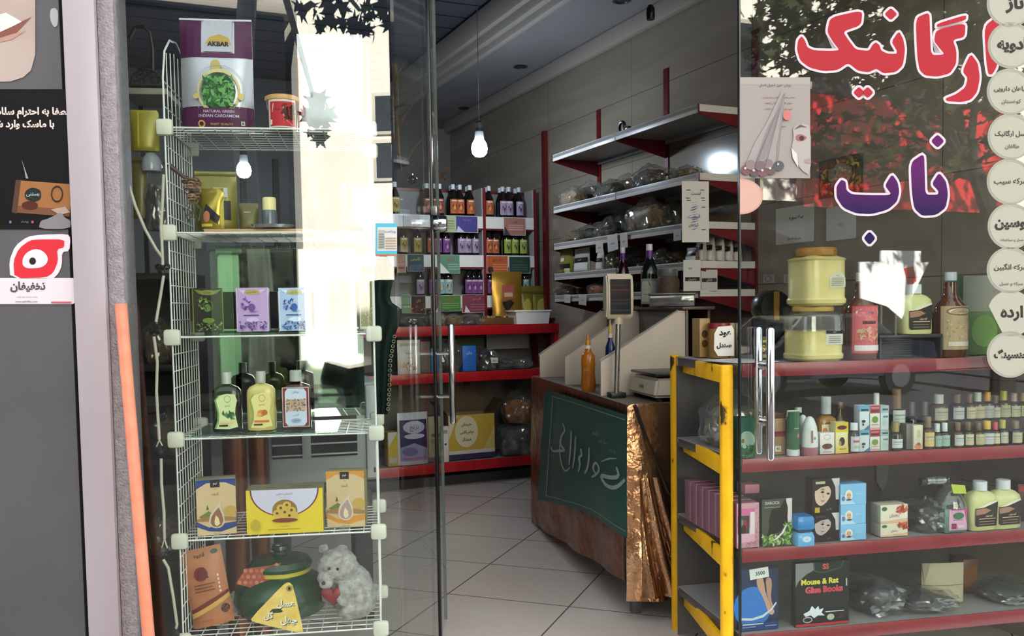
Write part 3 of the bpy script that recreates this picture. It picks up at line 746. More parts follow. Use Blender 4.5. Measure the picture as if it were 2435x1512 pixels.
o = pouch('hanging_pouch', 'long olive pouch hanging from a hook under the rack top', 'pouch', P, RKA+.25, w*1.0, .03, h, m_olive, [('r', .1, .94, .9, .97, '#4d4a1c')], seal=.06, wr=.004)
G().tube([(0, 0, h*.97), (-.004, -.002, h+.02), (-.02, -.004, h+.06), (-.03, -.002, LZ[0]-P.z)], .0013, m_wire, 5).link('hook', o)
# dried flower bunch tied to the side grid
pm = hv(458, 455, shift(RK, .05)); t = thing('dried_flower_bunch', 'dried brown flower bunch tied to the left grid panel', 'dried flowers', pm, RKA)
g = G()
for k in range(46):
    a, b = random.uniform(0, 2*pi), random.uniform(-1, 1); c = Vector((cos(a)*.026*random.random(), sin(a)*.026*random.random(), b*.036))
    R = Matrix.Rotation(random.uniform(0, pi), 3, 'X') @ Matrix.Rotation(random.uniform(0, pi), 3, 'Z')
    g.tube([c+R @ Vector((cos(x)*.009, sin(x)*.009, 0)) for x in [2*pi*j/8 for j in range(8)]], .0018, M(random.choice(('#7a5a44', '#91705a', '#a8836a', '#5d4234')), .7), 5, closed=True)
g.link('flower_heads', t)
G().tube([(-.075, .0, .085), (-.045, 0, .06), (-.015, 0, .035)], .008, M('#4a3a34', .6), 8, r2=.005).link('stalk', t)
g = G()
for k in range(9): g.tube([(0, 0, -.02), (random.uniform(-.03, .03), random.uniform(-.02, .02), -.05), (random.uniform(-.045, .03), random.uniform(-.03, .03), -.085)], .0014, M('#5c5a34', .7), 5)
g.link('dried_stems', t)
# --- third tier: boxes of herbal tea
def tea_art(bg, dark, leaf, gold, hl):
    return [('r', 0, 0, 1, 1, bg), ('r', 0, .0, .03, 1, hl), ('r', .97, 0, 1, 1, hl), ('e', .5, .9, .27, .06, gold), ('t', 'دمنوش گیاهی', .5, .9, .4, .04, dark), ('p', [(.05, .97), (.24, .86), (.3, .95)], hl),
            ('p', [(.95, .97), (.76, .86), (.7, .95)], hl), ('ring', .5, .6, .16, .12, .012, hl), ('e', .48, .55, .11, .09, leaf[0]), ('s', 16, .18, .5, .45, .78, .07, leaf), ('t', 'دمنوش', .55, .46, .3, .05, dark), ('r', .22, .36, .7, .385, dark), ('e', .5, .27, .2, .06, hl), ('s', 60, .08, .04, .92, .22, .055, leaf+(dark,))]
for (u0, u1, vt, rz, col, pal, lab, d) in (
    (462, 531, 685, .34, '#191c14', ('#11140d', '#0c0f09', ('#5c7436', '#86994f', '#34481f'), '#7f7a3a', '#5f7a28'), 'black and green herbal tea box, leftmost on the third tier', .05),
    (564, 640, 684, .04, '#a98bbd', ('#b79bcb', '#4b2f66', ('#6b4a94', '#8d6ab3', '#4a2c74'), '#a89a60', '#cdb6dc'), 'lilac herbal tea box standing on the third tier', .055),
    (665, 740, 684, .0, '#9db4d6', ('#aec3e2', '#3a5490', ('#3f62ac', '#6b8ccb', '#2b478c'), '#b5b27a', '#d3e0f2'), 'pale blue herbal tea box standing on the third tier', .055)):
    P, w, h = rk(u0, u1, vt, 2, d, .012)
    o = carton('tea_box', lab, 'tea box', P, RKA+rz, w*(1.05 if rz > .1 else 1), .05, h, col, tea_art(*pal))
    if rz > .1:
        g = G(); art(g, [('r', 0, 0, 1, 1, '#5d4f28'), ('r', 0, 0, 1, .26, '#9c978a'), ('r', .05, .62, .95, .66, '#7a6c40')], lambda x, z, e, w=w: Vector((-w*1.05/2-e, .05-x, z)), .05, h); g.link('printed_side', o)
for (u0, u1, vt, lab, d) in ((777, 838, 660, 'white tea box with olive panel, near the right end of the tier', .06), (856, 893, 655, 'narrow white tea box with olive panel beside the right rack post', .10)):
    P, w, h = rk(u0, u1, vt, 2, d, .012)
    carton('tea_box', lab, 'tea box', P, RKA+.0, w, .05, h, '#d5d6d0', [('r', .08, .05, .92, .95, '#8d8a55'), ('e', .38, .8, .25, .1, '#b8b478'), ('e', .35, .55, .18, .08, '#b9653a'), ('s', 40, .1, .05, .9, .4, .06, ('#d5d2c2', '#a39d80', '#c9c3ae')), ('r', .55, .06, .6, .94, '#c2bfae')])
# --- fourth tier: flat shampoo bottles
FLAT = [(0, 0), (.92, 0), (1, .02), (1, .60), (.96, .68), (.78, .74), (.45, .775), (.30, .79), (.28, .82), (0, .82)]
def waist(cols, oils):
    sh = [(.08, .02), (.2, .25), (.22, .45), (.16, .65), (.1, .82), (.25, .95), (.55, 1.0), (.85, .97), (.93, .8), (.86, .6), (.84, .42), (.9, .22), (.95, .06), (.6, .0)]
    return [('p', [(x-.07, z) for x, z in sh], cols[2]), ('p', sh, cols[0]), ('ring', .55, .85, .13, .1, .015, cols[3]), ('t', 'شامپو', .55, .66, .3, .07, cols[3]), *oils, ('r', .22, .17, .82, .23, cols[1]), ('r', .2, .08, .55, .13, '#3a2c22')]
m_cap = M('#cfd2c6', .3)
for (u0, u1, vt, m, labcols, oils, lab, sc) in (
    (508, 577, 884, M('#17120e', .12), ('#cfd8a2', '#d9c98a', '#6f9a4c', '#6d7d4a'), [('p', [(.3, .45), (.8, .42), (.55, .3)], '#4b6b4a'), ('s', 10, .3, .3, .8, .48, .12, ('#5a8a4a', '#34583a'))], 'black shampoo bottle with green and cream label', 0),
    (590, 658, 882, M('#c9bd72', .15), ('#ded58c', '#cf7742', '#8fa04f', '#8c7a3a'), [('e', .5, .42, .16, .1, '#cf8a45'), ('e', .64, .44, .12, .08, '#b9662f'), ('e', .42, .38, .1, .06, '#dba965')], 'yellow shampoo bottle with cream label in the middle of the tier', 0)):
    P, w, h = rk(u0, u1, vt, 3, .07, .012)
    bottle('shampoo_bottle', lab, 'bottle', P, RKA+.03, w, h, FLAT, m, (.33, .80, 1.0, M('#a9aca0', .25)), (.04, .64, .86, waist(labcols, oils), None), sy=.5, sq=5)
P, w, h = rk(672, 741, 880, 3, .06, .012)
bottle('shampoo_bottle', 'dark brown bottle with red framed pale blue picture label', 'bottle', P, RKA+.02, w, h, [(0, 0), (.95, 0), (1, .02), (1, .70), (.93, .745), (.5, .785), (.34, .80), (.32, .83), (0, .83)], M('#2b140c', .1), (.42, .815, 1.0, M('#aab2ac', .2)),
       (.05, .72, .92, [('r', 0, 0, 1, 1, '#b8b0a8'), ('r', .03, .02, .97, .98, '#7a1f28'), ('p', [(.1, .12), (.2, .03), (.8, .03), (.9, .12), (.9, .88), (.8, .97), (.2, .97), (.1, .88)], '#bccadb'), ('t', 'روغن', .5, .88, .45, .07, '#41547a'), ('r', .14, .4, .86, .7, '#b39c86'), ('s', 50, .15, .4, .85, .7, .06, ('#8f6d52', '#6f7f8c', '#c2ab92', '#55493f')), ('t', 'گیاهی', .5, .3, .5, .06, '#41547a'), ('e', .5, .16, .2, .06, '#94a8c2'), ('t', 'سدر', .5, .16, .25, .06, '#7a1f28')], None), sy=.5, sq=5)
# --- fifth tier
oil = lambda blue, drop: [('r', 0, 0, 1, 1, '#cdb48c'), ('p', [(0, 1), (0, .84), (.25, .94), (.5, .955), (.75, .94), (1, .86), (1, 1)], blue), ('p', [(0, 0), (0, .16), (.3, .07), (.6, .05), (1, .13), (1, .22), (.7, .2), (.3, .14), (0, .25)], blue), ('r', .36, .86, .60, .99, '#17161c'), ('t', 'نیم', .48, .925, .14, .06, '#d9d2c2'), ('t', 'روغن', .48, .83, .18, .02, '#4a4034'), ('t', 'کنجد', .48, .74, .34, .06, '#55483c'),
       ('p', [(.05, .34), (.3, .44), (.45, .36), (.2, .28)], '#6b7a3c'), ('p', [(.24, .46), (.27, .56), (.31, .47)], '#4b5a2c'), ('e', .85, .42, .17, .1, '#bd9a4e'), ('p', [(0, .3), (.35, .36), (1, .3), (1, .24), (0, .26)], '#9a7440'), ('p', ell(.5, .24, .2, .12, 16)[9:]+ell(.5, .24, .2, .12, 16)[:1]+[(.7, .26), (.68, .38), (.6, .5), (.62, .6), (.47, .48), (.34, .38), (.3, .26)], '#cfc0a8'),
       ('p', [(.5, .14), (.62, .17), (.67, .26), (.63, .38), (.56, .5), (.45, .42), (.36, .32), (.34, .22), (.4, .16)], drop), ('p', [(.5, .16), (.58, .2), (.55, .3), (.48, .36), (.44, .25), (.45, .19)], '#e0cfa0'), ('t', 'روغن خوراکی', .5, .03, .5, .03, '#5f5142')]
P, w, h = rk(471, 563, 1140, 4, .04)
carton('oil_box', 'beige and blue oil carton standing at the left of the tier', 'carton', P, RKA+.13, w, .07, h, '#8e8266', oil('#1f3f7e', '#8a5f42'))
P, w, h = rk(778, 869, 1120, 4, .06)
carton('oil_box', 'beige and orange oil carton standing at the right of the tier', 'carton', P, RKA-.12, w, .06, h, '#8e8052', oil('#cf8d2a', '#a98d8c'))
P, w, h = rk(588, 770, 1163, 4, .015)
carton('biscuit_box', 'long yellow biscuit carton with a picture of round biscuits', 'carton', P, RKA-.01, w, .09, h, '#7d7648', [('r', 0, 0, 1, 1, '#d9c22a'), ('p', [(.045, 1)]+[(.5+.45*cos(a), .98-.60*sin(a)) for a in [pi+(-pi)*k/20 for k in range(21)]]+[(.955, 1)], '#6e2420'), ('p', [(.065, 1)]+[(.5+.43*cos(a), .98-.575*sin(a)) for a in [pi+(-pi)*k/20 for k in range(21)]]+[(.935, 1)], '#c6c4da'),
    ('t', 'شیرینی سنتی', .5, .90, .24, .06, '#5a5a7a'), ('t', 'نان برنجی خانگی', .5, .82, .36, .04, '#9494ac'), ('p', ell(.5, .52, .165, .25, 20, -.3, pi+.3), '#8c6a2e'), *[('e', .5+x, .5+z, .055, .085, '#c9a94a') for x, z in ((-.1, -.04), (-.05, .08), (.03, .14), (.09, .02), (0, -.02), (.06, -.1), (-.03, -.1), (.12, -.08))], *[('e', .5+x, .51+z, .018, .03, '#5c3d16') for x, z in ((-.1, -.04), (-.05, .08), (.03, .14), (.09, .02), (0, -.02), (.06, -.1))],
    ('p', ell(.5, .31, .17, .05, 16), '#7a2f24'), ('t', 'با مغز پسته', .5, .18, .3, .05, '#8f7a1e'), ('r', .28, .1, .7, .115, '#9a861e'), ('e', .12, .22, .06, .14, '#b8a52c')], top=[('r', .0, 0, 1, 1, '#6e683a'), ('r', .2, .35, .36, .5, '#575230'), ('r', .58, .3, .85, .55, '#575230')])
# --- bottom tier
P, w, h = rk(442, 548, 1308, 5, .075)
o = pouch('coffee_pouch', 'orange brown pouch leaning against the left rack post', 'pouch', P+Vector((.016, .01, .012)), RKA+.12, w*.92, .045, h*.98, mat_noise('orange_print', ['#a8653f', '#b9764c'], (12, 12, 12), .4), [('t', 'قهوه', .45, .91, .6, .07, '#2b1a12'), ('e', .82, .93, .09, .03, '#2f5a3c'), ('e', .42, .68, .17, .09, '#7a2a22'), ('e', .5, .655, .06, .035, '#d8c8b8'), ('p', [(.3, .62), (.6, .62), (.52, .76), (.36, .74)], '#5e1d1a'), ('r', .22, .54, .72, .555, '#6a3a22'), ('r', .22, .50, .66, .515, '#6a3a22'), ('r', .22, .46, .7, .475, '#6a3a22'),
    ('p', [(.05, .25), (.5, .34), (1, .42), (1, .38), (.5, .28), (.05, .2)], '#6b2a1c'), ('p', [(.05, .2), (.5, .28), (1, .38), (1, .32), (.5, .22), (.05, .14)], '#c79a4e'), ('e', .86, .2, .1, .055, '#241812'), ('s', 14, .8, .16, .93, .24, .04, ('#5a3a22', '#7a5230')), *[('r', .8, .62-k*.05, .84, .65-k*.05, '#e0c8b0') for k in range(5)], ('t', 'دم کرده', .4, .1, .5, .05, '#7a4628')], seal=.03)
o.rotation_euler = (-.05, -.15, RKA+.12)
m_fur = mat_noise('grey_plush', ['#8a8784', '#bdbab5'], (50, 50, 50), .95, bump=.6, bscale=300, detail=5); m_furw = mat_noise('white_plush', ['#8f8c86', '#b8b4ad'], (50, 50, 50), .95, bump=.6, bscale=300)
P, w, h = rk(524, 570, 1334, 5, .16)
P.z = LZ[5]+.004; g = G(); r = w*.5
g.ball((0, 0, r), r, m_furw, 3); g.ball((.0, -.01, r*2.2), r*.62, m_furw, 3); g.ball((-r*.5, 0, r*2.75), r*.25, m_furw, 2); g.ball((r*.5, 0, r*2.75), r*.25, m_furw, 2)
tag(fuse(g, 'plush_toy', .004, None, P, RKA, 3, .002, 90, m=m_furw), 'small white plush toy behind the green honey pot', 'plush toy')
# honey pot
P, w, h = rk(552, 790, 1322, 5, .17, .004)
m_pot = M('#1d4029', .25); t = thing('honey_pot', 'dark green honey pot with lid and yellow neck band', 'pot', P, RKA); R_ = w/2*.94
g = G(); g.lathe([(0, 0), (R_*.62, 0), (R_*.9, .02), (R_, .055), (R_*.97, .085), (R_*.8, .118), (R_*.62, .135), (R_*.6, .15), (0, .15)], m_pot, 40); g.link('pot_body', t)
g = G(); g.lathe([(R_*.61, .137), (R_*.645, .139), (R_*.645, .153), (R_*.61, .155)], M('#c2b53a', .4), 40); g.link('neck_band', t)
g = G(); g.lathe([(0, .15), (R_*.66, .152), (R_*.67, .162), (R_*.6, .178), (R_*.3, .19), (R_*.16, .193), (0, .193)], m_pot, 40); ld = g.link('lid', t)
g = G(); g.lathe([(0, .19), (R_*.14, .192), (R_*.11, .2), (R_*.19, .208), (R_*.17, .22), (0, .224)], m_pot, 24); g.link('knob', ld)
# honeycomb card on the pot
def inside(p, poly):
    r = False
    for a, b in zip(poly, poly[1:]+poly[:1]):
        if (a[1] > p[1]) != (b[1] > p[1]) and p[0] < (b[0]-a[0])*(p[1]-a[1])/(b[1]-a[1])+a[0]: r = not r
    return r
pl = shift(RK, .085); f, pw, ph, fr = onplane(pl, 560, 1336, 668, 1406)
g = G(); out = [(560, 1388), (585, 1352), (640, 1345), (668, 1338), (662, 1352), (655, 1370), (660, 1404), (630, 1400), (600, 1398)]
g.prism([fr(*p) for p in out], 0, .002, M('#9d4b38', .5), lambda x, y, z: f(x*pw, z*ph, -y))
for r in range(5):
    for c in range(9):
        cx, cy = .03+c*.125+(r % 2)*.062, .1+r*.2
        if inside((cx, cy), [fr(*p_) for p_ in out]): g.flat(ell(cx, cy, .048, .075, 6), M('#c57a5e' if (r+c) % 3 else '#b8644a', .5), lambda x, z: f(x*pw, z*ph, .0006))
tag(g.link('honeycomb_card', world='base', rz=0), 'red honeycomb shaped card resting on the green pot', 'card')
# triangular price tag
pl = shift(RK, .028); f, pw, ph, fr = onplane(pl, 596, 1384, 722, 1508)
tri = soft([(.72, 1.0), (.80, .93), (1.0, .06), (.97, .01), (.03, .24), (.0, .30), (.62, .96)], 1, .2)
g = G(); g.prism(tri, 0, .0025, mat_noise('tag_yellow', ['#dcb650', '#ecd07a'], (30, 30, 30), .45), lambda x, y, z: f(x*pw, z*ph, -y))
tg = g.link('price_tag', world=hv(660, 1505, pl)); tag(tg, 'yellow triangular tag with black writing hanging from the pot neck', 'tag')
g = G(); art(g, [('ring', .73, .88, .06, .06, .02, '#8a7a3a'), ('e', .73, .88, .03, .035, '#2a2a18'), *[z for t_, cx, cy, ww, hh in (('عسل', .66, .58, .36, .17), ('چهل', .72, .26, .34, .19), ('گل', .34, .36, .26, .17)) for z in (('tb', t_, cx+.012, cy-.012, ww, hh, '#2a2418'), ('tb', t_, cx, cy, ww, hh, '#e9e4d2'))]], lambda x, z, e: f(x, z, e), pw, ph, eps=.0004)
pr_ = g.link('writing', smooth=0); pr_.parent = tg; pr_.matrix_parent_inverse = Matrix.Translation(tg.location).inverted()
# teddy bear
P, w, h = rk(760, 890, 1307, 5, .09)
t = thing('teddy_bear', 'grey plush teddy bear slumped by the right rack post', 'teddy bear', P, RKA); q = lambda u, v, d=0: (lambda p: Vector((((p.x-P.x)*cos(RKA)+(p.y-P.y)*sin(RKA)), d, p.z-P.z)))(hv(u, v, shift(RK, .09)))
g = G()
g.ball(q(838, 1412), .068, m_fur, 3, (.95, .85, 1.15)); g.ball(q(850, 1435), .06, m_fur, 3); g.ball(q(804, 1354, -.015), .058, m_fur, 3, (1.05, .95, .92)); g.ball(q(780, 1378, -.04), .028, m_fur, 3); g.ball(q(828, 1375), .042, m_fur, 3)
g.ball(q(815, 1318, .0), .017, m_fur, 2, (1, .6, 1)); g.ball(q(768, 1322, .02), .018, m_fur, 2, (1, .6, 1)); g.ball(q(822, 1402, -.055), .024, m_fur, 3); g.ball(q(818, 1422, -.06), .022, m_fur, 3); g.ball(q(858, 1400, .04), .024, m_fur, 3)
g.ball(q(832, 1452, -.035), .036, m_fur, 3, (.95, 1, .85)); g.ball(q(815, 1450, .03), .03, m_fur, 3); g.ball(q(790, 1432, .015), .03, m_fur, 3, (1.1, 1, .9)); g.ball(q(884, 1418, .03), .02, m_fur, 3)
body = fuse(g, 'plush_body', .005, t, (0, 0, 0), 0, 3, .0028, 80, m=m_fur)
zmin = min(v.co.z for v in body.data.vertices)
for v in body.data.vertices: v.co.z -= zmin
dz = -zmin
g = G(); g.ball(q(779, 1387, -.064)+Vector((0, 0, dz)), .017, m_furw, 3, (1.2, .8, .8)); g.link('muzzle', t)
g = G(); g.ball(q(774, 1380, -.082)+Vector((0, 0, dz)), .006, M('#2a2422', .4), 2); g.link('nose', t)
for u, d in ((786, -.066), (806, -.070)):
    g = G(); g.ball(q(u, 1350, d)+Vector((0, 0, dz)), .0045, M('#15100e', .15), 2); g.link('eye', t)
g = G(); c = q(796, 1412, -.062)+Vector((0, 0, dz))
hp_ = [(.036*(16*sin(a)**3)/16, .034*(13*cos(a)-5*cos(2*a)-2*cos(3*a)-cos(4*a))/16) for a in [2*pi*k/28 for k in range(28)]]
for s_, y_ in ((1, 0), (.85, -.006), (.5, -.010)): pass
L_ = [[g.bm.verts.new(c+Vector((x*s_, y_, z*s_))) for x, z in hp_] for s_, y_ in ((.8, .012), (1, .004), (1, -.003), (.8, -.010), (.35, -.014))]
i = g.mi(M('#7c1320', .5))
for A, B in zip(L_, L_[1:]):
    for k in range(28): g.bm.faces.new([A[k], A[(k+1) % 28], B[(k+1) % 28], B[k]]).material_index = i
g.bm.faces.new(L_[-1]).material_index = i; g.bm.faces.new(L_[0][::-1]).material_index = i
g.link('red_heart', t)
# ================================================================ around the rack
# cable of fairy lights hanging left of the rack
pl = shift(RK, -.02); ct = thing('light_cable', 'white cable with black connectors hanging left of the rack', 'cable', hv(385, 1500, pl), 0); c0 = ct.location.copy()
cab = lambda pts: [hv(u, v, pl)-c0 for u, v in pts]
for pts in ([(300, 330), (303, 430), (322, 490), (345, 545), (370, 590), (386, 612)], [(389, 415), (387, 470), (383, 540), (386, 600), (387, 630)], [(389, 655), (382, 700), (371, 765)], [(366, 800), (374, 860), (372, 930), (376, 1000), (379, 1045)], [(379, 1046), (372, 1062)], [(379, 1046), (386, 1060)], [(383, 1090), (384, 1150), (390, 1220), (391, 1280)], [(391, 1280), (384, 1305)], [(391, 1280), (398, 1303)], [(388, 1330), (400, 1350), (412, 1420), (421, 1485), (416, 1500)]):
    s_ = [Vector(p) for p in cab(pts)]; G().tube(s_, .0042 if len(pts) > 2 else .002, M('#b9b5a6', .5), 7).link('cable', ct)
for u, v in ((388, 643), (369, 785), (384, 1075), (391, 1316), (418, 1506)):
    g = G(); c = hv(u, v, pl)-c0
    for k in range(6): g.ball(c+Vector((random.uniform(-.012, .012), random.uniform(-.006, .006), random.uniform(-.012, .012))), random.uniform(.006, .011), M('#121214', .3), 1, noise=.15)
    g.link('connector', ct)
# pink broom pole leaning on the column
pl = shift(FAC, -.07); a, b = hv(287, 722, pl), hv(353, 1512, pl); b = a+(b-a)*((a.z+.13)/(a.z-b.z))
g = G(); g.tube([a, a+(b-a)*.3, a+(b-a)*.65, b], .0155, mat_noise('salmon_paint', ['#d07d60', '#dd8f72'], (20, 20, 20), .45), 14, r2=.0165)
tag(g.link('broom_pole', world=b), 'salmon pink pole leaning against the textured column', 'pole')
# green velvet cloth hanging by the right rack post
pl = shift(RK, .16); z0, z1 = hv(915, 985, pl).z, hv(915, 605, pl).z; ctr = hv(918, 985, pl)
def edge(v): 
    for (a, l, r), (b, l2, r2) in zip(VE, VE[1:]):
        if a <= v <= b: k = (v-a)/(b-a); return l+(l2-l)*k, r+(r2-r)*k
VE = [(605, 905, 918), (625, 893, 932), (660, 890, 936), (690, 889, 930), (715, 889, 926), (735, 889, 955), (770, 889, 950), (800, 889, 938), (860, 890, 928), (930, 891, 926), (985, 896, 922)]
g = G(); mv = mat_noise('green_velvet', ['#0c1f18', '#17352a'], (10, 10, 10), .9); nx, nz = 8, 30; gr = {}
for b_ in range(nz+1):
    v = 605+380*b_/nz; l, r = edge(v)
    for a_ in range(nx+1): gr[a_, b_] = g.bm.verts.new(hv(l+(r-l)*a_/nx, v, shift(pl, .012*sin(a_*1.7+b_*.12)+.006*sin(b_*.5))))
for b_ in range(nz):
    for a_ in range(nx): g.bm.faces.new([gr[a_, b_+1], gr[a_+1, b_+1], gr[a_+1, b_], gr[a_, b_]]).material_index = g.mi(mv)
bmesh.ops.solidify(g.bm, geom=g.bm.faces[:], thickness=.004)
o = g.link('velvet_cloth', world='base', smooth=1.2); tag(o, 'dark green velvet cloth hanging beside the right rack post', 'cloth')
g = G()
for k in range(16):
    v = 800+11.5*k; l, r = edge(v); c = hv(r, v, shift(pl, -.006)); g.tube([c+Vector((cos(x)*.005, 0, sin(x)*.005)) for x in [2*pi*j/8 for j in range(8)]], .0012, M('#8d8a70', .6), 4, closed=True)
e_ = g.link('lace_edge'); e_.parent = o; e_.matrix_parent_inverse = Matrix.Translation(o.location).inverted()
# --- evaporative cooler on a dark stand, seen under the rack's glass shelf
CP = (-.62, 3.75, RAD(14)); P, w, h = place(CP, 640, 905, 1000, hv(770, 1150, CP).z); h = .42
t = thing('air_cooler', 'pale grey evaporative air cooler with dark louvres behind the rack', 'air cooler', P, CP[2]); mgp = M('#9aa0a4', .4)
G().box((0, .17, h/2), (w, .34, h), mgp, bev=.02).link('housing', t)
g = G(); g.box((-.035, -.002, h*.58), (w-.11, .012, h*.62), M('#101112', .6)); g.link('grille_recess', t)
for k in range(6): G().box((-.035, -.012, h*.30+k*h*.105), (w-.11, .016, .006), M('#a7adb0', .4), bev=.001).link('louvre', t)
for x in (-.16,): G().box((x+.09, -.014, h*.58), (.035, .018, h*.62), M('#8f9599', .4), bev=.002).link('grille_post', t)
G().box((w/2-.028, -.008, h/2), (.05, .02, h-.03), M('#b3b9bd', .35), bev=.008).link('side_trim', t)
G().box((w/2-.02, -.021, .05), (.01, .008, .02), M('#1b1b1d', .4), bev=.002).link('switch', t)
m_dk = M('#1d2730', .5); t = thing('cooler_stand', 'dark blue stand carrying the air cooler', 'stand', (P.x, P.y, 0), CP[2])
G().box((0, .17, P.z-.02), (w, .34, .035), m_dk, bev=.004).link('stand_top', t)
for x in (-w/2+.05, w/2-.07):
    for y in (.04, .3): G().box((x, y, (P.z-.037)/2), (.07, .05, P.z-.037), m_dk, bev=.004).link('leg', t)
# two copper foil rolls
for k, (u0, u1, lab) in enumerate(((546, 603, 'copper coloured foil roll standing left of its pair behind the rack'), (607, 652, 'copper coloured foil roll standing next to the grey cooler'))):
    P, w, h = place((-.8, 3.35, RAD(8)), u0, u1, 1010, .0); g = G(); g.lathe([(0, 0), (w/2, 0), (w/2, h), (w*.3, h), (w*.3, h-.05), (0, h-.05)], mat_noise('copper_foil_roll', ['#5a2f1c', '#9a5a3a'], (1, 1, .2), .3, .6), 24); tag(g.link('foil_roll', loc=P), lab, 'roll', 'copper foil rolls')
# --- things hanging left of the rack, deep in shade
PL = (-1.02, 2.72, RAD(8))
def pls(u0, u1, v0, v1, d=0.0): 
    p = hv((u0+u1)/2, v1, shift(PL, d)); return p, (hv(u1, v1, shift(PL, d))-hv(u0, v1, shift(PL, d))).length, hv((u0+u1)/2, v0, shift(PL, d)).z-p.z
P, w, h = pls(314, 380, 262, 360); o = pouch('hanging_pouch', 'bright yellow olive pouch hanging left of the rack', 'pouch', P, RKA+.1, w, .03, h, M('#8d831f', .28, .15), [('r', .25, .05, .32, .95, '#a3992f')], seal=.08)
P, w, h = pls(316, 352, 372, 520, .02); pouch('hanging_pouch', 'dull olive pouch hanging under the yellow pouch', 'pouch', P, RKA, w, .03, h, m_oliveD, [('r', .1, .9, .9, .94, '#3b3915')], seal=.06)
m_film = mat_glass('clear_film', (.86, .86, .84), .09, .08, .06)
def crumple(name, label, P, w, d, h, mc, group=None, rz=0.0, top=True, parent=None, cat='bag', fill=.8):
    """clear plastic bag with dark goods inside and a twisted top"""
    t = thing(name, label, cat, P, rz, group)
    sd = random.random()*20
    def sup(n, e=3.2): q = (abs(n.x)**e+abs(n.y)**e+abs(n.z)**e)**(-1/e); return n*q
    g = G(); b = bmesh.new(); bmesh.ops.create_icosphere(b, subdivisions=3, radius=1)
    for v in b.verts:
        n = v.co.normalized(); k = .92+.22*NZ.noise(n*2.4+Vector((sd, 0, 0)))+.07*NZ.noise(n*8+Vector((sd, 0, 0))); s_ = sup(n)*k
        z = max(s_.z, -.8); v.co = Vector((s_.x*w*.46, s_.y*d*.46, (z+.8)/1.8*h*fill*.95))
    g.add(b, Matrix(), g.mi(mc)); g.link('contents', t)
    g = G(); b = bmesh.new(); bmesh.ops.create_icosphere(b, subdivisions=4, radius=1)
    for v in b.verts:
        n = v.co.normalized(); r1 = 1-abs(NZ.noise(n*5+Vector((0, sd, 0))))*2; r2 = 1-abs(NZ.noise(n*11+Vector((0, 0, sd))))*2
        k = .95+.22*NZ.noise(n*2.4+Vector((sd, 0, 0)))+.09*r1+.05*r2; s_ = sup(n)*k; z = max(s_.z, -.82); up = max(0.0, (n.z-.5)/.5); sh = 1-.6*up
        v.co = Vector((s_.x*w*.49*sh, s_.y*d*.49*sh, (z+.82)/1.82*h*(fill+.04)+up**2*h*(.96-fill)))
    g.add(b, Matrix(), g.mi(m_film)); g.link('film', t, smooth=.25)
    return t
m_dark1 = mat_noise('dried_herbs', ['#1c1611', '#4a3826', '#2b2118'], (60, 60, 60), .7); m_dark2 = mat_noise('dried_berries', ['#170f0d', '#3a211a', '#231512'], (45, 45, 45), .5); m_dark3 = mat_noise('dried_roots', ['#4d3a26', '#7a6040', '#2c2118'], (35, 35, 60), .8); m_tan = mat_noise('pale_nuts', ['#7a6244', '#a58a62', '#5a4630'], (50, 50, 50), .6); m_gold = mat_noise('dried_lemons', ['#4a3a1a', '#8a6a2a', '#2e2412'], (30, 30, 30), .5)
P, w, h = pls(346, 402, 400, 548, .03); crumple('plastic_bag', 'crumpled clear plastic bag hanging beside the rack post', P, w, .06, h, M('#1a1b1c', .4))
P, w, h = pls(336, 386, 362, 408, .0); g = G(); g.lathe([(0, 0), (w*.46, 0), (w*.5, h*.3), (w*.42, h*.7), (w*.2, h*.95), (0, h)], M('#8b9298', .1), 24); t_ = g.link('glass_dome', loc=P); tag(t_, 'small glass dome at the top of the hanging plastic bags', 'glass dome')
# black lattice basket on a small white-edged shelf
P, w, h = pls(310, 390, 40, 207, .25); t = thing('lattice_basket', 'black lattice basket with tall handle behind the left column', 'basket', P+Vector((0, 0, .002)), RKA); mb = M('#120d0c', .5); hb = (hv(345, 150, shift(PL, .25)).z-P.z)
g = G()
for r_, k0 in ((.042, 0), (.030, .5), (.018, 0)):
    for k in range(9 if r_ > .02 else 6): 
        a = 2*pi*(k+k0)/9; cx, cz = cos(a)*r_*.95, abs(sin(a))*r_; g.tube([(cx+.010*cos(x), -.004*0, cz+.010*sin(x)+.01) for x in [2*pi*j/8 for j in range(8)]], .0025, mb, 5, closed=True)
g.tube([(x, 0, .002+math.sqrt(max(0, .052**2-x*x))) for x in [-.052+.104*k/12 for k in range(13)]], .004, mb, 6); g.box((0, 0, .002), (.106, .03, .006), mb)
g.link('lattice', t); G().tube([(.02, 0, .05), (.022, 0, .12), (.015, 0, .17), (-.005, 0, .19), (-.03, 0, .185), (-.05, 0, .15)], .006, mb, 8).link('handle', t)
p = hv(345, 214, shift(PL, .25)); g = G(); g.box((0, .06, -.012), (.14, .20, .02), M('#8d8980', .5), bev=.002); zz_ = p.z+.004-1.4405
for x in (-.055, .055): g.box((x, .14, -zz_/2-.011), (.014, .014, zz_-.022), M('#1d1917', .6))
tag(g.link('small_shelf', loc=p+Vector((0, .02, .004)), rz=RKA), 'small white edged shelf under the black basket', 'shelf')
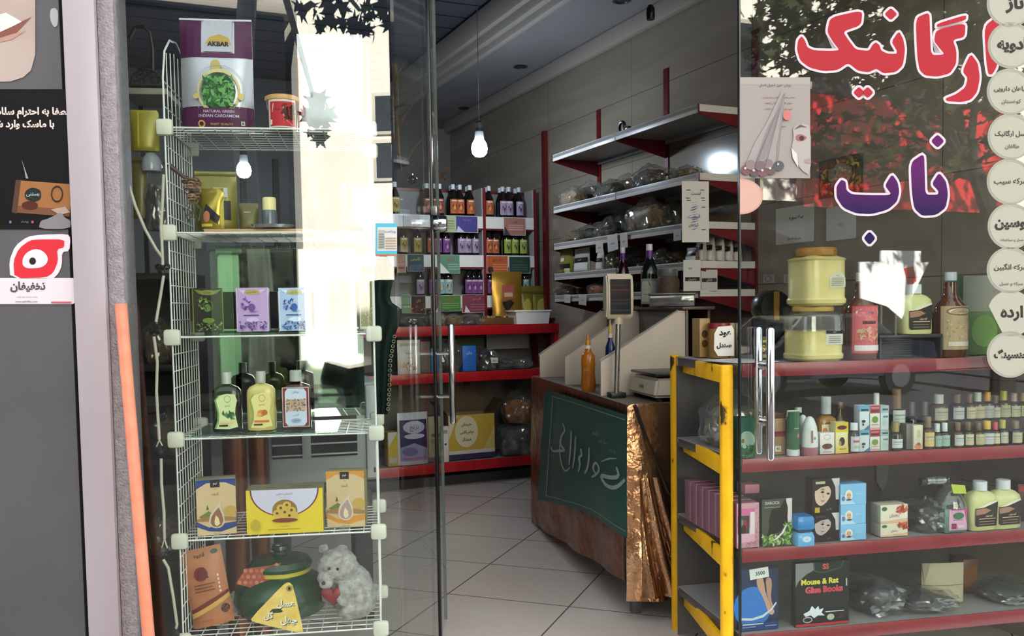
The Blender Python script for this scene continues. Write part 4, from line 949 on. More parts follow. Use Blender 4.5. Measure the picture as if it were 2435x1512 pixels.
# dark shelf unit behind the column with dim goods
sp = hv(345, 1512, shift(PL, .35)); t = thing('dark_cabinet', 'dark open cabinet in the corner behind the left column', 'cabinet', (sp.x, sp.y, 0), RKA); mk = M('#1d1917', .6)
G().box((-.17, .15, .72), (.02, .3, 1.44), mk).link('side_board', t); G().box((.17, .15, .72), (.02, .3, 1.44), mk).link('side_board', t); G().box((0, .3, .72), (.36, .02, 1.44), mk).link('back_board', t)
for z in (.02, .45, .8, 1.12, 1.43): G().box((0, .15, z), (.34, .3, .02), mk).link('shelf_board', t)
for z, xs in ((.46, (-.08, .05)), (.81, (-.06, .08)), (1.13, (-.07, .06))):
    for k, x in enumerate(xs): crumple('plastic_bag', 'dim plastic bag on the %s board of the corner cabinet, %s' % ({.46: 'lowest', .81: 'middle', 1.13: 'upper'}[z], ('column side', 'rack side')[k]), Vector((sp.x, sp.y, 0))+Matrix.Rotation(RKA, 3, 'Z') @ Vector((x, .1, z)), .11, .1, .16, m_dark3 if k else m_dark1)
# ================================================================ back of the shop
m_red = mat_noise('red_enamel', ['#a3121c', '#b81a24'], (8, 8, 8), .3); m_redD = M('#6e0f18', .35); m_lip = M('#e2e0df', .45); m_sh = M('#8f8d8c', .5)
BL = (.15, 6.85, BA); BU = shift(BL, .26)
def s_of(pl, u, v=735): p = hv(u, v, pl); return (p.x-pl[0])*cos(pl[2])+(p.y-pl[1])*sin(pl[2])
zC, zM, zLo = hv(1130, 773, BL).z, hv(1110, 884, BL).z, hv(1110, 1096, BL).z
t = thing('back_counter', 'red edged shop counter with three shelves along the back wall', 'counter', (BL[0], BL[1], 0), BA)
s0, s1 = s_of(BL, 815), s_of(BL, 1333)-.01
for z, dd in ((zC, .46), (zM, .46), (zLo, .46)):
    n = 'counter_top' if z == zC else 'shelf'
    G().box(((s0+s1)/2, dd/2+.01, z-.02), (s1-s0, dd-.02, .025), m_sh).link(n, t, smooth=0); c = t.children[-1]
    G().box(((s0+s1)/2, .006, z-.036), (s1-s0, .012, .072), m_red, bev=.002).link('red_edge', c)
for s in (s0+.02, s_of(BL, 1025)-.55, s_of(BL, 1153), s1-.02): G().box((s, .40, zC/2-.02), (.035, .05, zC-.05), m_redD).link('upright', t, smooth=0)
G().box((s1-.02, .035, zC/2-.02), (.03, .045, zC-.06), m_red).link('front_post', t, smooth=0)
G().box(((s0+s1)/2, .455, zC/2), (s1-s0, .01, zC-.06), M('#6c6863', .6)).link('back_sheet', t, smooth=0)
G().box(((s0+s1)/2, .25, .035), (s1-s0-.02, .3, .07), M('#2c2a2a', .7)).link('plinth', t, smooth=0)
# upper bottle shelving
zt = hv(1150, 447, BU).z; ZB = [hv(1100, 512, BU).z, hv(1100, 605, BU).z, hv(1100, 702, BU).z]
u = thing('bottle_shelving', 'grey bottle shelving with red uprights above the back counter', 'shelving', (BU[0], BU[1], zC), BA)
e0, e1 = s_of(BU, 830), s_of(BU, 1272)
G().box(((e0+e1)/2, .19, (zt-zC)/2+.0), (e1-e0, .01, zt-zC-.04), mat_noise('grey_back_sheet', ['#77777a', '#8a8a8c'], (3, 3, 3), .5)).link('back_sheet', u, smooth=0)
for s in (e0+.01, s_of(BU, 1152), e1):
    G().box((s, .095, (zt-zC)/2), (.012, .18, zt-zC), M('#b5b3b1', .45)).link('side_panel', u, smooth=0); c = u.children[-1]
    G().box((s+.010, .0, (zt-zC)/2), (.02, .02, zt-zC), m_redD).link('red_post', c, smooth=0)
G().box(((e0+e1)/2, .185, zt-zC-.01), (e1-e0, .02, .02), m_redD).link('top_rail', u, smooth=0)
for z in ZB:
    G().box(((e0+e1)/2, .09, z-zC-.01), (e1-e0, .17, .015), m_sh).link('shelf', u, smooth=0); c = u.children[-1]
    G().box(((e0+e1)/2, .004, z-zC-.05), (e1-e0, .006, .09), m_lip).link('white_lip', c, smooth=0); G().box(((e0+e1)/2, .006, z-zC-.1), (e1-e0, .004, .016), m_redD).link('red_lip', c, smooth=0)
# name cards on the lips
cards = [(1053, 513, 1140, 553, '#a9b58c', 'light green and violet price card on the upper back shelf', [('r', .4, .04, .98, .96, '#4b4488'), ('p', [(.4, .04), (.62, .04), (.45, .4)], '#c9c4dc'), ('t', 'عرق نعنا', .7, .75, .4, .14, '#b07ab0'), *[('r', .05, .2+.15*k, .34, .24+.15*k, '#7d8a5c') for k in range(4)]]),
 (1200, 518, 1252, 560, '#a87468', 'salmon price card on the upper back shelf', [('p', [(0, 0), (.3, 0), (.05, .5)], '#3b3a48'), ('t', 'گلاب', .5, .75, .5, .2, '#7a3d3a'), *[('r', .2, .3+.12*k, .9, .35+.12*k, '#c9a79c') for k in range(3)]]),
 (946, 604, 967, 648, '#b3897a', 'narrow peach price card on the middle back shelf', [('r', .1, .2, .8, .3, '#8a5a50'), ('r', .1, .5, .8, .6, '#8a5a50')]),
 (970, 604, 1010, 645, '#21424d', 'dark teal price card with yellow writing on the middle back shelf', [('t', 'کاسنی', .5, .7, .6, .25, '#b8b04a'), ('e', .4, .25, .25, .15, '#2d5c78'), ('s', 14, .1, .05, .9, .4, .14, ('#346b80', '#8a4a3a'))]),
 (1043, 606, 1095, 650, '#5f8a72', 'green and white price card on the middle back shelf', [('p', [(0, 0), (.55, 0), (0, .7)], '#d5dbd2'), ('t', 'شاتره', .55, .75, .5, .18, '#b8453a'), *[('r', .45, .2+.13*k, .95, .25+.13*k, '#9cb8a6') for k in range(3)]]),
 (1158, 608, 1209, 650, '#bb5e38', 'orange price card on the middle back shelf', [('t', 'بهار نارنج', .5, .75, .7, .2, '#4a1f18'), ('e', .18, .2, .14, .18, '#40302a'), *[('r', .3, .2+.14*k, .95, .25+.14*k, '#d78f68') for k in range(3)]]),
 (1211, 610, 1262, 650, '#2f4a40', 'dark green price card on the middle back shelf', [('t', 'رازیانه', .5, .7, .6, .2, '#7f5a4a'), *[('r', .15, .2+.14*k, .85, .24+.14*k, '#5a7568') for k in range(3)]]),
 (955, 700, 976, 745, '#7f9a78', 'narrow light green price card on the lower back shelf', [('r', .1, .3, .9, .4, '#a9c0a0')]),
 (977, 703, 1012, 746, '#3a1626', 'maroon price card with yellow writing on the lower back shelf', [('t', 'انار', .5, .7, .6, .22, '#c9a83a'), ('s', 16, .05, .05, .95, .45, .13, ('#7a2a3a', '#b8862a', '#4a1a2a'))]),
 (1024, 701, 1042, 742, '#6e3644', 'narrow rose price card on the lower back shelf', [('p', [(.5, 0), (1, 0), (1, .3)], '#d8ccd0')]),
 (1043, 702, 1096, 740, '#4f7a42', 'grass green price card on the lower back shelf', [('t', 'زیره', .5, .72, .5, .2, '#b5503a'), *[('r', .15, .2+.14*k, .9, .24+.14*k, '#86a872') for k in range(3)]]),
 (1098, 700, 1156, 743, '#7d4052', 'rose purple price card on the lower back shelf', [('p', [(.1, 0), (.35, 0), (.15, .4)], '#dccfd4'), ('t', 'گل سرخ', .6, .75, .5, .18, '#c48a98'), *[('r', .35, .15+.14*k, .95, .19+.14*k, '#a36f80') for k in range(3)]]),
 (963, 510, 1003, 538, '#c5c4c6', 'blank white card on the upper back shelf', [('r', .1, .4, .5, .5, '#b5b4b8')])]
for x0, y0, x1, y1, col, lab, it in cards:
    p0, p1 = hv(x0, y1, BU), hv(x1, y1, BU); w = (p1-p0).length; h = hv((x0+x1)/2, y0, BU).z-(p0.z+p1.z)/2
    P = along(BU, s_of(BU, (x0+x1)/2), (p0.z+p1.z)/2, -.006)
    g = G(); g.box((0, 0, h/2), (w, .002, h), M('#d2d0cc', .4)); art(g, [('r', .02, .02, .98, .98, col)]+it, front(w, -.001), w, h, eps=.0006)
    tag(g.link('price_card', loc=P, rz=BA, smooth=0), lab, 'price card')
# bottles
BPROF = [(0, 0), (.9, 0), (1, .03), (1, .5), (.85, .62), (.5, .74), (.34, .80), (.32, .86), (0, .86)]
m_bdark = M('#1a1512', .12); m_capw = M('#c8ccd0', .35)
protos = {}
def back_bottle(col, d2):
    if col in protos: return protos[col], True
    o = bottle('distillate_bottle', 'x', 'bottle', (0, 0, 0), BA, .072, .235, BPROF, m_bdark, (.46, .84, 1.0, m_capw), (.06, .52, 1.0, [('e', .5, .45, .24, .3, '#241c1c'), ('e', .5, .4, .12, .14, d2), ('r', .2, .85, .8, .92, '#e0d8d4')], col), seg=14)
    protos[col] = o; return o, False
used_l = set()
def put_back(us, row, bay, cols, cname, dep=(0,), d0=.045):
    z = ZB[row]
    for i, (u_, c) in enumerate(zip(us, cols)):
        for d in dep:
            P = along(shift(BU, d0+d*.078), s_of(shift(BU, d0), u_)+random.uniform(-.003, .003)+d*.012, z)
            o, again = back_bottle(c[0], c[1])
            lab = '%s labelled dark bottle, %s in the %s row of the %s bay%s' % (c[2], ORD[i], ('top', 'middle', 'bottom')[row], bay, ', behind' if d else '')
            if again: o = dup(o, P, BA+random.uniform(-.15, .15), lab)
            else: o.location = P; o['label'] = lab
            o['group'] = 'distillate bottles on the %s back shelf' % ('top', 'middle', 'bottom')[row]
OR, RD_, LI, PU, YE, LM, TE = ('#b5623c', '#d98a4a', 'orange'), ('#8f4a42', '#c47a5a', 'brick red'), ('#a392ad', '#5a3a6a', 'lilac'), ('#7d4a86', '#b58ac0', 'purple'), ('#b09a52', '#7a3a22', 'yellow'), ('#98ad4a', '#4a3a6a', 'lime'), ('#8fb0b0', '#c9a27a', 'teal')
put_back((1021, 1035, 1051, 1083, 1099, 1121), 0, 'middle', (RD_, RD_, RD_, OR, OR, OR), '', (0, 1)); put_back((1167, 1199, 1214, 1237), 0, 'right', (OR, LI, LI, LI), '', (0, 1)); put_back((946,), 0, 'left', (YE,), '')
put_back((961, 995), 1, 'left', (YE, YE), ''); put_back((1028, 1043, 1062, 1098, 1114, 1132), 1, 'middle', (OR, PU, PU, LI, LI, LI), '', (0, 1)); put_back((1163, 1179, 1208, 1224, 1245), 1, 'right', (OR, OR, LM, LM, LM), '', (0, 1))
put_back((999,), 2, 'left', (LI,), ''); put_back((1027, 1047, 1066, 1114, 1128, 1142), 2, 'middle', (PU, TE, TE, PU, PU, PU), ''); put_back((1166, 1250), 2, 'right', (PU, TE), '')
# goods on the counter
def bk(u0, u1, vt, z, d=.08): return place(shift(BL, d), u0, u1, vt, z)
for k, (u0, u1, vt, mc, lab) in enumerate(((962, 1012, 752, m_dark2, 'dark flat pack of dried fruit at the left of the back counter'), (1022, 1058, 744, m_tan, 'clear pack of pale nuts on the back counter'), (1056, 1100, 748, m_gold, 'clear pack of dried lemon rings on the back counter'), (1098, 1142, 746, m_dark1, 'clear pack of dark herbs on the back counter'))):
    P, w, h = bk(u0, u1, vt, zC, .1); crumple('snack_pack', lab, P, w*1.05, .12, h, mc, None, BA, fill=.95)
P, w, h = bk(1139, 1224, 745, zC, .07); t = thing('snack_tray', 'shallow tray of dried snacks under film on the back counter', 'tray', P, BA)
G().box((0, .06, h*.3), (w, .12, h*.6), M('#6b4a2c', .3), bev=.008, taper=None).link('tray', t); g = G()
for k in range(26): g.ball((random.uniform(-w*.42, w*.42), random.uniform(.02, .1), h*.62), random.uniform(.010, .018), M(random.choice(('#7a5c34', '#a58452', '#4a3320', '#8f7a58')), .4), 1, noise=.2)
c = g.link('snacks', t); c['kind'] = 'stuff'
P, w, h = bk(1225, 1313, 737, zC, .01); t = thing('white_tub', 'white rectangular plastic tub on the corner of the back counter', 'tub', P, BA); mw = M('#efecec', .4)
g = G(); b = bmesh.new(); wl = .005
def frus(g, w0, d0, w1, d1, z0, z1, m):
    A = [g.bm.verts.new((x*w0/2, y*d0/2, z0)) for x, y in ((-1, -1), (1, -1), (1, 1), (-1, 1))]; B = [g.bm.verts.new((x*w1/2, y*d1/2, z1)) for x, y in ((-1, -1), (1, -1), (1, 1), (-1, 1))]
    for k in range(4): g.bm.faces.new([A[k], A[(k+1) % 4], B[(k+1) % 4], B[k]]).material_index = g.mi(m)
    return A, B
b.free(); dd = .17
A, B = frus(g, w*.86, dd*.86, w*.94, dd*.94, 0, h, mw); g.bm.faces.new(A[::-1]); C_, D_ = frus(g, w*.84, dd*.84, w*.92, dd*.92, .005, h, mw); g.bm.faces.new(C_)
o = g.link('tub_body', t, smooth=0); o.location = (0, dd/2, 0)
g = G(); 
for x, y, sx, sy in ((0, -dd*.47, w, .012), (0, dd*.47, w, .012), (-w*.485, 0, .012, dd), (w*.485, 0, .012, dd)): g.box((x, y+dd/2, h-.006), (sx, sy, .012), mw, bev=.002)
g.link('rim', t)
P, w, h = bk(1172, 1241, 646, zC, .215); pouch('gold_pouch', 'large shiny gold foil pouch standing on the back counter', 'pouch', P, BA-.05, w, .05, h, M('#b08a3a', .3, .7), [('r', .32, .48, .72, .75, '#a8584a'), ('r', .38, .52, .66, .6, '#c9a888'), ('p', [(.3, .42), (.45, .2), (.7, .4), (.6, .46)], '#2c2016'), ('r', .42, .05, .58, .25, '#d8c890')], seal=.05, wr=.006)
for u0, u1, lab in ((1238, 1268, 'small olive pouch beside the gold pouch'), (1267, 1309, 'small olive pouch nearest the shop corner')):
    P, w, h = bk(u0, u1, 680, zC, .215); pouch('gold_pouch', lab, 'pouch', P, BA, w, .05, h, m_olive, [('e', .5, .45, .3, .22, '#b3a44e'), ('r', .25, .1, .75, .25, '#c9bf86'), ('r', .0, .8, 1, .86, '#5a561e')], wr=.006)
# middle shelf
P, w, h = bk(946, 1000, 808, zM, .04); pouch('seed_packet', 'white seed packet with brown picture on the back middle shelf', 'packet', P, BA, w, .04, h, M('#cfcac2', .4), [('r', .1, .82, .9, .9, '#a9a6a4'), ('t', 'تخمه', .5, .62, .3, .06, '#5a4a3c'), ('t', 'آفتابگردان', .5, .48, .6, .05, '#9a5a3a'), ('s', 40, .15, .12, .85, .34, .06, ('#b8763e', '#8a5a2e', '#d09a5a'))], seal=.04)
P, w, h = bk(1001, 1024, 812, zM, .06); carton('goods_box', 'narrow grey box beside the white seed packet', 'box', P, BA, w, .08, h, '#6e6a66', [('r', .1, .6, .9, .8, '#8a6a5a')])
P, w, h = bk(1026, 1044, 828, zM, .08); carton('goods_box', 'blue box half hidden behind the black bag', 'box', P, BA, w, .08, h, '#2a6ab0', [('r', .1, .7, .9, .85, '#8ab8dc')])
P, w, h = bk(1042, 1098, 806, zM, .10); crumple('black_bag', 'black plastic bag with white edge on the back middle shelf', P, w, .14, h, M('#1a1816', .35), None, BA, fill=.96)
P, w, h = bk(1101, 1133, 822, zM, .05); carton('goods_box', 'bright blue box in the middle of the back shelf', 'box', P, BA, w, .08, h, '#1f62b8', [('t', 'چای', .5, .72, .6, .16, '#a8c8e8'), *[('r', .1, .1+.12*k, .9, .14+.12*k, '#2f74c8') for k in range(4)]])
P, w, h = bk(1134, 1181, 830, zM, .10); o = crumple('black_bag', 'black bag with white sticker on the back middle shelf', P, w, .14, h, M('#211a18', .35), None, BA, fill=.98)
g = G(); art(g, [('r', 0, 0, 1, 1, '#d0ccc8'), ('r', .2, .3, .8, .6, '#9a9690')], lambda x, z, e: Vector((x-.0, -.089-e, h*.35+z)), .055, .04); g.link('sticker', o)
for k, (u0, u1, vt, lab) in enumerate(((1180, 1222, 848, 'flat clear packs lying beside the black bag'), (1218, 1262, 850, 'flat clear packs at the right end of the shelf'))):
    P, w, h = bk(u0, u1, vt, zM, .10); crumple('flat_pack', lab, P, w, .14, h, M(('#3a3c38', '#6a6a66')[k], .4), None, BA, fill=.95, cat='pack')
for x0, x1, y0, y1, col, lab in ((1088, 1142, 800, 822, '#4a5a44', 'olive green card under the back counter edge'), (1157, 1258, 799, 829, '#9a9896', 'pale grey card under the back counter edge'), (1026, 1075, 800, 826, '#4c5248', 'dark green card under the back counter edge')):
    pl = shift(BL, .36); p0, p1 = hv(x0, y1, pl), hv(x1, y1, pl); h = zC-.04-p0.z; g = G(); g.box((0, 0, h/2), ((p1-p0).length, .004, h), M(col, .5)); art(g, [('r', .3, .4, .7, .5, '#7a5a4a')] if col != '#9a9896' else [], front((p1-p0).length, -.002), (p1-p0).length, h)
    tag(g.link('shelf_card', loc=(p0+p1)/2, rz=BA), lab, 'card')
# lowest shelf
P, w, h = bk(947, 1018, 980, zLo, .07); pouch('detergent_bag', 'blue and white bag of powder on the lowest back shelf', 'bag', P, BA, w, .09, h, M('#c9c9d0', .35), [('r', .06, .08, .96, .86, '#2b2f5c'), ('p', [(.06, .08), (.96, .08), (.96, .3), (.5, .42), (.06, .34)], '#8f90ba'), ('e', .52, .72, .36, .12, '#b8bcd4'), ('t', 'برنج', .52, .7, .6, .12, '#9c3a34'), ('e', .52, .55, .34, .05, '#c5c4dc'), ('e', .35, .26, .25, .08, '#6a6ca0'), ('r', .1, .12, .95, .14, '#b85a7a')], seal=.07)
P, w, h = bk(924, 947, 1028, zLo, .05); carton('goods_box', 'yellow and white carton at the left end of the lowest shelf', 'box', P, BA, w, .1, h, '#c5a83a', [('p', [(0, 1), (1, 1), (0, .55)], '#c9c8cc'), ('r', .1, .1, .9, .25, '#b8b6b0')])
P, w, h = bk(1053, 1068, 1014, zLo, .0+.03); carton('goods_box', 'tall narrow white box on the lowest back shelf', 'box', P, BA, w, .05, h, '#cbc8c6', [('e', .5, .5, .18, .03, '#3a3a3c'), ('r', .2, .8, .8, .9, '#8a8a90')])
P, w, h = bk(1070, 1176, 985, zLo, .09); t = thing('cardboard_box', 'large open carton with yellow print and round emblem', 'box', P, BA); mcb = mat_noise('cardboard', ['#7c6a55', '#8b785f'], (6, 6, 6), .8); w_ = w*1.02
g = G(); dd = .2
for x, y, sx, sy in ((0, .003, w_, .006), (0, dd, w_, .006), (-w_/2, dd/2, .006, dd), (w_/2, dd/2, .006, dd)): g.box((x, y, h/2), (sx, sy, h), mcb)
g.box((0, dd/2, .003), (w_, dd, .006), mcb); art(g, [('r', 0, .1, 1, 1, '#bda043'), ('p', [(0, 1), (.2, 1), (.0, .45)], '#d3c9a8'), ('p', [(.7, .1), (1, .1), (1, .7)], '#c9b468'), ('r', 0, 0, 1, .12, '#3a3552'), ('r', 0, .12, 1, .2, '#c9c5c0'), ('e', .38, .62, .25, .36, '#cfc8a8'), ('t', 'خرمای', .38, .78, .22, .15, '#332c22'), ('t', 'مضافتی', .38, .6, .3, .15, '#332c22'), ('t', 'ممتاز', .38, .44, .22, .1, '#332c22')], front(w_, 0), w_, h, eps=.0008); g.link('box_body', t, smooth=0)
g = G(); f_ = [(-w_/2, dd, h), (w_/2, dd, h), (w_/2+.03, dd+.05, h+.2), (-w_/2-.02, dd+.05, h+.2)]; g.face(f_, mcb); bmesh.ops.solidify(g.bm, geom=g.bm.faces[:], thickness=.004); g.link('back_flap', t, smooth=0)
for sx in (-1, 1):
    g = G(); g.face([(sx*w_/2, .01, h), (sx*w_/2, dd-.01, h), (sx*(w_/2+.08), dd, h+.1), (sx*(w_/2+.08), .0, h+.1)], mcb); bmesh.ops.solidify(g.bm, geom=g.bm.faces[:], thickness=.004); g.link('side_flap', t, smooth=0)
P, w, h = bk(1020, 1056, 990, zLo, .1); carton('goods_box', 'pale carton with green print behind the door handle', 'box', P, BA, w, .12, h, '#a39c7c', [('r', .2, .55, .8, .62, '#4a5a44'), ('r', .15, .4, .85, .5, '#7c8a5c'), ('r', 0, 0, 1, .1, '#6a5a6a')])
P, w, h = bk(1186, 1262, 1008, zLo, .12); t_ = crumple('clear_bag', 'clear bag of grey goods under the amber bag', P, w, .2, h, M('#55524c', .5), None, BA, fill=1.0)
P2, w2, h2 = place(shift(BL, .12), 1196, 1262, 930, zLo+h*1.0); crumple('amber_bag', 'amber plastic bag resting on the clear bag', P2+Vector((0, 0, .012)), w2, .2, h2, mat_noise('amber_film', ['#8a4e0c', '#b8741c'], (12, 12, 12), .2), None, BA)
# pilaster strip and black slotted rails on the back wall
KB = shift(BL, .0); WBp = (K[0], K[1], math.atan2(.41, .912))
a, b = s_of(WBp, 1033), s_of(WBp, 1073); g = G(); zp = hv(1053, 310, WBp).z; g.box(((a+b)/2, -.03, zp/2), (b-a, .06, zp), M('#77777c', .6)); struct(g.link('trim_6', loc=(WBp[0], WBp[1], 0), rz=WBp[2], smooth=0))
for k, u_ in enumerate((577, 654, 735)):
    s = s_of(WBp, u_, 400); g = G(); g.box((0, -.015, 0), (.05, .03, 1.9), M('#17181a', .5)); 
    o = g.link('wall_rail', loc=along(WBp, s, 1.75), rz=WBp[2], smooth=0); tag(o, 'black slotted wall rail on the back wall, %s from the left of three' % ORD[k], 'rail', 'black wall rails')
# branch decoration with glass ball
bp = hy(960, 330, 5.0); t = thing('branch_decoration', 'bare brown branches hanging beyond the left pane edge', 'branches', bp); mbk = mat_noise('twig', ['#4a3620', '#7a6038'], (30, 30, 30), .8)
def br(pts, r): 
    P_ = [hy(u_, v_, 5.0+dy)-bp for u_, v_, dy in pts]; G().tube(P_, r, mbk, 7, r2=r*.45).link('branch', t)
br([(938, 150, 0), (942, 230, .05), (943, 300, 0), (947, 360, -.03), (953, 405, 0)], .016); br([(942, 320, 0), (955, 290, .04), (965, 270, .08), (985, 245, .1)], .009); br([(950, 385, 0), (972, 378, .0), (985, 350, .02), (1005, 330, .05)], .009); br([(941, 255, 0), (955, 250, -.05), (980, 249, -.08)], .008); br([(940, 200, 0), (950, 170, 0), (962, 150, .1)], .007); br([(943, 300, 0), (936, 330, 0), (915, 350, .05)], .006)
gb = hy(981, 428, 5.0); t2 = thing('glass_ball', 'dark glass ball ornament above the back bottle shelf', 'ornament', gb)
G().ball((0, 0, 0), .027, M('#23262a', .04, .2, coat=1.0), 3).link('ball', t2); G().tube([(0, 0, .025), (0, 0, .20)], .0012, M('#4a4238', .6), 5).link('thread', t2); G().lathe([(0, .024), (.008, .024), (.008, .034), (0, .034)], m_chrome, 10).link('ball_cap', t2)
bp2 = hy(1050, 400, 5.4); t3 = thing('twig_ornament', 'thin white string of beads ending in a small twig star', 'ornament', bp2)
G().tube([hy(1030, 270, 5.4)-bp2, hy(1031, 320, 5.4)-bp2, hy(1034, 380, 5.4)-bp2, hy(1040, 405, 5.4)-bp2], .002, M('#b8b8ba', .4), 5).link('string', t3)
for u_, v_, r in ((1030, 272, .012), (1033, 315, .008), (1036, 397, .008)): G().ball(hy(u_, v_, 5.4)-bp2, r, M('#c9ccd2', .25), 2, (.8, .8, 1.3)).link('bead', t3)
for pts in ([(1040, 402), (1048, 416), (1060, 428)], [(1052, 418), (1060, 402), (1066, 390)], [(1045, 424), (1056, 414), (1068, 405)]): G().tube([hy(u_, v_, 5.4)-bp2 for u_, v_ in pts], .005, mbk, 6).link('twig', t3)
# ---------------------------------------------------------------- lamps that are lit
def bulb(name, label, u_, v_, y, ztop, watt, k=1.0):
    c = hy(u_, v_, y); t = thing(name, label, 'light bulb', c); t.scale = (k, k, k); ztop = c.z+(ztop-c.z)/k
    G().lathe([(0, -.040), (.020, -.036), (.033, -.022), (.037, 0), (.033, .020), (.024, .036), (0, .037)], M('#ffffff', .4, emit=('#d9ecff', watt)), 24).link('glowing_bulb', t)
    G().lathe([(0, .036), (.023, .036), (.019, .075), (.014, .08), (0, .08)], M('#d5d8dc', .4), 20).link('bulb_base', t)
    G().lathe([(0, .078), (.016, .078), (.017, .115), (.007, .125), (0, .125)], M('#3a3b3f', .5), 16).link('lamp_holder', t)
    G().tube([(0, 0, .12), (.0, 0, ztop-c.z)], .0022, M('#8f9296', .5), 6).link('cord', t)
    return t
bulb('light_bulb', 'lit white bulb hanging on a long cord in the shop', 1140, 353, 5.85, 3.42, 200, 1.4)
bulb('light_bulb', 'lit white bulb seen through the rack\'s second tier', 580, 405, 7.0, 3.42, 90, 1.5)
c = hy(1547, 30, 4.7); t = thing('pendant_lamp', 'black pendant lamp holder hanging near the ceiling', 'lamp', c)
G().lathe([(0, -.035), (.02, -.035), (.022, -.01), (.021, .02), (.012, .037), (0, .04)], M('#0c0c0e', .4), 20).link('holder', t); G().tube([(0, 0, .035), (0, 0, 3.15-c.z)], .002, M('#c0bcb6', .5), 6).link('cord', t)
# ================================================================ shelving on the right wall
WR = RW[2]; RF = (.295, 6.205, WR); WL = 1.643; ZW = [2.336, 1.986, 1.738, 1.533, 1.386]
def wl(pt): return Vector((pt[0], pt[1], 0))
m_board = M('#8b8885', .4); m_wlip = M('#c4beb8', .4); m_br = M('#5f0d14', .35)
t = thing('wall_shelving', 'grey shelves on red brackets along the right wall', 'shelving', (RF[0], RF[1], 0), WR)
for z in ZW:
    for k in range(2):
        x0 = k*WL/2+.006; x1 = (k+1)*WL/2-.006
        G().box(((x0+x1)/2, .18, z-.012), (x1-x0, .36, .02), m_board).link('shelf', t, smooth=0); c = t.children[-1]
        G().box(((x0+x1)/2, .003, z-.02), (x1-x0, .006, .044), m_wlip, bev=.001).link('shelf_lip', c); G().box(((x0+x1)/2, .355, z-.03), (x1-x0, .008, .03), M('#a9adb2', .3)).link('back_rail', c)
    for k in range(3):
        x = k*WL/2; g = G(); g.prism([(.0, z-.044), (.0, z+.001), (.37, z+.001), (.37, z-.13)], -.004, .004, m_br, lambda a, b, c_, x=x: Vector((x+b, a, c_))); c = g.link('bracket', t, smooth=0)
        if k == 2: G().box((x+.006, .185, z-.018), (.004, .36, .036), m_wlip).link('white_end', c, smooth=0)
for k in range(3):
    top = hv((1415, 1572, 1783)[k], (265, 165, 30)[k], RWALL).z; G().box((k*WL/2, .375, (.9+min(top, 2.75))/2), (.045, .03, min(top, 2.75)-.9), m_br).link('post', t, smooth=0)
p = hv(1300, 400, RWALL); g = G(); zt_ = hv(1300, 312, RWALL).z; g.box((0, -.016, zt_/2), (.05, .03, zt_), m_br); tag(g.link('wall_post', loc=(p.x, p.y, 0), rz=WR, smooth=0), 'single dark red slotted post in the back right corner', 'post')
def rw(u0, u1, vt, lv, d=.06): return place(shift(RF, d), u0, u1, vt, ZW[lv]+.001)
# small black tape dispenser on the top shelf
P, w, h = rw(1438, 1508, 296, 0, .02); t = thing('tape_dispenser', 'small black dispenser on the edge of the top wall shelf', 'dispenser', P, WR); mk_ = M('#111113', .35)
g = G(); g.tube([(-.02+.03*cos(2*pi*k/14), .03, .04+.03*sin(2*pi*k/14)) for k in range(14)], .010, mk_, 8, closed=True); g.link('tape_roll', t); G().box((.0, .03, .006), (.11, .03, .012), mk_, bev=.003).link('base', t); G().box((.045, .03, .022), (.04, .028, .02), mk_, bev=.005).link('arm', t)
mats = [m_dark1, m_dark2, m_dark3, m_tan, m_gold]
bags = [
 (1, [(1330, 1384, 440, 3, 'pale nuts'), (1372, 1432, 428, 1, 'dark berries'), (1428, 1478, 425, 0, 'dark herbs'), (1462, 1520, 412, 2, 'brown roots'), (1516, 1572, 388, 0, 'tall brown herbs'), (1566, 1614, 398, 1, 'black berries'), (1608, 1656, 392, 2, 'brown bark')]),
 (2, [(1332, 1385, 545, 2, 'brown roots'), (1378, 1430, 530, 0, 'dark herbs'), (1425, 1472, 515, 1, 'black seeds'), (1466, 1506, 490, 3, 'white and silver wrap'), (1500, 1582, 468, 4, 'small brown seeds'), (1574, 1622, 478, 1, 'black tea')]),
 (3, [(1444, 1470, 590, 1, 'dark leaves'), (1500, 1538, 596, 0, 'green leaves'), (1560, 1588, 590, 1, 'black berries'), (1586, 1618, 584, 2, 'grey herbs')]),
 (4, [(1318, 1362, 672, 0, 'green leaves'), (1356, 1408, 678, 1, 'dark leaves'), (1410, 1446, 668, 4, 'dried orange slices')])]
lv_n = {1: 'second', 2: 'third', 3: 'fourth', 4: 'lowest'}
for lv, row in bags:
    for k, (u0, u1, vt, mi, what) in enumerate(row):
        u0 += 14*(k == 0); P, w, h = rw(u0, u1, vt, lv, .085+.15*(k % 2)); mm = mats[mi] if what != 'dried orange slices' else mat_noise('orange_slices', ['#8a3f14', '#c46a2a', '#6a2f10'], (40, 40, 40), .4)
        if what.startswith('white'): mm = M('#b0b8bc', .3)
        crumple('goods_bag', 'clear bag of %s, %s bag on the %s wall shelf' % (what, ORD[k], lv_n[lv]), P, w*.95, .135, h, mm, 'clear bags on the wall shelving', WR)
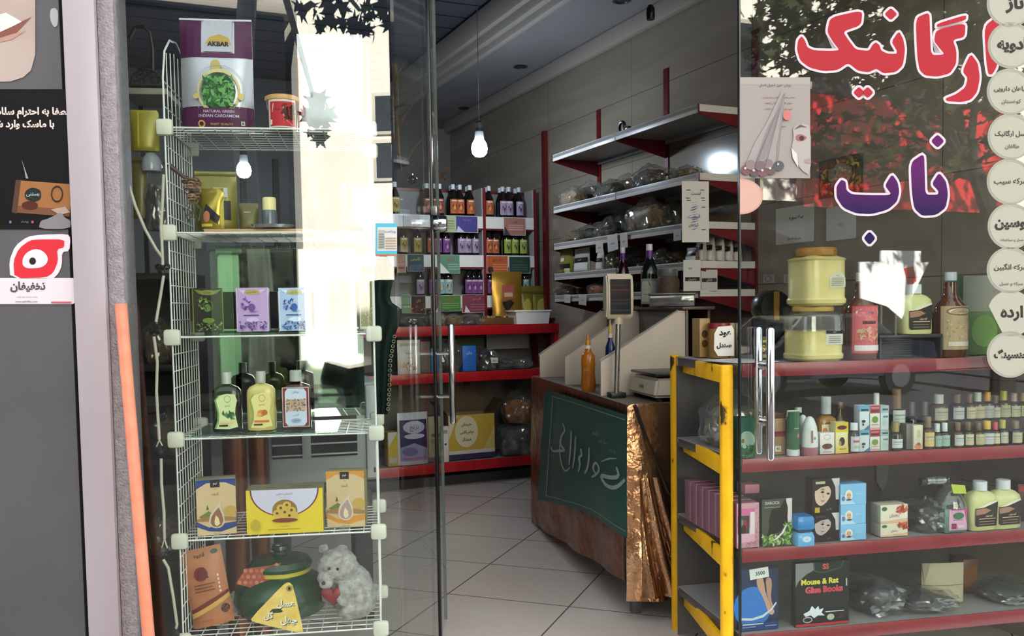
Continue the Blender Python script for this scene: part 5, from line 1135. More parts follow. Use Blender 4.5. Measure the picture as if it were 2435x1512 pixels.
# pouches with white label bands
def band(name, lab, u0, u1, vt, lv, col, d=.05, it=None, h_=None):
    P, w, h = rw(u0, u1, vt, lv, d); return pouch(name, lab, 'pouch', P, WR+random.uniform(-.1, .1), w, .05, h, M(col, .4), it or [('r', .06, .42, .94, .6, '#1d1a19'), ('t', 'دارچین', .5, .51, .6, .1, '#b8b2aa'), ('r', .05, .05, .95, .38, '#c9c4bd')], 'label pouches on the wall shelving', wr=.004)
band('herb_pouch', 'olive pouch with yellow seal at the left of the fourth shelf', 1334, 1362, 593, 3, '#6d6a22', .05, [('r', .2, .5, .5, .65, '#c9c6a0'), ('r', .1, .2, .9, .4, '#1c1a14'), ('r', .6, .02, .9, .2, '#c0bf9a')])
band('herb_pouch', 'white pouch with black band behind the olive pouch', 1367, 1403, 590, 3, '#a39c94'); band('herb_pouch', 'narrow white pouch with black band by the display pole', 1420, 1438, 594, 3, '#bdb8b2')
for k, u_ in enumerate((1655, 1676, 1697, 1718, 1738)): band('herb_pouch', 'white pouch with dark band at the shelf end, %s from the paper list' % ORD[k], u_, u_+24, 553+k*3, 3, '#a8a29b', .08+.055*k)
band('herb_pouch', 'brown and white pouch beside the hanging paper list', 1634, 1660, 588, 3, '#5a4a38', .03)
P0 = shift(RF, -.012)
def hang(name, lab, cat, x0, x1, y0, y1, pl, col, it=(), tilt=0.0, par='writing'):
    a, b = hv(x0, y1, pl), hv(x1, y1, pl); w = (b-a).length; h = hv((x0+x1)/2, y0, pl).z-(a.z+b.z)/2; g = G(); g.box((0, 0, h/2), (w, .0015, h), M(col, .55))
    o = g.link(name, loc=Vector(((a.x+b.x)/2, (a.y+b.y)/2, (a.z+b.z)/2)), rz=pl[2], smooth=0); tag(o, lab, cat)
    if it: art(G2 := G(), it, front(w, -.0008), w, h, eps=.0005); G2.link(par, o, smooth=0)
    if tilt: o.rotation_euler = (0, tilt, pl[2])
    return o
EP = (.985, 4.69, RAD(8))
o = hang('paper_list', 'long white handwritten paper list taped to the wall shelving', 'paper', 1622, 1686, 431, 576, EP, '#cfcac5', [*[('r', a, b, a+.15, b+.012, '#3a3836') for a, b in ((.68, .85), (.7, .72), (.72, .68), (.72, .57), (.72, .2), (.15, .72), (.17, .68), (.16, .85))], *[('p', [(.3+.05*sin(k*2.1), .2+.04*k), (.45+.08*sin(k*1.3), .22+.04*k), (.6, .235+.04*k+.01*sin(k)), (.45, .21+.04*k)], '#55659a') for k in range(12)], ('t', 'لیست', .5, .8, .35, .06, '#4a5070'), ('t', 'قیمت', .42, .42, .5, .08, '#55659a'), ('t', 'گیاهان', .4, .28, .5, .07, '#55659a')])
for k, (x0, x1, y0, y1, tl, lab, lv) in enumerate(((1417, 1434, 576, 600, .0, 'white price slip hanging left on the third wall shelf', 2), (1446, 1470, 558, 596, -.1, 'tilted white price slip hanging in the middle of the third wall shelf', 2), (1476, 1493, 555, 590, -.08, 'white price slip above the purple capped bottle', 2), (1602, 1620, 545, 572, 0, 'white price slip beside the hanging paper list', 2), (1342, 1356, 700, 720, .05, 'left white price slip under the lowest wall shelf', 4), (1376, 1394, 700, 725, .08, 'right white price slip under the lowest wall shelf', 4))):
    hang('price_slip', lab, 'price slip', x0, x1, y0, y1, P0, '#b9b3ac', [('r', .3, .4, .7, .5, '#8f8a84')], tl)
o = hang('white_pouch', 'white pouch with black band hanging in front of the shelf end', 'pouch', 1625, 1666, 618, 692, shift(EP, .01), '#c2beb9', [('r', .1, .32, .95, .45, '#1d1b1a'), ('t', 'زنجبیل', .5, .385, .7, .1, '#a8a29c'), ('r', .3, .7, .5, .75, '#8a8682')])
o = hang('white_pouch', 'second white pouch hanging just right of the first', 'pouch', 1667, 1706, 641, 692, shift(EP, .03), '#aaa6a1', [('r', .05, .42, .95, .6, '#1d1b1a'), ('t', 'فلفل', .5, .51, .6, .14, '#a8a29c')])
# papers and a poster on the right wall, seen through the right leaf
W2 = (RWALL[0]-.91*.004, RWALL[1]-.414*.004, WR)
hang('wall_notice', 'pale wall notice with two lines of dark writing', 'notice', 1845, 1935, 490, 578, W2, '#c9c0b6', [('t', 'سه سوره', .55, .68, .4, .12, '#1a1818'), ('t', 'من علیه السلام', .5, .12, .8, .1, '#1a1818')])
hang('wall_notice', 'blank pale wall notice right of the written notice', 'notice', 1965, 2035, 490, 570, W2, '#c3bbb2', [('r', .4, .4, .6, .5, '#b0a8a0')])
hang('wall_poster', 'framed brown and gold picture on the right wall', 'picture', 1948, 2051, 373, 466, W2, '#3a2a1c', [('r', .05, .05, .95, .95, '#5e4426'), ('s', 90, .05, .05, .95, .95, .08, ('#a8752a', '#7a4a1a', '#c99a4a', '#3a2414', '#8a3a1a')), ('e', .5, .55, .28, .3, '#8a7560'), ('s', 40, .25, .3, .75, .8, .05, ('#b5a08a', '#6a5a4a', '#9a7a5a'))])
hang('wall_poster', 'pale pink poster with dark blue disc behind the grape advert', 'picture', 1845, 1905, 425, 475, W2, '#b8938a', [('e', .45, .95, .38, .48, '#23284e')])
for k, (x0, x1) in enumerate(((1815, 1840), (1864, 1888))): hang('wall_socket', 'white wall socket plate low on the right wall, %s of two' % ('left', 'right')[k], 'socket', x0, x1, 652, 673, W2, '#a39d97', [('ring', .5, .5, .3, .4, .08, '#7a7570')])
# ================================================================ sales counter wrapped in copper foil
CZ = .90
cB = hz(1490, 962, CZ); cA = hz(1266, 893, CZ); cd = cA-cB; cd.z = 0; CL = cd.length; CDIR = cd.normalized(); CN = Vector((CDIR.y, -CDIR.x, 0))   # CN points from the left face into the counter
CANG = math.atan2(CN.y, CN.x)           # x runs along the front face, y runs back along the left face
CW = .62
m_foil = mat_noise('copper_foil', ['#6b3a22', '#8f5636', '#5a2e1a'], (9, 9, 9), .26, .75, bump=.9, bscale=14)
m_foil2 = mat_noise('creased_foil', ['#b07c58', '#d6a880', '#7d543a'], (6, 6, 2), .2, .9, bump=.5, bscale=24)
t = thing('sales_counter', 'sales counter wrapped in copper foil cloth with a worn grey top', 'counter', (cB.x, cB.y, 0), CANG)
G().box((CW/2, CL/2, CZ-.0125), (CW, CL, .025), mat_noise('worn_top', ['#4d443a', '#6e6353'], (6, 6, 6), .45), bev=.003).link('counter_top', t)
for x in (.06, CW-.06):
    for y in (.08, CL-.08): G().box((x, y, (CZ-.025)/2), (.04, .04, CZ-.025), M('#6a6a6c', .4, .6)).link('leg', t, smooth=0)
# left face cloth, its hem rising towards the street, lightly crumpled
def cloth(name, fpt, nx, nz, m, parent, thick=.002):
    g = G(); gr = [[g.bm.verts.new(fpt(a/nx, b/nz)) for b in range(nz+1)] for a in range(nx+1)]
    for a in range(nx):
        for b in range(nz): g.bm.faces.new([gr[a][b], gr[a+1][b], gr[a+1][b+1], gr[a][b+1]]).material_index = g.mi(m)
    return g.link(name, parent, smooth=1.2)
def leftcloth(a, b):
    y = a*CL; z0 = .165-.155*a; z = z0+(CZ+.001-z0)*b
    return Vector((-.006-.010*(1-b)*(1+sin(a*19+b*3))-.010*NZ.noise(Vector((a*9, b*7, 1)))*(1-b*.8), y, z))
cloth('left_cloth', leftcloth, 60, 40, m_foil, t)
def frontcloth(a, b):
    x = a*CW; z0 = .10; z = z0+(CZ+.001-z0)*b; k = (1-b)
    fold = .055*k*(abs(sin(a*8.5+.4))**.7)*(1+.5*sin(a*3.1))+.02*k*NZ.noise(Vector((a*7, b*5, 4)))
    flare = -.10*k*(1-a)
    return Vector((x-.05*k*(1-a)**2*.6, -.008-fold+flare*.25, z))
cloth('front_cloth', frontcloth, 80, 40, m_foil2, t)
# loose strip of foil hanging from the corner
def strip(a, b):
    x = .05+.19*a; z = .12+(.60-.12)*b; k = 1-b
    return Vector((.03+(x-.03)*(1-.55*b)-.02*k, -.035-.05*k-.03*abs(sin(a*7+b*2))*(.4+k), z))
cloth('foil_fold', strip, 30, 24, m_foil2, t)
# green banner with white calligraphy on the left face
LF = (cB.x-CN.x*.035, cB.y-CN.y*.035, math.atan2(-CDIR.y, -CDIR.x))
bp_ = [(1305, 927), (1489, 986), (1494, 1280), (1289, 1188)]
def bq(x, z):           # bilinear over the four banner corners
    u = (1-z)*((1-x)*bp_[3][0]+x*bp_[2][0])+z*((1-x)*bp_[0][0]+x*bp_[1][0]); v = (1-z)*((1-x)*bp_[3][1]+x*bp_[2][1])+z*((1-x)*bp_[0][1]+x*bp_[1][1])
    return u, v+14*sin(pi*x)*(1-z)*-1
def bf(x, z, e=0.0):
    u, v = bq(x, z); curl = .028*max(0, 1-x/.12)**2*(1-z*.3)+.01*sin(x*9)*(1-z); return hv(u, v, shift(LF, -e-curl*0))+(-CN)*(curl)
g = G(); gr = [[g.bm.verts.new(bf(a/30, b/20)) for b in range(21)] for a in range(31)]
for a in range(30):
    for b in range(20): g.bm.faces.new([gr[a][b], gr[a+1][b], gr[a+1][b+1], gr[a][b+1]]).material_index = g.mi(mat_noise('banner_green', ['#0f4a3e', '#15594c'], (5, 5, 5), .38))
bn_ = g.link('green_banner', world=bf(.5, 0), smooth=1.2); tag(bn_, 'dark green banner with white calligraphy hung on the copper counter', 'banner')
def art_child(o, name, items, f, w=1.0, h=1.0, eps=.0008, rough=.5):
    g = G(); art(g, items, f, w, h, eps=eps, rough=rough); c = g.link(name, smooth=0); c.parent = o; c.matrix_parent_inverse = Matrix.Translation(o.location).inverted(); return c
wl_ = '#a9b5ae'
def line(x0, z0, x1, z1, th):
    n = 8; return [('p', [(x0+(x1-x0)*k/n, z0+(z1-z0)*k/n-th/2), (x0+(x1-x0)*(k+1)/n, z0+(z1-z0)*(k+1)/n-th/2), (x0+(x1-x0)*(k+1)/n, z0+(z1-z0)*(k+1)/n+th/2), (x0+(x1-x0)*k/n, z0+(z1-z0)*k/n+th/2)], wl_) for k in range(n)]
def vline(x, z0, z1, th): return [('p', [(x-th/2, z0+(z1-z0)*k/6), (x+th/2, z0+(z1-z0)*k/6), (x+th/2, z0+(z1-z0)*(k+1)/6), (x-th/2, z0+(z1-z0)*(k+1)/6)], wl_) for k in range(6)]
def stroke(pts, th):
    P_ = [Vector(p) for p in pts]; out = []
    for k in range(3):
        q = [P_[0]]
        for a, b in zip(P_, P_[1:]): q += [a.lerp(b, .25), a.lerp(b, .75)]
        P_ = q+[P_[-1]]
    n = len(P_); L_, R_l = [], []
    for i, p in enumerate(P_):
        d = (P_[min(n-1, i+1)]-P_[max(0, i-1)]).normalized(); nn = Vector((-d.y, d.x)); w = th*(.35+.65*sin(pi*min(1, .12+.8*i/n)))/2; L_.append(p+nn*w); R_l.append(p-nn*w)
    return [('p', [tuple(L_[i]), tuple(L_[i+1]), tuple(R_l[i+1]), tuple(R_l[i])], wl_) for i in range(n-1)]
cal = []
cal += stroke([(.98, .47), (.88, .36), (.74, .33), (.66, .40), (.80, .42), (.92, .47), (.88, .54)], .035)       # sweeping tail and loop
cal += stroke([(.62, .38), (.56, .42), (.60, .50), (.66, .45), (.62, .39), (.55, .34)], .022)
cal += stroke([(.52, .60), (.52, .50), (.50, .40), (.47, .35)], .02); cal += stroke([(.42, .56), (.44, .50), (.40, .48), (.42, .42), (.40, .34)], .022)
cal += stroke([(.36, .66), (.36, .50), (.34, .36)], .018); cal += stroke([(.31, .70), (.31, .54), (.30, .38)], .018)
cal += stroke([(.20, .74), (.24, .68), (.20, .64), (.18, .54), (.26, .50), (.16, .48), (.10, .46), (.08, .50)], .022); cal += stroke([(.18, .54), (.20, .40), (.26, .30), (.31, .36)], .016)
cal += stroke([(.68, .52), (.78, .58), (.88, .61)], .012)
its = line(.06, .955, .985, .955, .006)+line(.06, .05, .985, .05, .006)+vline(.065, .05, .955, .006)+cal+[('t', 'اللهم', .60, .74, .08, .05, wl_), ('t', 'صل علی', .70, .70, .12, .045, wl_), ('t', 'یا رب', .82, .66, .09, .045, wl_)]
art_child(bn_, 'calligraphy', its, lambda x, z, e: bf(x, z, .002), eps=.0)
# ---------------------------------------------------------------- on the counter
def cl(x, y, z=0.0): return Vector((cB.x, cB.y, 0))+CN*x+CDIR*y+Vector((0, 0, z))
def ys(u_, v_): p = hz(u_, v_, CZ); d = p-cB; return d.dot(CDIR), d.dot(CN)
m_lam = mat_noise('cream_laminate', ['#b9aa9a', '#c8baaa'], (3, 3, 3), .5)
t = thing('bag_organizer', 'cream laminate organizer with slanted dividers on the counter', 'organizer', cl(0, 0, CZ), CANG)
OH = hv(1415, 738, (cl(.3, 1.4).x, cl(.3, 1.4).y, CANG)).z-CZ; OD = .42
yy = [ys(1281, 885+12)[0], ys(1343, 915)[0], ys(1424, 941)[0]]
for k, y in enumerate(yy):
    y = min(y, CL-.02); fh = (.135, .15, .16, .12)[k]
    g = G(); g.prism([(.012, 0), (.012, fh), (OD*.92, OH-.004), (OD, OH-.004), (OD, 0)], y-.007, y+.007, m_lam, lambda a, b, c_: Vector((a, b, c_)))
    c = g.link('divider', t, smooth=0); G().prism([(.006, fh), (OD*.92, OH+.0), (OD*.92, OH-.006), (.012, fh-.006)], y-.0085, y+.0085, M('#8f857c', .4), lambda a, b, c_: Vector((a, b, c_))).link('edge_strip', c, smooth=0)
y0_, y1_ = yy[2], min(yy[0], CL-.02)
G().box((OD+.006, (y0_+y1_)/2, OH/2), (.012, y1_-y0_+.03, OH), M('#6a5f54', .5)).link('back_board', t, smooth=0)
G().box((OD+.06, (y0_+y1_)/2, OH+.006), (.16, y1_-y0_+.05, .014), M('#4a352a', .4), bev=.002).link('top_board', t)
G().box((OD+.12, (y0_+y1_)/2, OH/2), (.012, y1_-y0_, OH), M('#4a352a', .5)).link('rear_board', t, smooth=0)
TZ = CZ+OH+.014
def item(u_, dx=.1, z=CZ):             # a spot on the counter seen in photo column u_, dx in from the left face
    best = None
    for k in range(400):
        y = CL*k/400; p = cl(dx, y, z); q = p-EYEP; uu = PCX+FOC*q.dot(_rt)/q.dot(_fw)
        if best is None or abs(uu-u_) < best[0]: best = (abs(uu-u_), p)
    return best[1]
def hpx(p, vt): return EYEP.z-(0) if False else (lambda r: (EYEP+r*((p-EYEP).dot(_fw)/r.dot(_fw))).z-p.z)(ray(PCX+FOC*(p-EYEP).dot(_rt)/(p-EYEP).dot(_fw), vt))
def wpx(p, du): return du*(p-EYEP).dot(_fw)/FOC
# soap bottles
SOAP = [(0, 0), (.85, 0), (.95, .03), (1, .15), (.88, .32), (.95, .48), (.9, .62), (.6, .68), (.42, .71), (.42, .76), (0, .76)]
def soap(lab, p, du, vt, col, band, capc):
    w = wpx(p, du); h = hpx(p, vt); o = bottle('soap_bottle', lab, 'bottle', p, CANG-.6, w, h, SOAP, M(col, .2), (.36, .80, .90, M(capc, .4)), (.12, .55, .8, [('t', 'مایع', .5, .6, .5, .3, band)], None), sy=.8)
    G().lathe([(0, .75*h), (w*.21, .75*h), (w*.21, .81*h), (0, .81*h)], M('#d9d6d0', .4), 14).link('collar', o); G().lathe([(0, .9*h), (w*.1, .9*h), (w*.07, h), (0, h)], M(capc, .4), 12).link('nozzle', o); return o
p = item(1399, .03); soap('orange dish soap bottle in front of the second divider', p, 36, 795, '#b3661a', '#dca24a', '#c98a2a')
p = item(1452, .12); soap('dark blue soap bottle behind the display pole', p, 26, 760, '#18265c', '#3f5aa8', '#d0b060')
p = item(1503, .26); soap('small pale soap bottle behind the slanted right divider', p, 22, 795, '#9a9a8c', '#6a8a8a', '#c9a050')
for k, (u_, dx, du, vt, lab) in enumerate(((1302, .10, 40, 830, 'dark plastic bag in the first slot of the organizer'), (1352, .20, 58, 815, 'clear bag roll in the second slot of the organizer'))):
    p = item(u_, dx); crumple('plastic_bag', lab, p, wpx(p, du), .09, hpx(p, vt), M('#2c2a28', .35), None, CANG-.7, fill=.95)
# tub, bottles and bag on the organizer's top board
p = item(1597, OD+.05, TZ); t = thing('clear_tub', 'clear plastic box with grey lid on top of the organizer', 'box', p, CANG+.35-.7); w = wpx(p, 112); h = hpx(p, 697)
G().box((0, 0, h*.42), (w*.92, .13, h*.8), mat_noise('dim_contents', ['#2a2028', '#4a3c44'], (30, 30, 30), .3), bev=.006).link('contents', t); G().box((0, 0, h*.43), (w*.95, .14, h*.86), m_film, bev=.008).link('tub_walls', t); G().box((0, 0, h*.93), (w, .15, h*.14), M('#6e6a68', .35), bev=.006).link('lid', t)
SYR = [(0, 0), (.95, 0), (1, .02), (1, .5), (.9, .6), (.55, .72), (.36, .8), (.34, .86), (0, .86)]
for u_, du, vt, lab, dx in ((1482, 32, 588, 'dark red syrup bottle with purple neck behind the scale display', OD+.02), (1545, 42, 581, 'dark green syrup bottle with purple neck and white label', OD+.06)):
    p = item(u_, dx, TZ); w = wpx(p, du); h = hpx(p, vt)
    o = bottle('syrup_bottle', lab, 'bottle', p, CANG-.5, w, h, SYR, M('#2a0c14' if u_ < 1500 else '#0e1a12', .1), (.36, .90, 1.0, M('#d9c8dc', .35)), (.05, .45, 1.1, [('r', .1, .1, .9, .9, '#b9bcb0'), ('e', .3, .75, .3, .2, '#3f7a3a'), ('t', 'شربت', .5, .4, .5, .2, '#3a3a3c')], '#8f9a86'))
    G().lathe([(w*.19, .74*h), (w*.2, .78*h), (w*.19, .9*h), (0, .9*h)], M('#5c2a78', .35), 16).link('purple_sleeve', o)
p = item(1588, OD+.10, TZ); t = thing('herb_jar', 'dark glass jar of herbs standing behind the clear box', 'jar', p, CANG); w = wpx(p, 56); h = hpx(p, 640)
G().lathe([(0, 0), (w*.47, 0), (w*.5, .01), (w*.5, h*.7), (w*.4, h*.82), (0, h*.82)], m_dark1, 20).link('jar_body', t); G().lathe([(w*.41, h*.8), (w*.44, h*.84), (w*.43, h), (0, h)], M('#5a5a58', .3), 20).link('lid', t)
# retail scale with pole display
sc_c = hz(1592, 946, CZ+.03); sl = hz(1476, 912, CZ+.03); sr = hz(1788, 905, CZ+.03)
ex = sr-sc_c; ex.z = 0; SA = math.atan2(ex.y, ex.x)-.0; ey = sl-sc_c; ey.z = 0
sc_c = cl(.125, .012, CZ); SWd, SDp = .46, .355; m_sc = M('#b5a892', .4); SA = CANG
t = thing('retail_scale', 'cream electronic shop scale with dark weighing plate on the counter', 'scale', Vector((sc_c.x, sc_c.y, CZ)), SA)
SH = .10
g = G(); A, B = frus(g, SWd, SDp, SWd-.04, SDp-.04, .02, SH, m_sc); g.bm.faces.new(A[::-1]); g.bm.faces.new(B); 
for v in g.bm.verts: v.co += Vector((SWd/2, SDp/2, 0))
bmesh.ops.bevel(g.bm, geom=g.bm.edges[:], offset=.012, segments=3, affect='EDGES'); g.link('scale_body', t)
G().box((SWd/2, SDp/2, SH+.014), (SWd-.03, SDp-.03, .012), M('#16161a', .3), bev=.004).link('weighing_plate', t); G().box((SWd/2, SDp/2, SH+.004), (.2, .2, .012), M('#26262a', .5)).link('plate_support', t)
g = G(); art(g, [('r', 0, 0, 1, 1, '#26262a'), ('r', .45, .25, .75, .75, '#6a6a5c'), ('r', .08, .3, .38, .7, '#3c3c40')], lambda x, z, e: Vector((.13+x, .004+.003-e, .045+z)), .14, .036, eps=.002); g.link('front_display', t)
g = G(); art(g, [('t', 'AFW', .5, .5, .9, .9, '#3a3a3c')], lambda x, z, e: Vector((.004+.003-e, .20-x, .045+z)), .06, .025, eps=.002); g.link('maker_mark', t, smooth=0)
for x in (.04, SWd-.04):
    for y in (.04, SDp-.04): G().lathe([(0, 0), (.018, 0), (.016, .022), (0, .022)], M('#111', .6) if False else M('#111111', .6), 12, (x, y, 0)).link('foot', t)
pp = item(1466, .055); pl_ = pp-Vector((sc_c.x, sc_c.y, CZ)); Rm = Matrix.Rotation(-SA, 3, 'Z'); pl_ = Rm @ pl_
ph_ = hpx(pp, 757)
G().box((pl_.x, pl_.y, .012), (.07, .07, .024), M('#15151a', .4), bev=.004).link('pole_foot', t)
G().tube([(pl_.x, pl_.y, .02), (pl_.x+.006, pl_.y, ph_*.5), (pl_.x+.012, pl_.y, ph_)], .0115, M('#b8b6b2', .2, .9), 14).link('pole', t)
G().tube([(pl_.x+.011, pl_.y, ph_*.93), (pl_.x+.013, pl_.y, ph_+.03)], .020, m_sc, 14).link('pole_collar', t)
hw, hh, hd = wpx(pp, 66), hpx(pp, 650)-hpx(pp, 755), .075
g = G(); prof = [(0, -hd*.0), (0, hd*.55), (hh*.5, hd*.75), (hh*.95, hd*.6), (hh, hd*.4), (hh, 0), (hh*.75, -.012), (hh*.25, -.012)]
g.prism([(b, a) for a, b in prof], -hw/2, hw/2, m_sc, lambda a, b, c_: Vector((b, a, c_))); bmesh.ops.bevel(g.bm, geom=g.bm.edges[:], offset=.007, segments=2, affect='EDGES')
c = g.link('display_head', t); c.location = (pl_.x+.012, pl_.y-.02, ph_); c.rotation_euler = (0, 0, -SA+.20)
g = G(); art(g, [('r', .0, .0, 1, 1, '#0b0a0e'), ('r', .06, .80, .94, .84, '#3c1420'), ('r', .06, .66, .94, .71, '#55161f'), ('r', .06, .60, .94, .62, '#3c1420'), ('r', .06, .38, .94, .42, '#3a1a2a'), ('r', .06, .28, .94, .33, '#16263c'), ('r', .06, .08, .94, .13, '#1c2c48')], lambda x, z, e: Vector((x-hw*.38, -.0135-e, hh*.10+z)), hw*.76, hh*.78, eps=.0006, rough=.4); g.link('display_screen', c, smooth=0)
p0 = Vector((pl_.x, pl_.y-.01, .02)); pts = [cl(.03, -.02, CZ+.0), cl(.06, -.03, .8), cl(.14, -.10, .55), cl(.30, -.13, .35), cl(.40, -.13, .25)]
ck = thing('scale_cable', 'black cable running down over the copper foil from the scale', 'cable', pts[0]); G().tube([q-pts[0] for q in pts], .006, M('#0b0b0c', .5), 8).link('cable_run', ck)
# ================================================================ red shelves with yellow end frame behind the right leaf
RS = (.74, 2.90, FA); RL, RD2 = 1.42, .56
RZ = [hv(1757, 866, RS).z, hv(1757, 1093, RS).z, hv(1757, 1308, RS).z, hv(1757, 1512, RS).z]
m_red2 = mat_noise('dark_red_enamel', ['#74121c', '#821a26'], (6, 6, 6), .3); m_yel = mat_noise('worn_yellow', ['#3a2c08', '#e6ab00', '#f2b90a'], (16, 16, 9), .4, stops=[.30, .345, .6], detail=6)
t = thing('display_shelving', 'display shelving with red shelves and a worn yellow end frame', 'shelving', (RS[0], RS[1], 0), FA)
for z in RZ:
    G().box((RL/2, RD2/2+.004, z-.012), (RL, RD2-.008, .018), M('#8f8c8a', .4)).link('shelf', t, smooth=0); c = t.children[-1]; G().box((RL/2, .002, z-.021), (RL, .006, .044), m_red2, bev=.001).link('red_lip', c); G().box((.003, RD2/2, z-.021), (.006, RD2-.02, .03), M('#55504c', .5)).link('side_lip', c, smooth=0)
pr_, plf = hz(1737, 1600, 0), hz(1613, 1497, 0)
yr = Vector((.694, 2.925, 0)); yl = Vector((.650, 3.590, 0)); YH = 1.108
loc_ = lambda p: Matrix.Rotation(-FA, 3, 'Z') @ (Vector(p)-Vector((RS[0], RS[1], 0)))
f_ = thing('end_frame', None, None, (0, 0, 0), 0); f_.parent = t
fr_root = f_
bpy.data.objects.remove(f_)
def ybar(name, a, b, w, d, parent):
    a, b = loc_(a), loc_(b); dd_ = (b-a); L = dd_.length; x = dd_.normalized(); zz = Vector((0, 0, 1)) if abs(x.z) < .9 else Vector((0, 1, 0)); y = zz.cross(x).normalized(); z = x.cross(y)
    R = Matrix((x, y, z)).transposed().to_4x4(); R.translation = (a+b)/2; g = G(); g.box((0, 0, 0), (L, w, d), m_yel, bev=.004, mat=R); return g.link(name, parent)
g = G(); q = loc_(yr); g.lathe([(0, 0), (.0215, 0), (.0215, YH-.003), (.019, YH), (0, YH)], m_yel, 18, q); g.link('yellow_post', t)
g = G(); q = loc_(yl); g.lathe([(0, 0), (.0215, 0), (.0215, YH-.003), (.019, YH), (0, YH)], m_yel, 18, q); g.link('yellow_post', t)
for z in (1.075, .770, .462, .165):
    ybar('yellow_rail', yl+Vector((.004, -.012, z)), yr+Vector((0, .012, z)), .016, .058, t)
for x in (RL-.03,):
    for y in (.02, RD2-.02): G().box((x, y, .62), (.04, .04, 1.24), m_red2).link('red_post', t, smooth=0)
G().box((RL/2, RD2+.004, .55), (RL, .006, 1.05), mat_noise('grey_shelf_back', ['#3d3a38', '#4a4744'], (3, 3, 3), .5)).link('back_sheet', t, smooth=0)
def rs(u0, u1, vt, lv, d=.03): return place(shift(RS, d), u0, u1, vt, RZ[lv]+.0005)
# ---------------------------------------------------------------- top shelf
def square_jar(lab, P, w, h, fill, lidc, lidh, lab_items, tone):
    t = thing('tahini_jar', lab, 'jar', P, FA+.08); mj = mat_noise('cream_tahini', tone, (4, 4, 9), .25)
    hb_ = h*(1-lidh)
    G().lathe([(0, 0), (w*.46, 0), (w*.52, .008), (w*.53, .02), (w*.50, .028), (w*.50, hb_*fill), (0, hb_*fill)], mj, 32, sq=5).link('contents', t)
    g = G(); g.lathe([(w*.53, hb_*fill-.003), (w*.51, hb_*.90), (w*.53, hb_*.93), (w*.40, hb_*.985), (w*.36, hb_)], m_film if fill < .9 else mj, 32, sq=5); g.link('jar_shoulder', t)
    if lidc: g = G(); g.lathe([(0, hb_), (w*.43, hb_), (w*.44, hb_+.004), (w*.44, h-.006), (w*.41, h), (0, h)], M(lidc, .4), 36); g.link('lid', t)
    g = G(); art(g, lab_items, lambda x, z, e: Vector((-w*.02+x, -w*.503-e, h*.3+z)), w*.42, h*.26, eps=.0006); g.link('label', t, smooth=0)
    return t
P, w, h = rs(1884, 1982, 727, 0, .085)
j1 = square_jar('square jar half full of cream tahini standing on the top red shelf', P, w, h, .62, '#b3924a', .10, [('r', 0, 0, 1, 1, '#c9c6be'), ('r', 0, .74, 1, 1, '#22201f'), ('t', 'ارده', .5, .87, .5, .16, '#b8b4ac'), *[('r', .15, .12+.14*k, .85, .17+.14*k, '#8f8a82') for k in range(4)]], ['#b8aa64', '#cfc27e'])
P2, w2, h2 = place(shift(RS, .085), 1891, 1990, 590, P.z+h)
square_jar('full square jar of cream tahini with brown lid stacked on the lower jar', P2, w2*.98, h2, .95, '#9a6a24', .14, [('p', soft([(.02, .1), (.1, 0), (.9, 0), (1, .12), (.96, .8), (.7, 1), (.3, 1), (0, .8)], 1), '#c3bfae'), ('t', 'ارده', .5, .82, .3, .14, '#5a5a4a'), *[('r', .14, .14+.12*k, .86, .18+.12*k, '#8d8a78') for k in range(5)]], ['#bdae6c', '#d0c384'])
OILB = [(0, 0), (.95, 0), (1, .015), (1, .52), (.92, .60), (.6, .68), (.42, .74), (.38, .88), (0, .88)]
m_oilb = M('#7a4a16', .08, 0, .5, coat=.5); m_oild = M('#4a2a10', .1)
P, w, h = rs(2010, 2085, 648, 0, .07)
bottle('oil_bottle', 'tall bottle with pink rose label and white cap on the top red shelf', 'bottle', P, FA, w*.86, h, OILB, M('#6a4a3c', .1), (.36, .90, 1.0, m_capw), (.07, .62, 1.2, [('r', .03, .02, .97, .98, '#c96a6e'), ('e', .5, .86, .38, .09, '#d9d6da'), ('t', 'روغن', .5, .86, .5, .08, '#5a6aa0'), ('r', .3, .62, .7, .68, '#5a3230'), ('e', .5, .42, .3, .15, '#b59a6c'), ('s', 20, .2, .25, .8, .55, .09, ('#d98a84', '#c9a684', '#a85a52')), ('r', .1, .06, .9, .18, '#d8cfd0')], '#b9484e'))
P, w, h = rs(2225, 2292, 647, 0, .07)
bottle('oil_bottle', 'tall amber oil bottle with cream label and white cap', 'bottle', P, FA, w, h, OILB, M('#5c3312', .08, coat=.5), (.36, .90, 1.0, m_capw), (.09, .60, 1.2, [('r', 0, 0, 1, 1, '#b09a78'), ('ring', .5, .88, .36, .1, .03, '#7a5a3a'), ('e', .5, .88, .3, .07, '#d9d2c6'), ('t', 'روغن', .5, .88, .36, .06, '#7a5a3a'), ('s', 30, .15, .25, .85, .7, .05, ('#9a8258', '#c2b08c')), ('r', .2, .08, .8, .18, '#c9c2b4')], '#8f764e'))
P, w, h = rs(1995, 2018, 730, 0, .12); bottle('oil_bottle', 'slim amber oil bottle behind the pink labelled bottle', 'bottle', P, FA, w*1.3, h, OILB, m_oilb, (.4, .88, 1.0, M('#8a5a1a', .4)))
P, w, h = rs(2196, 2222, 742, 0, .14); bottle('oil_bottle', 'amber oil bottle partly hidden left of the cream labelled bottle', 'bottle', P, FA, w*1.6, h, OILB, m_oilb, (.4, .88, 1.0, M('#8a5a1a', .4)))
LOT = [(0, 0), (.95, 0), (1, .02), (1, .62), (.94, .69), (.72, .76), (.42, .80), (.38, .83), (0, .83)]
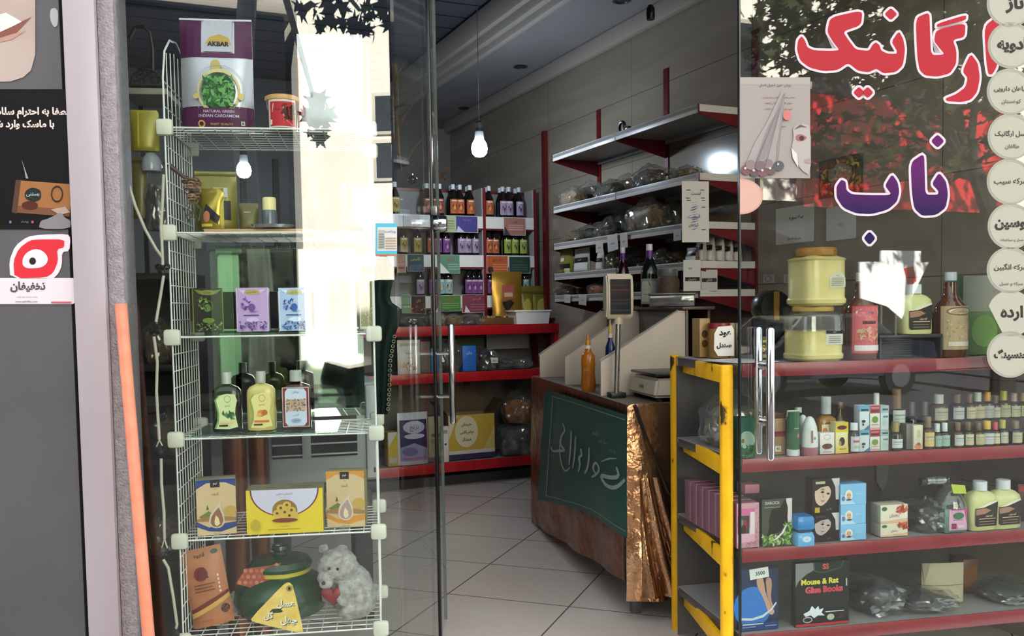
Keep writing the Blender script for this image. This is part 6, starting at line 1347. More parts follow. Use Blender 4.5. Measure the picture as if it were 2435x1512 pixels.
def lotion(lab, P, w, h, grp='cream lotion bottles'):
    return bottle('lotion_bottle', lab, 'bottle', P, FA+.05, w, h, LOT, M('#bfc088', .25), (.42, .81, 1.0, m_capw), (.08, .62, .84, [('p', [(.12, .02), (.95, .02), (1, .95), (.75, .86), (.4, .74), (.05, .72), (.05, .1)], '#2c2420'), ('p', [(.05, .72), (.4, .74), (.75, .86), (1, .95), (.95, 1.0), (.6, .92), (.3, .8)], '#cfcdb8'), ('p', [(.06, .68), (.5, .72), (.72, .62), (.45, .5), (.08, .46)], '#96705a'), ('r', .2, .3, .9, .325, '#c9a878'), ('t', 'لوسیون', .62, .42, .55, .1, '#c9c2b4'), ('r', .2, .2, .85, .215, '#a8988a'), ('r', .2, .1, .85, .115, '#a8988a')], None), sy=.55, sq=5, group=None)
P, w, h = rs(2146, 2217, 676, 0, .03); pedestal = P.copy(); 
t = thing('display_riser', 'dark ribbed riser carrying the cream lotion bottle', 'riser', P+Vector((-.03, .05, 0)), FA); rh = hv(2180, 795, shift(RS, .03)).z-P.z
G().box((0, .03, rh-.006), (.24, .16, .012), M('#23211f', .5), bev=.003).link('riser_top', t)
for x in (-.115, .115): G().box((x, .03, (rh-.012)/2), (.008, .16, rh-.012), M('#23211f', .5)).link('riser_leg', t, smooth=0)
g = G(); 
for k in range(9): g.box((0, .10, .006+k*rh*.1), (.22, .008, .006), M('#3a3733', .5))
g.link('riser_slats', t, smooth=0)
lot0 = lotion('cream lotion bottle with brown label standing on the dark riser', Vector((P.x, P.y, P.z+rh+.001))+Vector((0, .03, 0)), w, h-rh)
P, w, h = rs(2308, 2372, 655, 0, .12); carton('goods_box', 'tall green box behind the round stickers at the shelf end', 'box', P, FA, w*1.6, .09, h, '#4f6a3c', [('r', 0, .55, 1, 1, '#8a8a80'), ('e', .5, .3, .3, .2, '#6a8a4c')])
# jar with handwritten card, boxes and a tin at the left end of the top shelf
P, w, h = rs(1690, 1735, 768, 0, .38); t = thing('incense_tub', 'tub with red lid and large handwritten white card', 'tub', P, FA-.1)
G().lathe([(0, 0), (w*.52, 0), (w*.56, .01), (w*.56, h*.85), (0, h*.85)], M('#8a6a3a', .4), 24).link('tub_body', t); G().lathe([(0, h*.84), (w*.58, h*.84), (w*.57, h), (0, h)], M('#6e141c', .4), 24).link('lid', t)
g = G(); g.prism([(-.3*w, .06*h), (-.5*w, .25*h), (-.48*w, .7*h), (-.3*w, .9*h), (.4*w, .93*h), (.5*w, .8*h), (.5*w, .06*h)], -.58*w, -.58*w+.0015, M('#d6d2cb', .5)); c = g.link('white_card', t, smooth=0)
g = G(); art(g, [('tb', 'عود', .55, .72, .6, .26, '#15130f'), ('tb', 'صندل', .5, .34, .75, .26, '#15130f')], lambda x, z, e: Vector((x-.5*w, -.58*w-e-.0004, .06*h+z)), w, .87*h, eps=.0005); g.link('handwriting', c, smooth=0)
P, w, h = rs(1664, 1688, 757, 0, .42); carton('incense_box', 'tall tan incense box left of the handwritten card', 'box', P, FA, w, .07, h, '#8a6c3c', [('e', .5, .6, .3, .1, '#4a2f18'), ('e', .5, .35, .3, .1, '#4a2f18')])
for k, (u0, u1) in enumerate(((1737, 1748), (1750, 1763))):
    P, w, h = rs(u0, u1, 768, 0, .34+.03*k); carton('incense_box', 'narrow brown box right of the handwritten card, %s' % ('nearer to it', 'farther from it')[k], 'box', P, FA, w, .06, h, ('#7a6a4a', '#6a5a40')[k], [('r', .2, .5, .8, .6, '#3a2a1a')])
P, w, h = rs(1795, 1872, 690, 0, .28); t = thing('round_box', 'dark round gold-striped box with black cloth on the top shelf', 'box', P, FA)
g = G(); R90x = Matrix.Rotation(pi/2, 3, 'X'); g.lathe([(0, -.04), (w*.46, -.04), (w*.5, -.03), (w*.5, .03), (w*.46, .04), (0, .04)], M('#1c1712', .25), 36, (0, 0, h-w*.5), R=R90x); g.link('round_box', t)
g = G(); g.box((w*.0, -.041, h-w*.5), (w*.16, .004, w*.92), M('#a9803a', .3, .4)); g.link('gold_stripe', t); G().box((0, 0, (h-w)/2+.01), (w*.7, .1, max(.02, h-w+.02)), M('#15120f', .6)).link('base_box', t)
g = G(); g.ball((.01, -.06, h*.40), w*.42, M('#0d0c0c', .6), 3, (1.1, .6, .55), noise=.05); g.link('black_cloth', t)
P, w, h = rs(1806, 1838, 800, 0, .16); carton('goods_box', 'small black box with gold letters behind the door handle', 'box', P, FA, w, .05, h, '#1a1610', [('r', .1, .75, .9, .85, '#b8922a'), ('t', 'SG', .5, .5, .7, .3, '#c9a03a'), ('r', .15, .1, .85, .25, '#8f7a5a')])
sp_ = hv(1900, 856, shift(RS, .12)); 
# ---------------------------------------------------------------- second shelf: small boxes and oil bottles
P, w, h = rs(1757, 1795, 993, 1, .02); carton('herb_box', 'green box printed with leaves behind the left door handle bar', 'box', P, FA, w, .05, h, '#1f5238', [('r', 0, .45, 1, 1, '#1d5a42'), ('e', .5, .45, .5, .22, '#9fb5a0'), ('e', .25, .43, .1, .06, '#6a5a1a'), ('s', 50, 0, 0, 1, .32, .1, ('#1f6a30', '#3a8a3a', '#124a22'))])
P, w, h = rs(1842, 1866, 985, 1, .05); carton('soap_box', 'brown and cream soap boxes beside the right handle bar', 'box', P, FA, w*1.15, .06, h, '#8a6a42', [('r', 0, .45, 1, .58, '#6a1a22'), ('r', .1, .08, .6, .22, '#c9c2b8'), ('t', '45', .35, .15, .3, .1, '#3a3a3a'), ('r', 0, .9, 1, 1, '#4a2a1c')])
P, w, h = rs(1872, 1900, 975, 1, .03); o = bottle('cream_tube', 'green cream tube standing on its white cap', 'tube', P, FA, w, h, [(0, .14), (.95, .14), (1, .2), (1, .6), (.98, .97), (0, .97)], M('#2a5a3c', .3), (1.0, 0, .14, m_capw), (.3, .9, .9, [('e', .7, .25, .12, .08, '#b86a6a'), ('r', .3, .5, .8, .53, '#8aa890')], None)); G().box((0, 0, h*.93), (w*1.02, .004, h*.14), M('#b5c2b8', .4)).link('crimped_end', o)
P, w, h = rs(1858, 1874, 986, 1, .08); bottle('cream_tube', 'dark green tube partly behind the green cream tube', 'tube', P, FA, w*1.2, h, [(0, 0), (1, .02), (1, .9), (.9, 1), (0, 1)], M('#1c3a2c', .3), (1.0, .88, 1.0, M('#9ab0a4', .4)))
P, w, h = rs(1892, 1904, 968, 1, .14); bottle('oil_vial', 'tall small bottle with grey cap behind the green tube', 'bottle', P, FA, w*1.8, h, OILB, m_oild, (.7, .88, 1.0, m_capw))
def rollon(lab, u0, u1, vt, d):
    P, w, h = rs(u0, u1, vt, 1, d); o = bottle('rollon', lab, 'roll-on bottle', P, FA, w, h, [(0, 0), (.9, 0), (1, .03), (.98, .22), (0, .22)], M('#9a5a68', .3), None, None)
    G().lathe([(w*.5, h*.22), (w*.49, h*.5), (w*.42, h*.75), (w*.25, h*.95), (w*.1, h), (0, h)], M('#cbd0cc', .25), 24).link('white_cap', o)
    g = G(); art(g, [('r', .1, .1, .35, .9, '#8a4a50'), ('e', .65, .4, .15, .1, '#6a8f6a')], lambda x, z, e: Vector((x-w*.2, -w*.5-e, h*.3+z)), w*.4, h*.4, eps=.0006); g.link('print', o); return o
rollon('white roll-on bottle with pink base at the front of the second shelf', 1907, 1943, 990, .02); rollon('second white roll-on bottle half hidden behind the first', 1896, 1922, 986, .08)
P, w, h = rs(1942, 1985, 942, 1, .08); bottle('perfume_bottle', 'amber perfume bottle with clear cap above the small boxes', 'bottle', P, FA, w, h, [(0, 0), (1, 0), (1, .52), (.9, .6), (.4, .66), (0, .66)], M('#8a6420', .1), (.5, .68, 1.0, M('#aab2b0', .15)), (.2, .5, .9, [('r', .05, 0, .95, 1, '#cfc9a0'), ('e', .25, .6, .15, .2, '#c0704a')], None), sy=.6, sq=5)
P, w, h = rs(1980, 2012, 955, 1, .10); bottle('perfume_bottle', 'dark amber bottle behind the yellow box', 'bottle', P, FA, w, h, OILB, M('#4a3010', .1), (.5, .86, 1.0, M('#5a3a1a', .3)))
def sbox(lab, u0, u1, vt, lv, col, it, d=.02, dd_=.035, dz=0, n='small_box'):
    P, w, h = place(shift(RS, d), u0, u1, vt, RZ[lv]+.0005+dz); return carton(n, lab, 'box', P, FA, w, dd_, h, col, it)
sbox('white box with brown almonds printed on it', 1950, 1984, 1029, 1, '#cfccc8', [('ring', .5, .8, .25, .12, .03, '#a89a88'), ('e', .5, .36, .36, .13, '#5a3a2a'), ('s', 12, .2, .25, .8, .45, .1, ('#7a5238', '#4a2c1c')), ('r', .2, .08, .8, .12, '#9a9490')])
sbox('yellow topped box with a dark nut printed on it', 1987, 2017, 1004, 1, '#d6cf9a', [('r', 0, .68, 1, 1, '#c9b43a'), ('e', .5, .83, .38, .07, '#5a2a30'), ('e', .5, .38, .22, .14, '#3a2618'), ('e', .35, .32, .1, .08, '#a8863a'), ('r', .0, .0, 1, .2, '#cdbb5a'), ('r', .3, .12, .8, .15, '#8a6a2a')])
P, w, h = rs(2019, 2041, 1005, 1, .02); bottle('oil_vial', 'small dark bottle with white cap and pale label', 'bottle', P, FA, w, h, [(0, 0), (1, .02), (1, .64), (.6, .76), (0, .78)], M('#14141c', .15), (.75, .76, 1.0, m_capw), (.06, .56, 1.1, [('r', .2, .6, .8, .75, '#a8506a'), ('r', .3, .2, .8, .4, '#8fb09a')], '#bcbfc0'))
blue_it = [('r', 0, .75, 1, 1, '#5a9ab5'), ('r', .15, .78, .9, .86, '#1c3a4c'), ('r', 0, .68, 1, .74, '#c9d2d4'), ('e', .4, .35, .2, .06, '#22343c'), ('p', [(.4, 0), (1, 0), (1, .2)], '#4a6a9a'), ('e', .35, .22, .1, .05, '#2c3c44')]
red_it = [('r', 0, .68, 1, 1, '#9a343a'), ('r', .1, .75, .9, .82, '#5a1a20'), ('r', .1, .88, .9, .92, '#c98a8a'), ('e', .5, .42, .32, .14, '#6a8a3c'), ('r', .15, .2, .85, .23, '#b8707a'), ('r', 0, 0, 1, .1, '#c98f92')]
teal_it = [('r', 0, .7, 1, 1, '#8fa8a8'), ('r', .2, .8, .9, .88, '#2c5058'), ('r', .3, .5, .9, .58, '#5a7a80'), ('e', .5, .3, .3, .1, '#a8b8b4')]
for k, (u0, u1, it, c_, nm) in enumerate(((2044, 2067, blue_it, '#c3cfd4', 'blue topped'), (2069, 2092, red_it, '#cfd0c8', 'red topped'), (2094, 2113, teal_it, '#b4c4c2', 'teal'))):
    P, w, h = place(shift(RS, .03), u0, u1, 1022, RZ[1]+.0005); sbox('%s white drops box, lower of its stack' % nm, u0, u1, 1022, 1, c_, it, .03)
    sbox('%s white drops box, upper of its stack' % nm, u0, u1, 964, 1, c_, it, .03, dz=h+.0004)
# dark bottles on and behind the boxes
VIAL = [(0, 0), (1, 0), (1, .54), (.9, .6), (.5, .66), (0, .67)]
def vial(lab, u0, u1, vt, capc, glass, labc, lz=(.08, .5), d=.03, base=None, acc=None, grp=None):
    P, w, h = place(shift(RS, d), u0, u1, vt, RZ[1]+.0005 if base is None else base); w *= 1.22 if grp else 1
    it = [('r', .1, .62, .9, .72, '#8a8a80'), ('r', .1, .4, .8, .46, '#9a9a90')]+([('p', [(0, 0), (1, 0), (1, .35), (.5, .2), (0, .3)], acc)] if acc else [])
    return bottle('oil_vial', lab, 'bottle', P, FA+random.uniform(-.1, .1), w, h, VIAL, M(glass, .1), (.55, .66, 1.0, M(capc, .4)), (lz[0], lz[1], .95, it, labc), seg=16, group=grp), P, h
DK, AM, OL = '#15120e', '#3a2410', '#2c2a10'
vial('dark bottle with brown cap and white label beside the teal boxes', 2115, 2143, 1003, '#8a7a40', DK, '#bcc4c0', (.1, .42))
o, P, h = vial('white capped dark bottle standing up behind the red topped boxes', 2072, 2094, 934, '#cfcfcf', DK, '#2a2a2c', (.1, .3), .10)
vial('dark bottle with tan cap and white label above the teal boxes', 2113, 2148, 924, '#7a5a38', DK, '#b5c0bc', (.38, .64), .10)
for k, (u0, u1) in enumerate(((2153, 2179), (2184, 2210))): vial('dark bottle with black cap in the back row, %s of two' % ('left', 'right')[k], u0, u1, 955, '#4a484a', '#120f0e', '#2a2018', (.1, .3), .16)
sbox('grey clear box with white face and brown berries', 2155, 2172, 1008, 1, '#5c5f58', [], .03); sbox('white box with brown berries printed low on it', 2172, 2194, 1011, 1, '#c3bfa8', [('e', .5, .12, .4, .12, '#c0805a'), ('e', .55, .22, .2, .06, '#8a4a2a'), ('r', .4, .5, .8, .8, '#b4b094')], .02)
front_row = [(2195, 2216, 990, '#6a5a3a', AM, '#c0ae7a', '#a8683a'), (2219, 2236, 1007, '#bcc6c8', DK, '#86a59a', '#5a8a6a'), (2237, 2254, 1005, '#c3cccc', DK, '#8fb0a2', None), (2266, 2286, 1004, '#5a4a30', AM, '#b8bcbc', None), (2291, 2310, 1003, '#5a4828', OL, '#b9b49a', '#a87a4a'), (2315, 2335, 1004, '#4a3c2a', OL, '#b0a884', '#9a6a3a'), (2335, 2357, 1000, '#c9a02a', DK, '#b4b8bc', None), (2358, 2373, 1003, '#a8343c', AM, '#c0baa0', '#8a5a2a'), (2374, 2392, 998, '#a8a03a', DK, '#aeb09a', '#b08a4a'), (2403, 2424, 1000, '#6a5c40', DK, '#b0aa8c', None), (2428, 2448, 998, '#6a4a38', DK, '#bcb8ac', None)]
back_row = [(2216, 2246, 937, '#c0c6c8', '#4a3c12', '#b0b29c', None), (2262, 2286, 936, '#6a5638', DK, '#b6bcba', None), (2293, 2314, 936, '#6a503c', OL, '#c0bc9c', '#c0a060'), (2312, 2335, 932, '#b5c4bc', OL, '#b4b08a', '#a8a060'), (2336, 2357, 931, '#c9962a', DK, '#a8aaa6', None), (2358, 2374, 940, '#6a4a38', AM, '#b6b49a', '#8aa04a'), (2374, 2396, 929, '#a8a034', OL, '#a8aa84', '#9aa04a'), (2398, 2420, 934, '#9a8a84', DK, '#b0b090', '#a8a84a'), (2423, 2442, 934, '#a88a5a', DK, '#b0aa7a', None)]
for k, r in enumerate(front_row): vial('small oil bottle in the front row on the second shelf, %s from left' % ORD[k], *r[:3], r[3], r[4], r[5], (.08, .52), .03, None, r[6], 'small oil bottles on the second shelf')
rz_ = RZ[1]+.075
t = thing('bottle_step', 'dark step raising the back row of small oil bottles', 'step', along(shift(RS, .12), s_of(RS, 2345), RZ[1]), FA); G().box((0, .03, .0365), (.33, .06, .073), M('#1c1a18', .6)).link('step_body', t, smooth=0)
for k, r in enumerate(back_row): vial('small oil bottle in the raised back row, %s from the left' % ORD[k], *r[:3], r[3], r[4], r[5], (.06, .5), .15, rz_, r[6], 'small oil bottles on the second shelf')
# goods deep on the second shelf, seen from the side through the yellow frame
P_ = along(shift(RS, .30), .10, RZ[1]); crumple('goods_bag', 'large clear bag of pale goods behind the yellow frame', P_, .2, .2, .20, mat_noise('pale_goods', ['#4a4c44', '#77786c'], (20, 20, 20), .5), None, FA)
P_ = along(shift(RS, .10), .10, RZ[1]); 
# ---------------------------------------------------------------- third shelf
P, w, h = rs(1752, 1805, 1196, 2, .02); pk = [('r', 0, 0, 1, 1, '#b98a94'), ('r', .04, .12, .80, .88, '#c0608c'), ('p', [(.04, .12), (.8, .12), (.8, .5), (.04, .3)], '#c99aac'), ('r', .6, .3, .8, .8, '#c9c0c4'), ('r', .05, .32, .55, .72, '#2c3a30'), ('e', .22, .5, .1, .14, '#6a7a74'), ('e', .36, .48, .1, .16, '#8a2430'), ('e', .3, .42, .12, .1, '#3a1a1c'), ('s', 26, 0, 0, 1, .14, .04, ('#8a4a5a', '#a8707c', '#7a5a5a')), ('s', 26, .82, .05, 1, .95, .04, ('#8a5a52', '#a8806c'))]
b0 = carton('pink_box', 'pink box with a small picture, front of the row seen past the frame', 'box', P, FA, w, .05, h, '#7a5560', pk)
for k in range(1, 8): dup(b0, P+Vector((-sin(FA), cos(FA), 0))*.056*k, FA, 'pink printed box, %s behind the front one of its row' % ORD[k-1], 'pink boxes in a row going back')
P, w, h = rs(1772, 1806, 1168, 2, .12); carton('small_box', 'small pink box tilted on top of the row of pink boxes', 'box', Vector((P.x, P.y, P.z+(hv(1780, 1196, RS).z-RZ[2])+.004)), FA, w, .06, .03, '#b06a80', [], None)
P, w, h = rs(1812, 1883, 1186, 2, .02); carton('henna_box', 'black box with green leaves and a dark hair swirl', 'box', P, FA, w, .05, h, '#1a1c18', [('r', 0, 0, 1, 1, '#3c4238'), ('p', [(.8, 1), (1, 1), (1, .3), (.86, .5)], '#c9c4c0'), ('p', [(.78, 1), (.86, .8), (.84, .5), (.6, .3), (.14, .2), (.24, .4), (.22, .55), (.32, .78), (.6, .82)], '#0e0e0c'), ('tb', 'DARCICK', .35, .92, .55, .06, '#a8a8a0'), ('r', .08, .82, .6, .835, '#8a8a84'), ('s', 90, .0, .02, 1, .24, .07, ('#5a8a3a', '#8aa85a', '#3a6a28', '#a8bc7a')), ('s', 40, .72, .2, 1, .5, .07, ('#6a9a4a', '#8aa85a', '#3a6a28')), ('p', [(.3, .1), (.5, .14), (.72, .28), (.82, .44), (.78, .44), (.64, .28), (.46, .17)], '#d0d0cc')])
P, w, h = rs(1884, 1928, 1224, 2, .02); t = thing('cream_jar', 'blue jar shaped cream pack with dark waist', 'pack', P, FA)
g = G(); g.lathe([(0, 0), (w*.49, 0), (w*.5, h*.3), (w*.44, h*.42), (w*.40, h*.45), (0, h*.45)], M('#5a9ac9', .3), 28, sq=6); g.link('lower_half', t); G().lathe([(w*.40, h*.44), (w*.39, h*.55), (0, h*.56)], M('#12355c', .3), 28, sq=6).link('waist', t); G().lathe([(w*.40, h*.54), (w*.48, h*.57), (w*.5, h*.62), (w*.48, h*.92), (w*.42, h), (0, h)], M('#1f78b8', .3), 28, sq=6).link('upper_half', t)
g = G(); art(g, [('e', .5, .5, .3, .32, '#b9cfdc'), ('t', 'کرم', .5, .5, .3, .2, '#2a3a44')], lambda x, z, e: Vector((x-w*.4, -w*.502-e, h*.08+z)), w*.8, h*.32, eps=.0006); g.link('label', t, smooth=0)
def face_box(lab, u0, u1, vt, dz, tone):
    P, w, h = place(shift(RS, .03), u0, u1, vt, RZ[2]+.0005+dz)
    return carton('hair_dye_box', lab, 'box', P, FA, w, .05, h, '#171414', [('r', 0, 0, 1, 1, '#171312'), ('p', ell(.88, .75, .3, .55, 20)[10:]+[(1, .3), (1, 1), (.7, 1)], '#171312'), ('p', [(.7, 1), (1, 1), (.97, .38), (.86, .38), (.84, .75)], '#c2bebc'), ('p', soft([(.08, .7), (.3, .76), (.55, .82), (.68, .68), (.66, .48), (.5, .3), (.3, .2), (.14, .3), (.08, .45)], 2), tone), ('p', [(.28, .62), (.38, .66), (.44, .61), (.36, .58)], '#2a1c18'), ('p', [(.5, .58), (.6, .60), (.64, .55), (.55, .53)], '#2a1c18'), ('p', [(.26, .68), (.38, .72), (.46, .67), (.38, .69)], '#3a2a22'), ('p', [(.36, .56), (.42, .46), (.36, .45)], '#a08478'), ('p', [(.26, .40), (.36, .37), (.46, .38), (.36, .33)], '#8a4a44'), ('p', [(.0, .75), (.2, .86), (.5, .92), (.7, .86), (.6, .8), (.3, .76), (.1, .66)], '#100d0c'), ('r', .1, .86, .45, .93, '#b8b08a' if tone[1] == 'c' else '#3a3432'), ('r', .07, .03, .25, .18, '#b8962a') if dz else ('r', .07, .03, .25, .06, '#3a2a22'), ('t', 'رنگ مو', .6, .12, .3, .06, '#8a8480')]), h
b_, hb1 = face_box('black hair dye box with a pale face, lower of two stacked', 1932, 1996, 1220, 0, '#b8a8a0'); face_box('black hair dye box with a face and gold mark, upper of two', 1932, 1996, 1138, hb1+.0005, '#c4ae9a')
base = 0
for k, vt in enumerate((1246, 1199, 1150)):
    P, w, h = place(shift(RS, .02), 1999, 2059, vt, RZ[2]+.0005+base)
    carton('cream_box', 'light blue cream box with a baby face, %s of three stacked' % ('bottom', 'middle', 'top')[k], 'box', P, FA+(0, .03, -.02)[k], w, .06, h, '#5a98c4', [('r', 0, 0, 1, 1, '#79b2d6'), ('p', [(0, 0), (.6, 0), (.3, .4), (0, .5)], '#a8c8de'), ('e', .32, .45, .15, .26, '#d6d2c0'), ('e', .32, .43, .09, .16, '#c9a88a'), ('e', .28, .47, .015, .03, '#4a3028'), ('e', .36, .47, .015, .03, '#4a3028'), ('p', [(.28, .36), (.36, .36), (.32, .33)], '#a85a4a'), ('e', .1, .3, .06, .12, '#5a6a9a'), ('e', .32, .24, .1, .05, '#3a4a5a'), ('t', 'کرم کودک', .68, .5, .25, .14, '#b8cfe0')]); base += h+.0006
soap_it = [('r', 0, 0, 1, 1, '#d0cbb8'), ('p', [(0, 0), (1, 0), (1, .25), (0, .12)], '#cfa98a'), ('e', .14, .8, .1, .12, '#3a6a4c'), ('s', 14, .65, .62, .95, .95, .12, ('#a8402c', '#c0603a', '#8a3420')), ('t', 'زعفران', .5, .42, .55, .22, '#9a5a5a')]
P, w, h = rs(2094, 2158, 1244, 2, .03); carton('soap_box', 'cream soap box with saffron flower, lower of two', 'box', P, FA, w, .06, h, '#c3bca2', soap_it); h0 = h
P, w, h = place(shift(RS, .03), 2094, 2158, 1200, RZ[2]+.001+h0); carton('soap_box', 'cream soap box with saffron flower, upper of two', 'box', P, FA, w, .06, h, '#c3bca2', soap_it)
P, w, h = rs(2160, 2240, 1180, 2, .10); crumple('goods_bag', 'dark crinkled bag behind the cream soap boxes', P, w, .16, h, M('#2a2826', .3), None, FA)
P, w, h = rs(2246, 2300, 1208, 2, .02); t = thing('glass_jar', 'glass bottle with pink and green label on the third shelf', 'jar', P, FA)
carton_ = G(); carton_.box((0, .03, h/2), (w, .06, h), M('#55746a', .3), bev=.004); carton_.link('jar_body', t)
g = G(); art(g, [('r', .2, .1, .98, .98, '#c79ab5'), ('p', [(.2, .98), (.98, .98), (.98, .3), (.85, .9), (.3, .92)], '#a84a7a'), ('e', .6, .68, .24, .14, '#3a6a48'), ('r', .35, .5, .8, .53, '#7a6a7a'), ('r', .3, .16, .5, .38, '#8a2a4a'), ('r', .55, .2, .85, .3, '#c9b8c4')], front(w, 0), w, h, eps=.0006); g.link('label', t, smooth=0)
P2, w2, h2 = place(shift(RS, .07), 2240, 2305, 1148, RZ[2]); g = G(); g.lathe([(w2*.5, h+.0), (w2*.48, h*1.2), (w2*.3, h2*.86), (w2*.2, h2*.92), (w2*.2, h2), (0, h2)], m_film, 24, (0, .035, 0)); g.link('glass_shoulder', t)
g = G(); a0 = .0; g.prism([(-.02, h2*.86), (.03, h2*.84), (.024, h2*1.02), (-.03, h2*1.06)], -.012, -.011, M('#a8b83a', .5)); g.link('yellow_green_note', t, smooth=0)
for k, (u0, u1, vt) in enumerate(((2310, 2366, 1160), (2367, 2420, 1157))):
    P, w, h = rs(u0, u1, vt, 2, .03+.0*k); dup(lot0, P+Vector((-sin(FA), cos(FA), 0))*.02, FA+.03, 'cream lotion bottle with brown label on the third shelf, %s of two' % ('left', 'right')[k]); c = [x for x in COL.objects][-4:]
    # scale the copy to its own size
for o in [o for o in COL.objects if o.get('category') == 'bottle' and 'third shelf' in str(o.get('label', '')) and 'lotion' in str(o.get('label'))]: o.scale = (1.0, 1.0, 1.0)
P, w, h = rs(2420, 2470, 1150, 2, .1); carton('goods_box', 'dark brown box at the right edge of the third shelf', 'box', P, FA, w, .1, h, '#2c1c18', [('r', .05, .8, .6, .95, '#a8343c')])
# padlock and bag hanging under the second shelf
p = hv(2225, 1152, shift(RS, .05)); t = thing('torch', 'small silver cased torch hanging under the second red shelf', 'torch', p, FA); Rh = Matrix.Rotation(pi/2, 3, 'Y'); w = .085
g = G(); g.lathe([(0, -w*.45), (.013, -w*.45), (.0135, w*.3), (.011, w*.42), (0, w*.45)], mat_noise('crinkled_silver', ['#5a5c60', '#b9bcc0'], (60, 60, 60), .25, .6), 16, (0, 0, .014), R=Rh); g.link('silver_case', t); g = G(); g.lathe([(0, -w*.75), (.013, -w*.72), (.013, -w*.46), (0, -w*.45)], M('#0f0f11', .4), 16, (0, 0, .014), R=Rh); g.link('black_grip', t); g = G(); g.tube([(.045, 0, .014), (.052, 0, .02), (.052, 0, .006), (.045, 0, .012)], .002, m_chrome, 6); g.tube([(0, 0, .026), (0, 0, hv(2225, 1128, shift(RS, .05)).z-p.z-.02)], .0015, mk_, 5); g.link('loop', t)
p = hv(2098, 1165, shift(RS, .08)); t = thing('black_pouch', 'black pointed pouch hanging under the second red shelf', 'pouch', p, FA); zt_ = RZ[1]-.03-p.z
G().prism([(-.024, zt_), (.024, zt_), (.023, .035), (.006, .006), (0, -.008), (-.006, .006), (-.022, .03)], 0, .012, M('#0c0c0e', .4)).link('pouch_body', t, smooth=0)
# ---------------------------------------------------------------- bottom shelf
P, w, h = rs(1761, 1850, 1354, 3, .035)
o = carton('insole_pack', 'blue pack with two bare legs and a white price slip', 'pack', P+Vector((-.0, 0, .001)), FA, w, .03, h, '#22406a', [('r', 0, 0, 1, 1, '#1c2c48'), ('p', ell(.32, .38, .5, .34, 28), '#2a6ab4'), ('p', soft([(.42, .86), (.55, .90), (.62, .8), (.66, .6), (.80, .38), (.92, .28), (.84, .22), (.74, .26), (.62, .5), (.44, .72)], 1), '#b08a74'), ('p', soft([(.66, .84), (.78, .86), (.84, .78), (.80, .5), (.88, .36), (.80, .32), (.7, .58)], 1), '#a37e6a'), ('p', [(.0, .18), (.3, .16), (.6, .2), (.85, .32), (.96, .42), (.94, .44), (.8, .33), (.58, .24), (.3, .2), (0, .22)], '#b9c4cc'), ('r', 0, 0, 1, .12, '#223a72'), ('r', .05, .09, .6, .11, '#b8c0c8'), ('r', .05, .05, .4, .065, '#8a96b0'), ('r', .65, .05, .95, .065, '#8a96b0')])
g = G(); g.box((0, 0, 0), (w*.5, .002, h*.17), M('#c9ccc8', .5)); art(g, [('t', '3500', .55, .5, .5, .5, '#2a2a2c')], lambda x, z, e: Vector((x-w*.25, -.0012-e, z-h*.085)), w*.5, h*.17, eps=.0004); sl_ = g.link('price_slip', o); sl_.location = (-w*.02, -.004, h*.94); sl_.rotation_euler = (0, -.1, 0)
P, w, h = rs(1892, 2018, 1336, 3, .03)
carton('glue_trap_box', 'dark green and black box of mouse traps with yellow lettering', 'box', P, FA, w, .03, h, '#16181a', [('r', 0, 0, 1, 1, '#1b1e1c'), ('p', [(0, .62), (.06, .72), (.2, .82), (.34, .88), (.34, 1), (0, 1)], '#77797a'), ('p', [(.32, 1), (.34, .86), (.5, .82), (.85, .88), (.92, 1)], '#2c4a38'), ('p', [(.35, 1), (.365, .875), (.5, .84), (.83, .895), (.88, 1)], '#14241c'), ('tb', 'SS', .56, .93, .36, .09, '#c04a50'), ('tb', 'Mouse & Rat', .45, .70, .7, .12, '#c9c04a'), ('tb', 'Glue Books', .53, .57, .7, .12, '#c98a8c'), ('tb', 'Glue Books', .533, .567, .68, .115, '#b8323c'), ('p', [(.14, .2), (.25, .24), (.3, .32), (.36, .26), (.42, .31), (.44, .25), (.52, .27), (.48, .2), (.54, .15), (.42, .16), (.34, .12), (.28, .17), (.18, .15)], '#c9ccd0'), ('ring', .22, .1, .09, .05, .02, '#9a9c9e'), ('e', .65, .12, .07, .05, '#a8b09a'), ('r', .55, .2, .9, .215, '#b9b9b9'), ('e', .85, .12, .06, .05, '#3a2420'), ('r', 0, .0, 1, .04, '#a82c38'), ('r', .93, .6, .955, .72, '#a8a8a8')])
for k, (u0, u1, vt, dd_, lab, mc, d) in enumerate(((2025, 2130, 1370, .2, 'dark clear bag lying right of the mouse trap box', M('#26262a', .3), .14), (2120, 2255, 1395, .22, 'crinkled dark clear bag with a white tag', M('#2e2c2e', .25), .13), (2330, 2440, 1380, .2, 'dim green clear bag at the right end of the bottom shelf', M('#3a4236', .4), .14))):
    P, w, h = rs(u0, u1, vt, 3, d); crumple('goods_bag', lab, P, w, dd_, h, mc, None, FA, fill=.9)
P, w, h = rs(2195, 2285, 1338, 3, .14); pouch('cream_packet', 'cream paper packet leaning in the dark bottom shelf', 'packet', P, FA-.15, w, .04, h, M('#a8a084', .6), [('r', 0, .45, 1, .47, '#7a745c'), ('p', [(0, 1), (.2, 1), (.05, .5)], '#8f8a74')], wr=.006)
P, w, h = rs(2290, 2326, 1330, 3, .2); carton('goods_box', 'dark amber box behind the cream packet', 'box', P, FA, w, .08, h, '#4a2a10', [('r', .1, .2, .9, .8, '#6a4418')])

P_ = along(shift(RS, .16), .06, RZ[0]); g = G(); g.box((0, 0, .0012), (.17, .22, .0016), M('#b9b6b2', .5)); tag(g.link('paper_sheet', loc=P_, rz=FA+.2), 'white paper sheet lying flat at the left end of the top red shelf', 'paper')
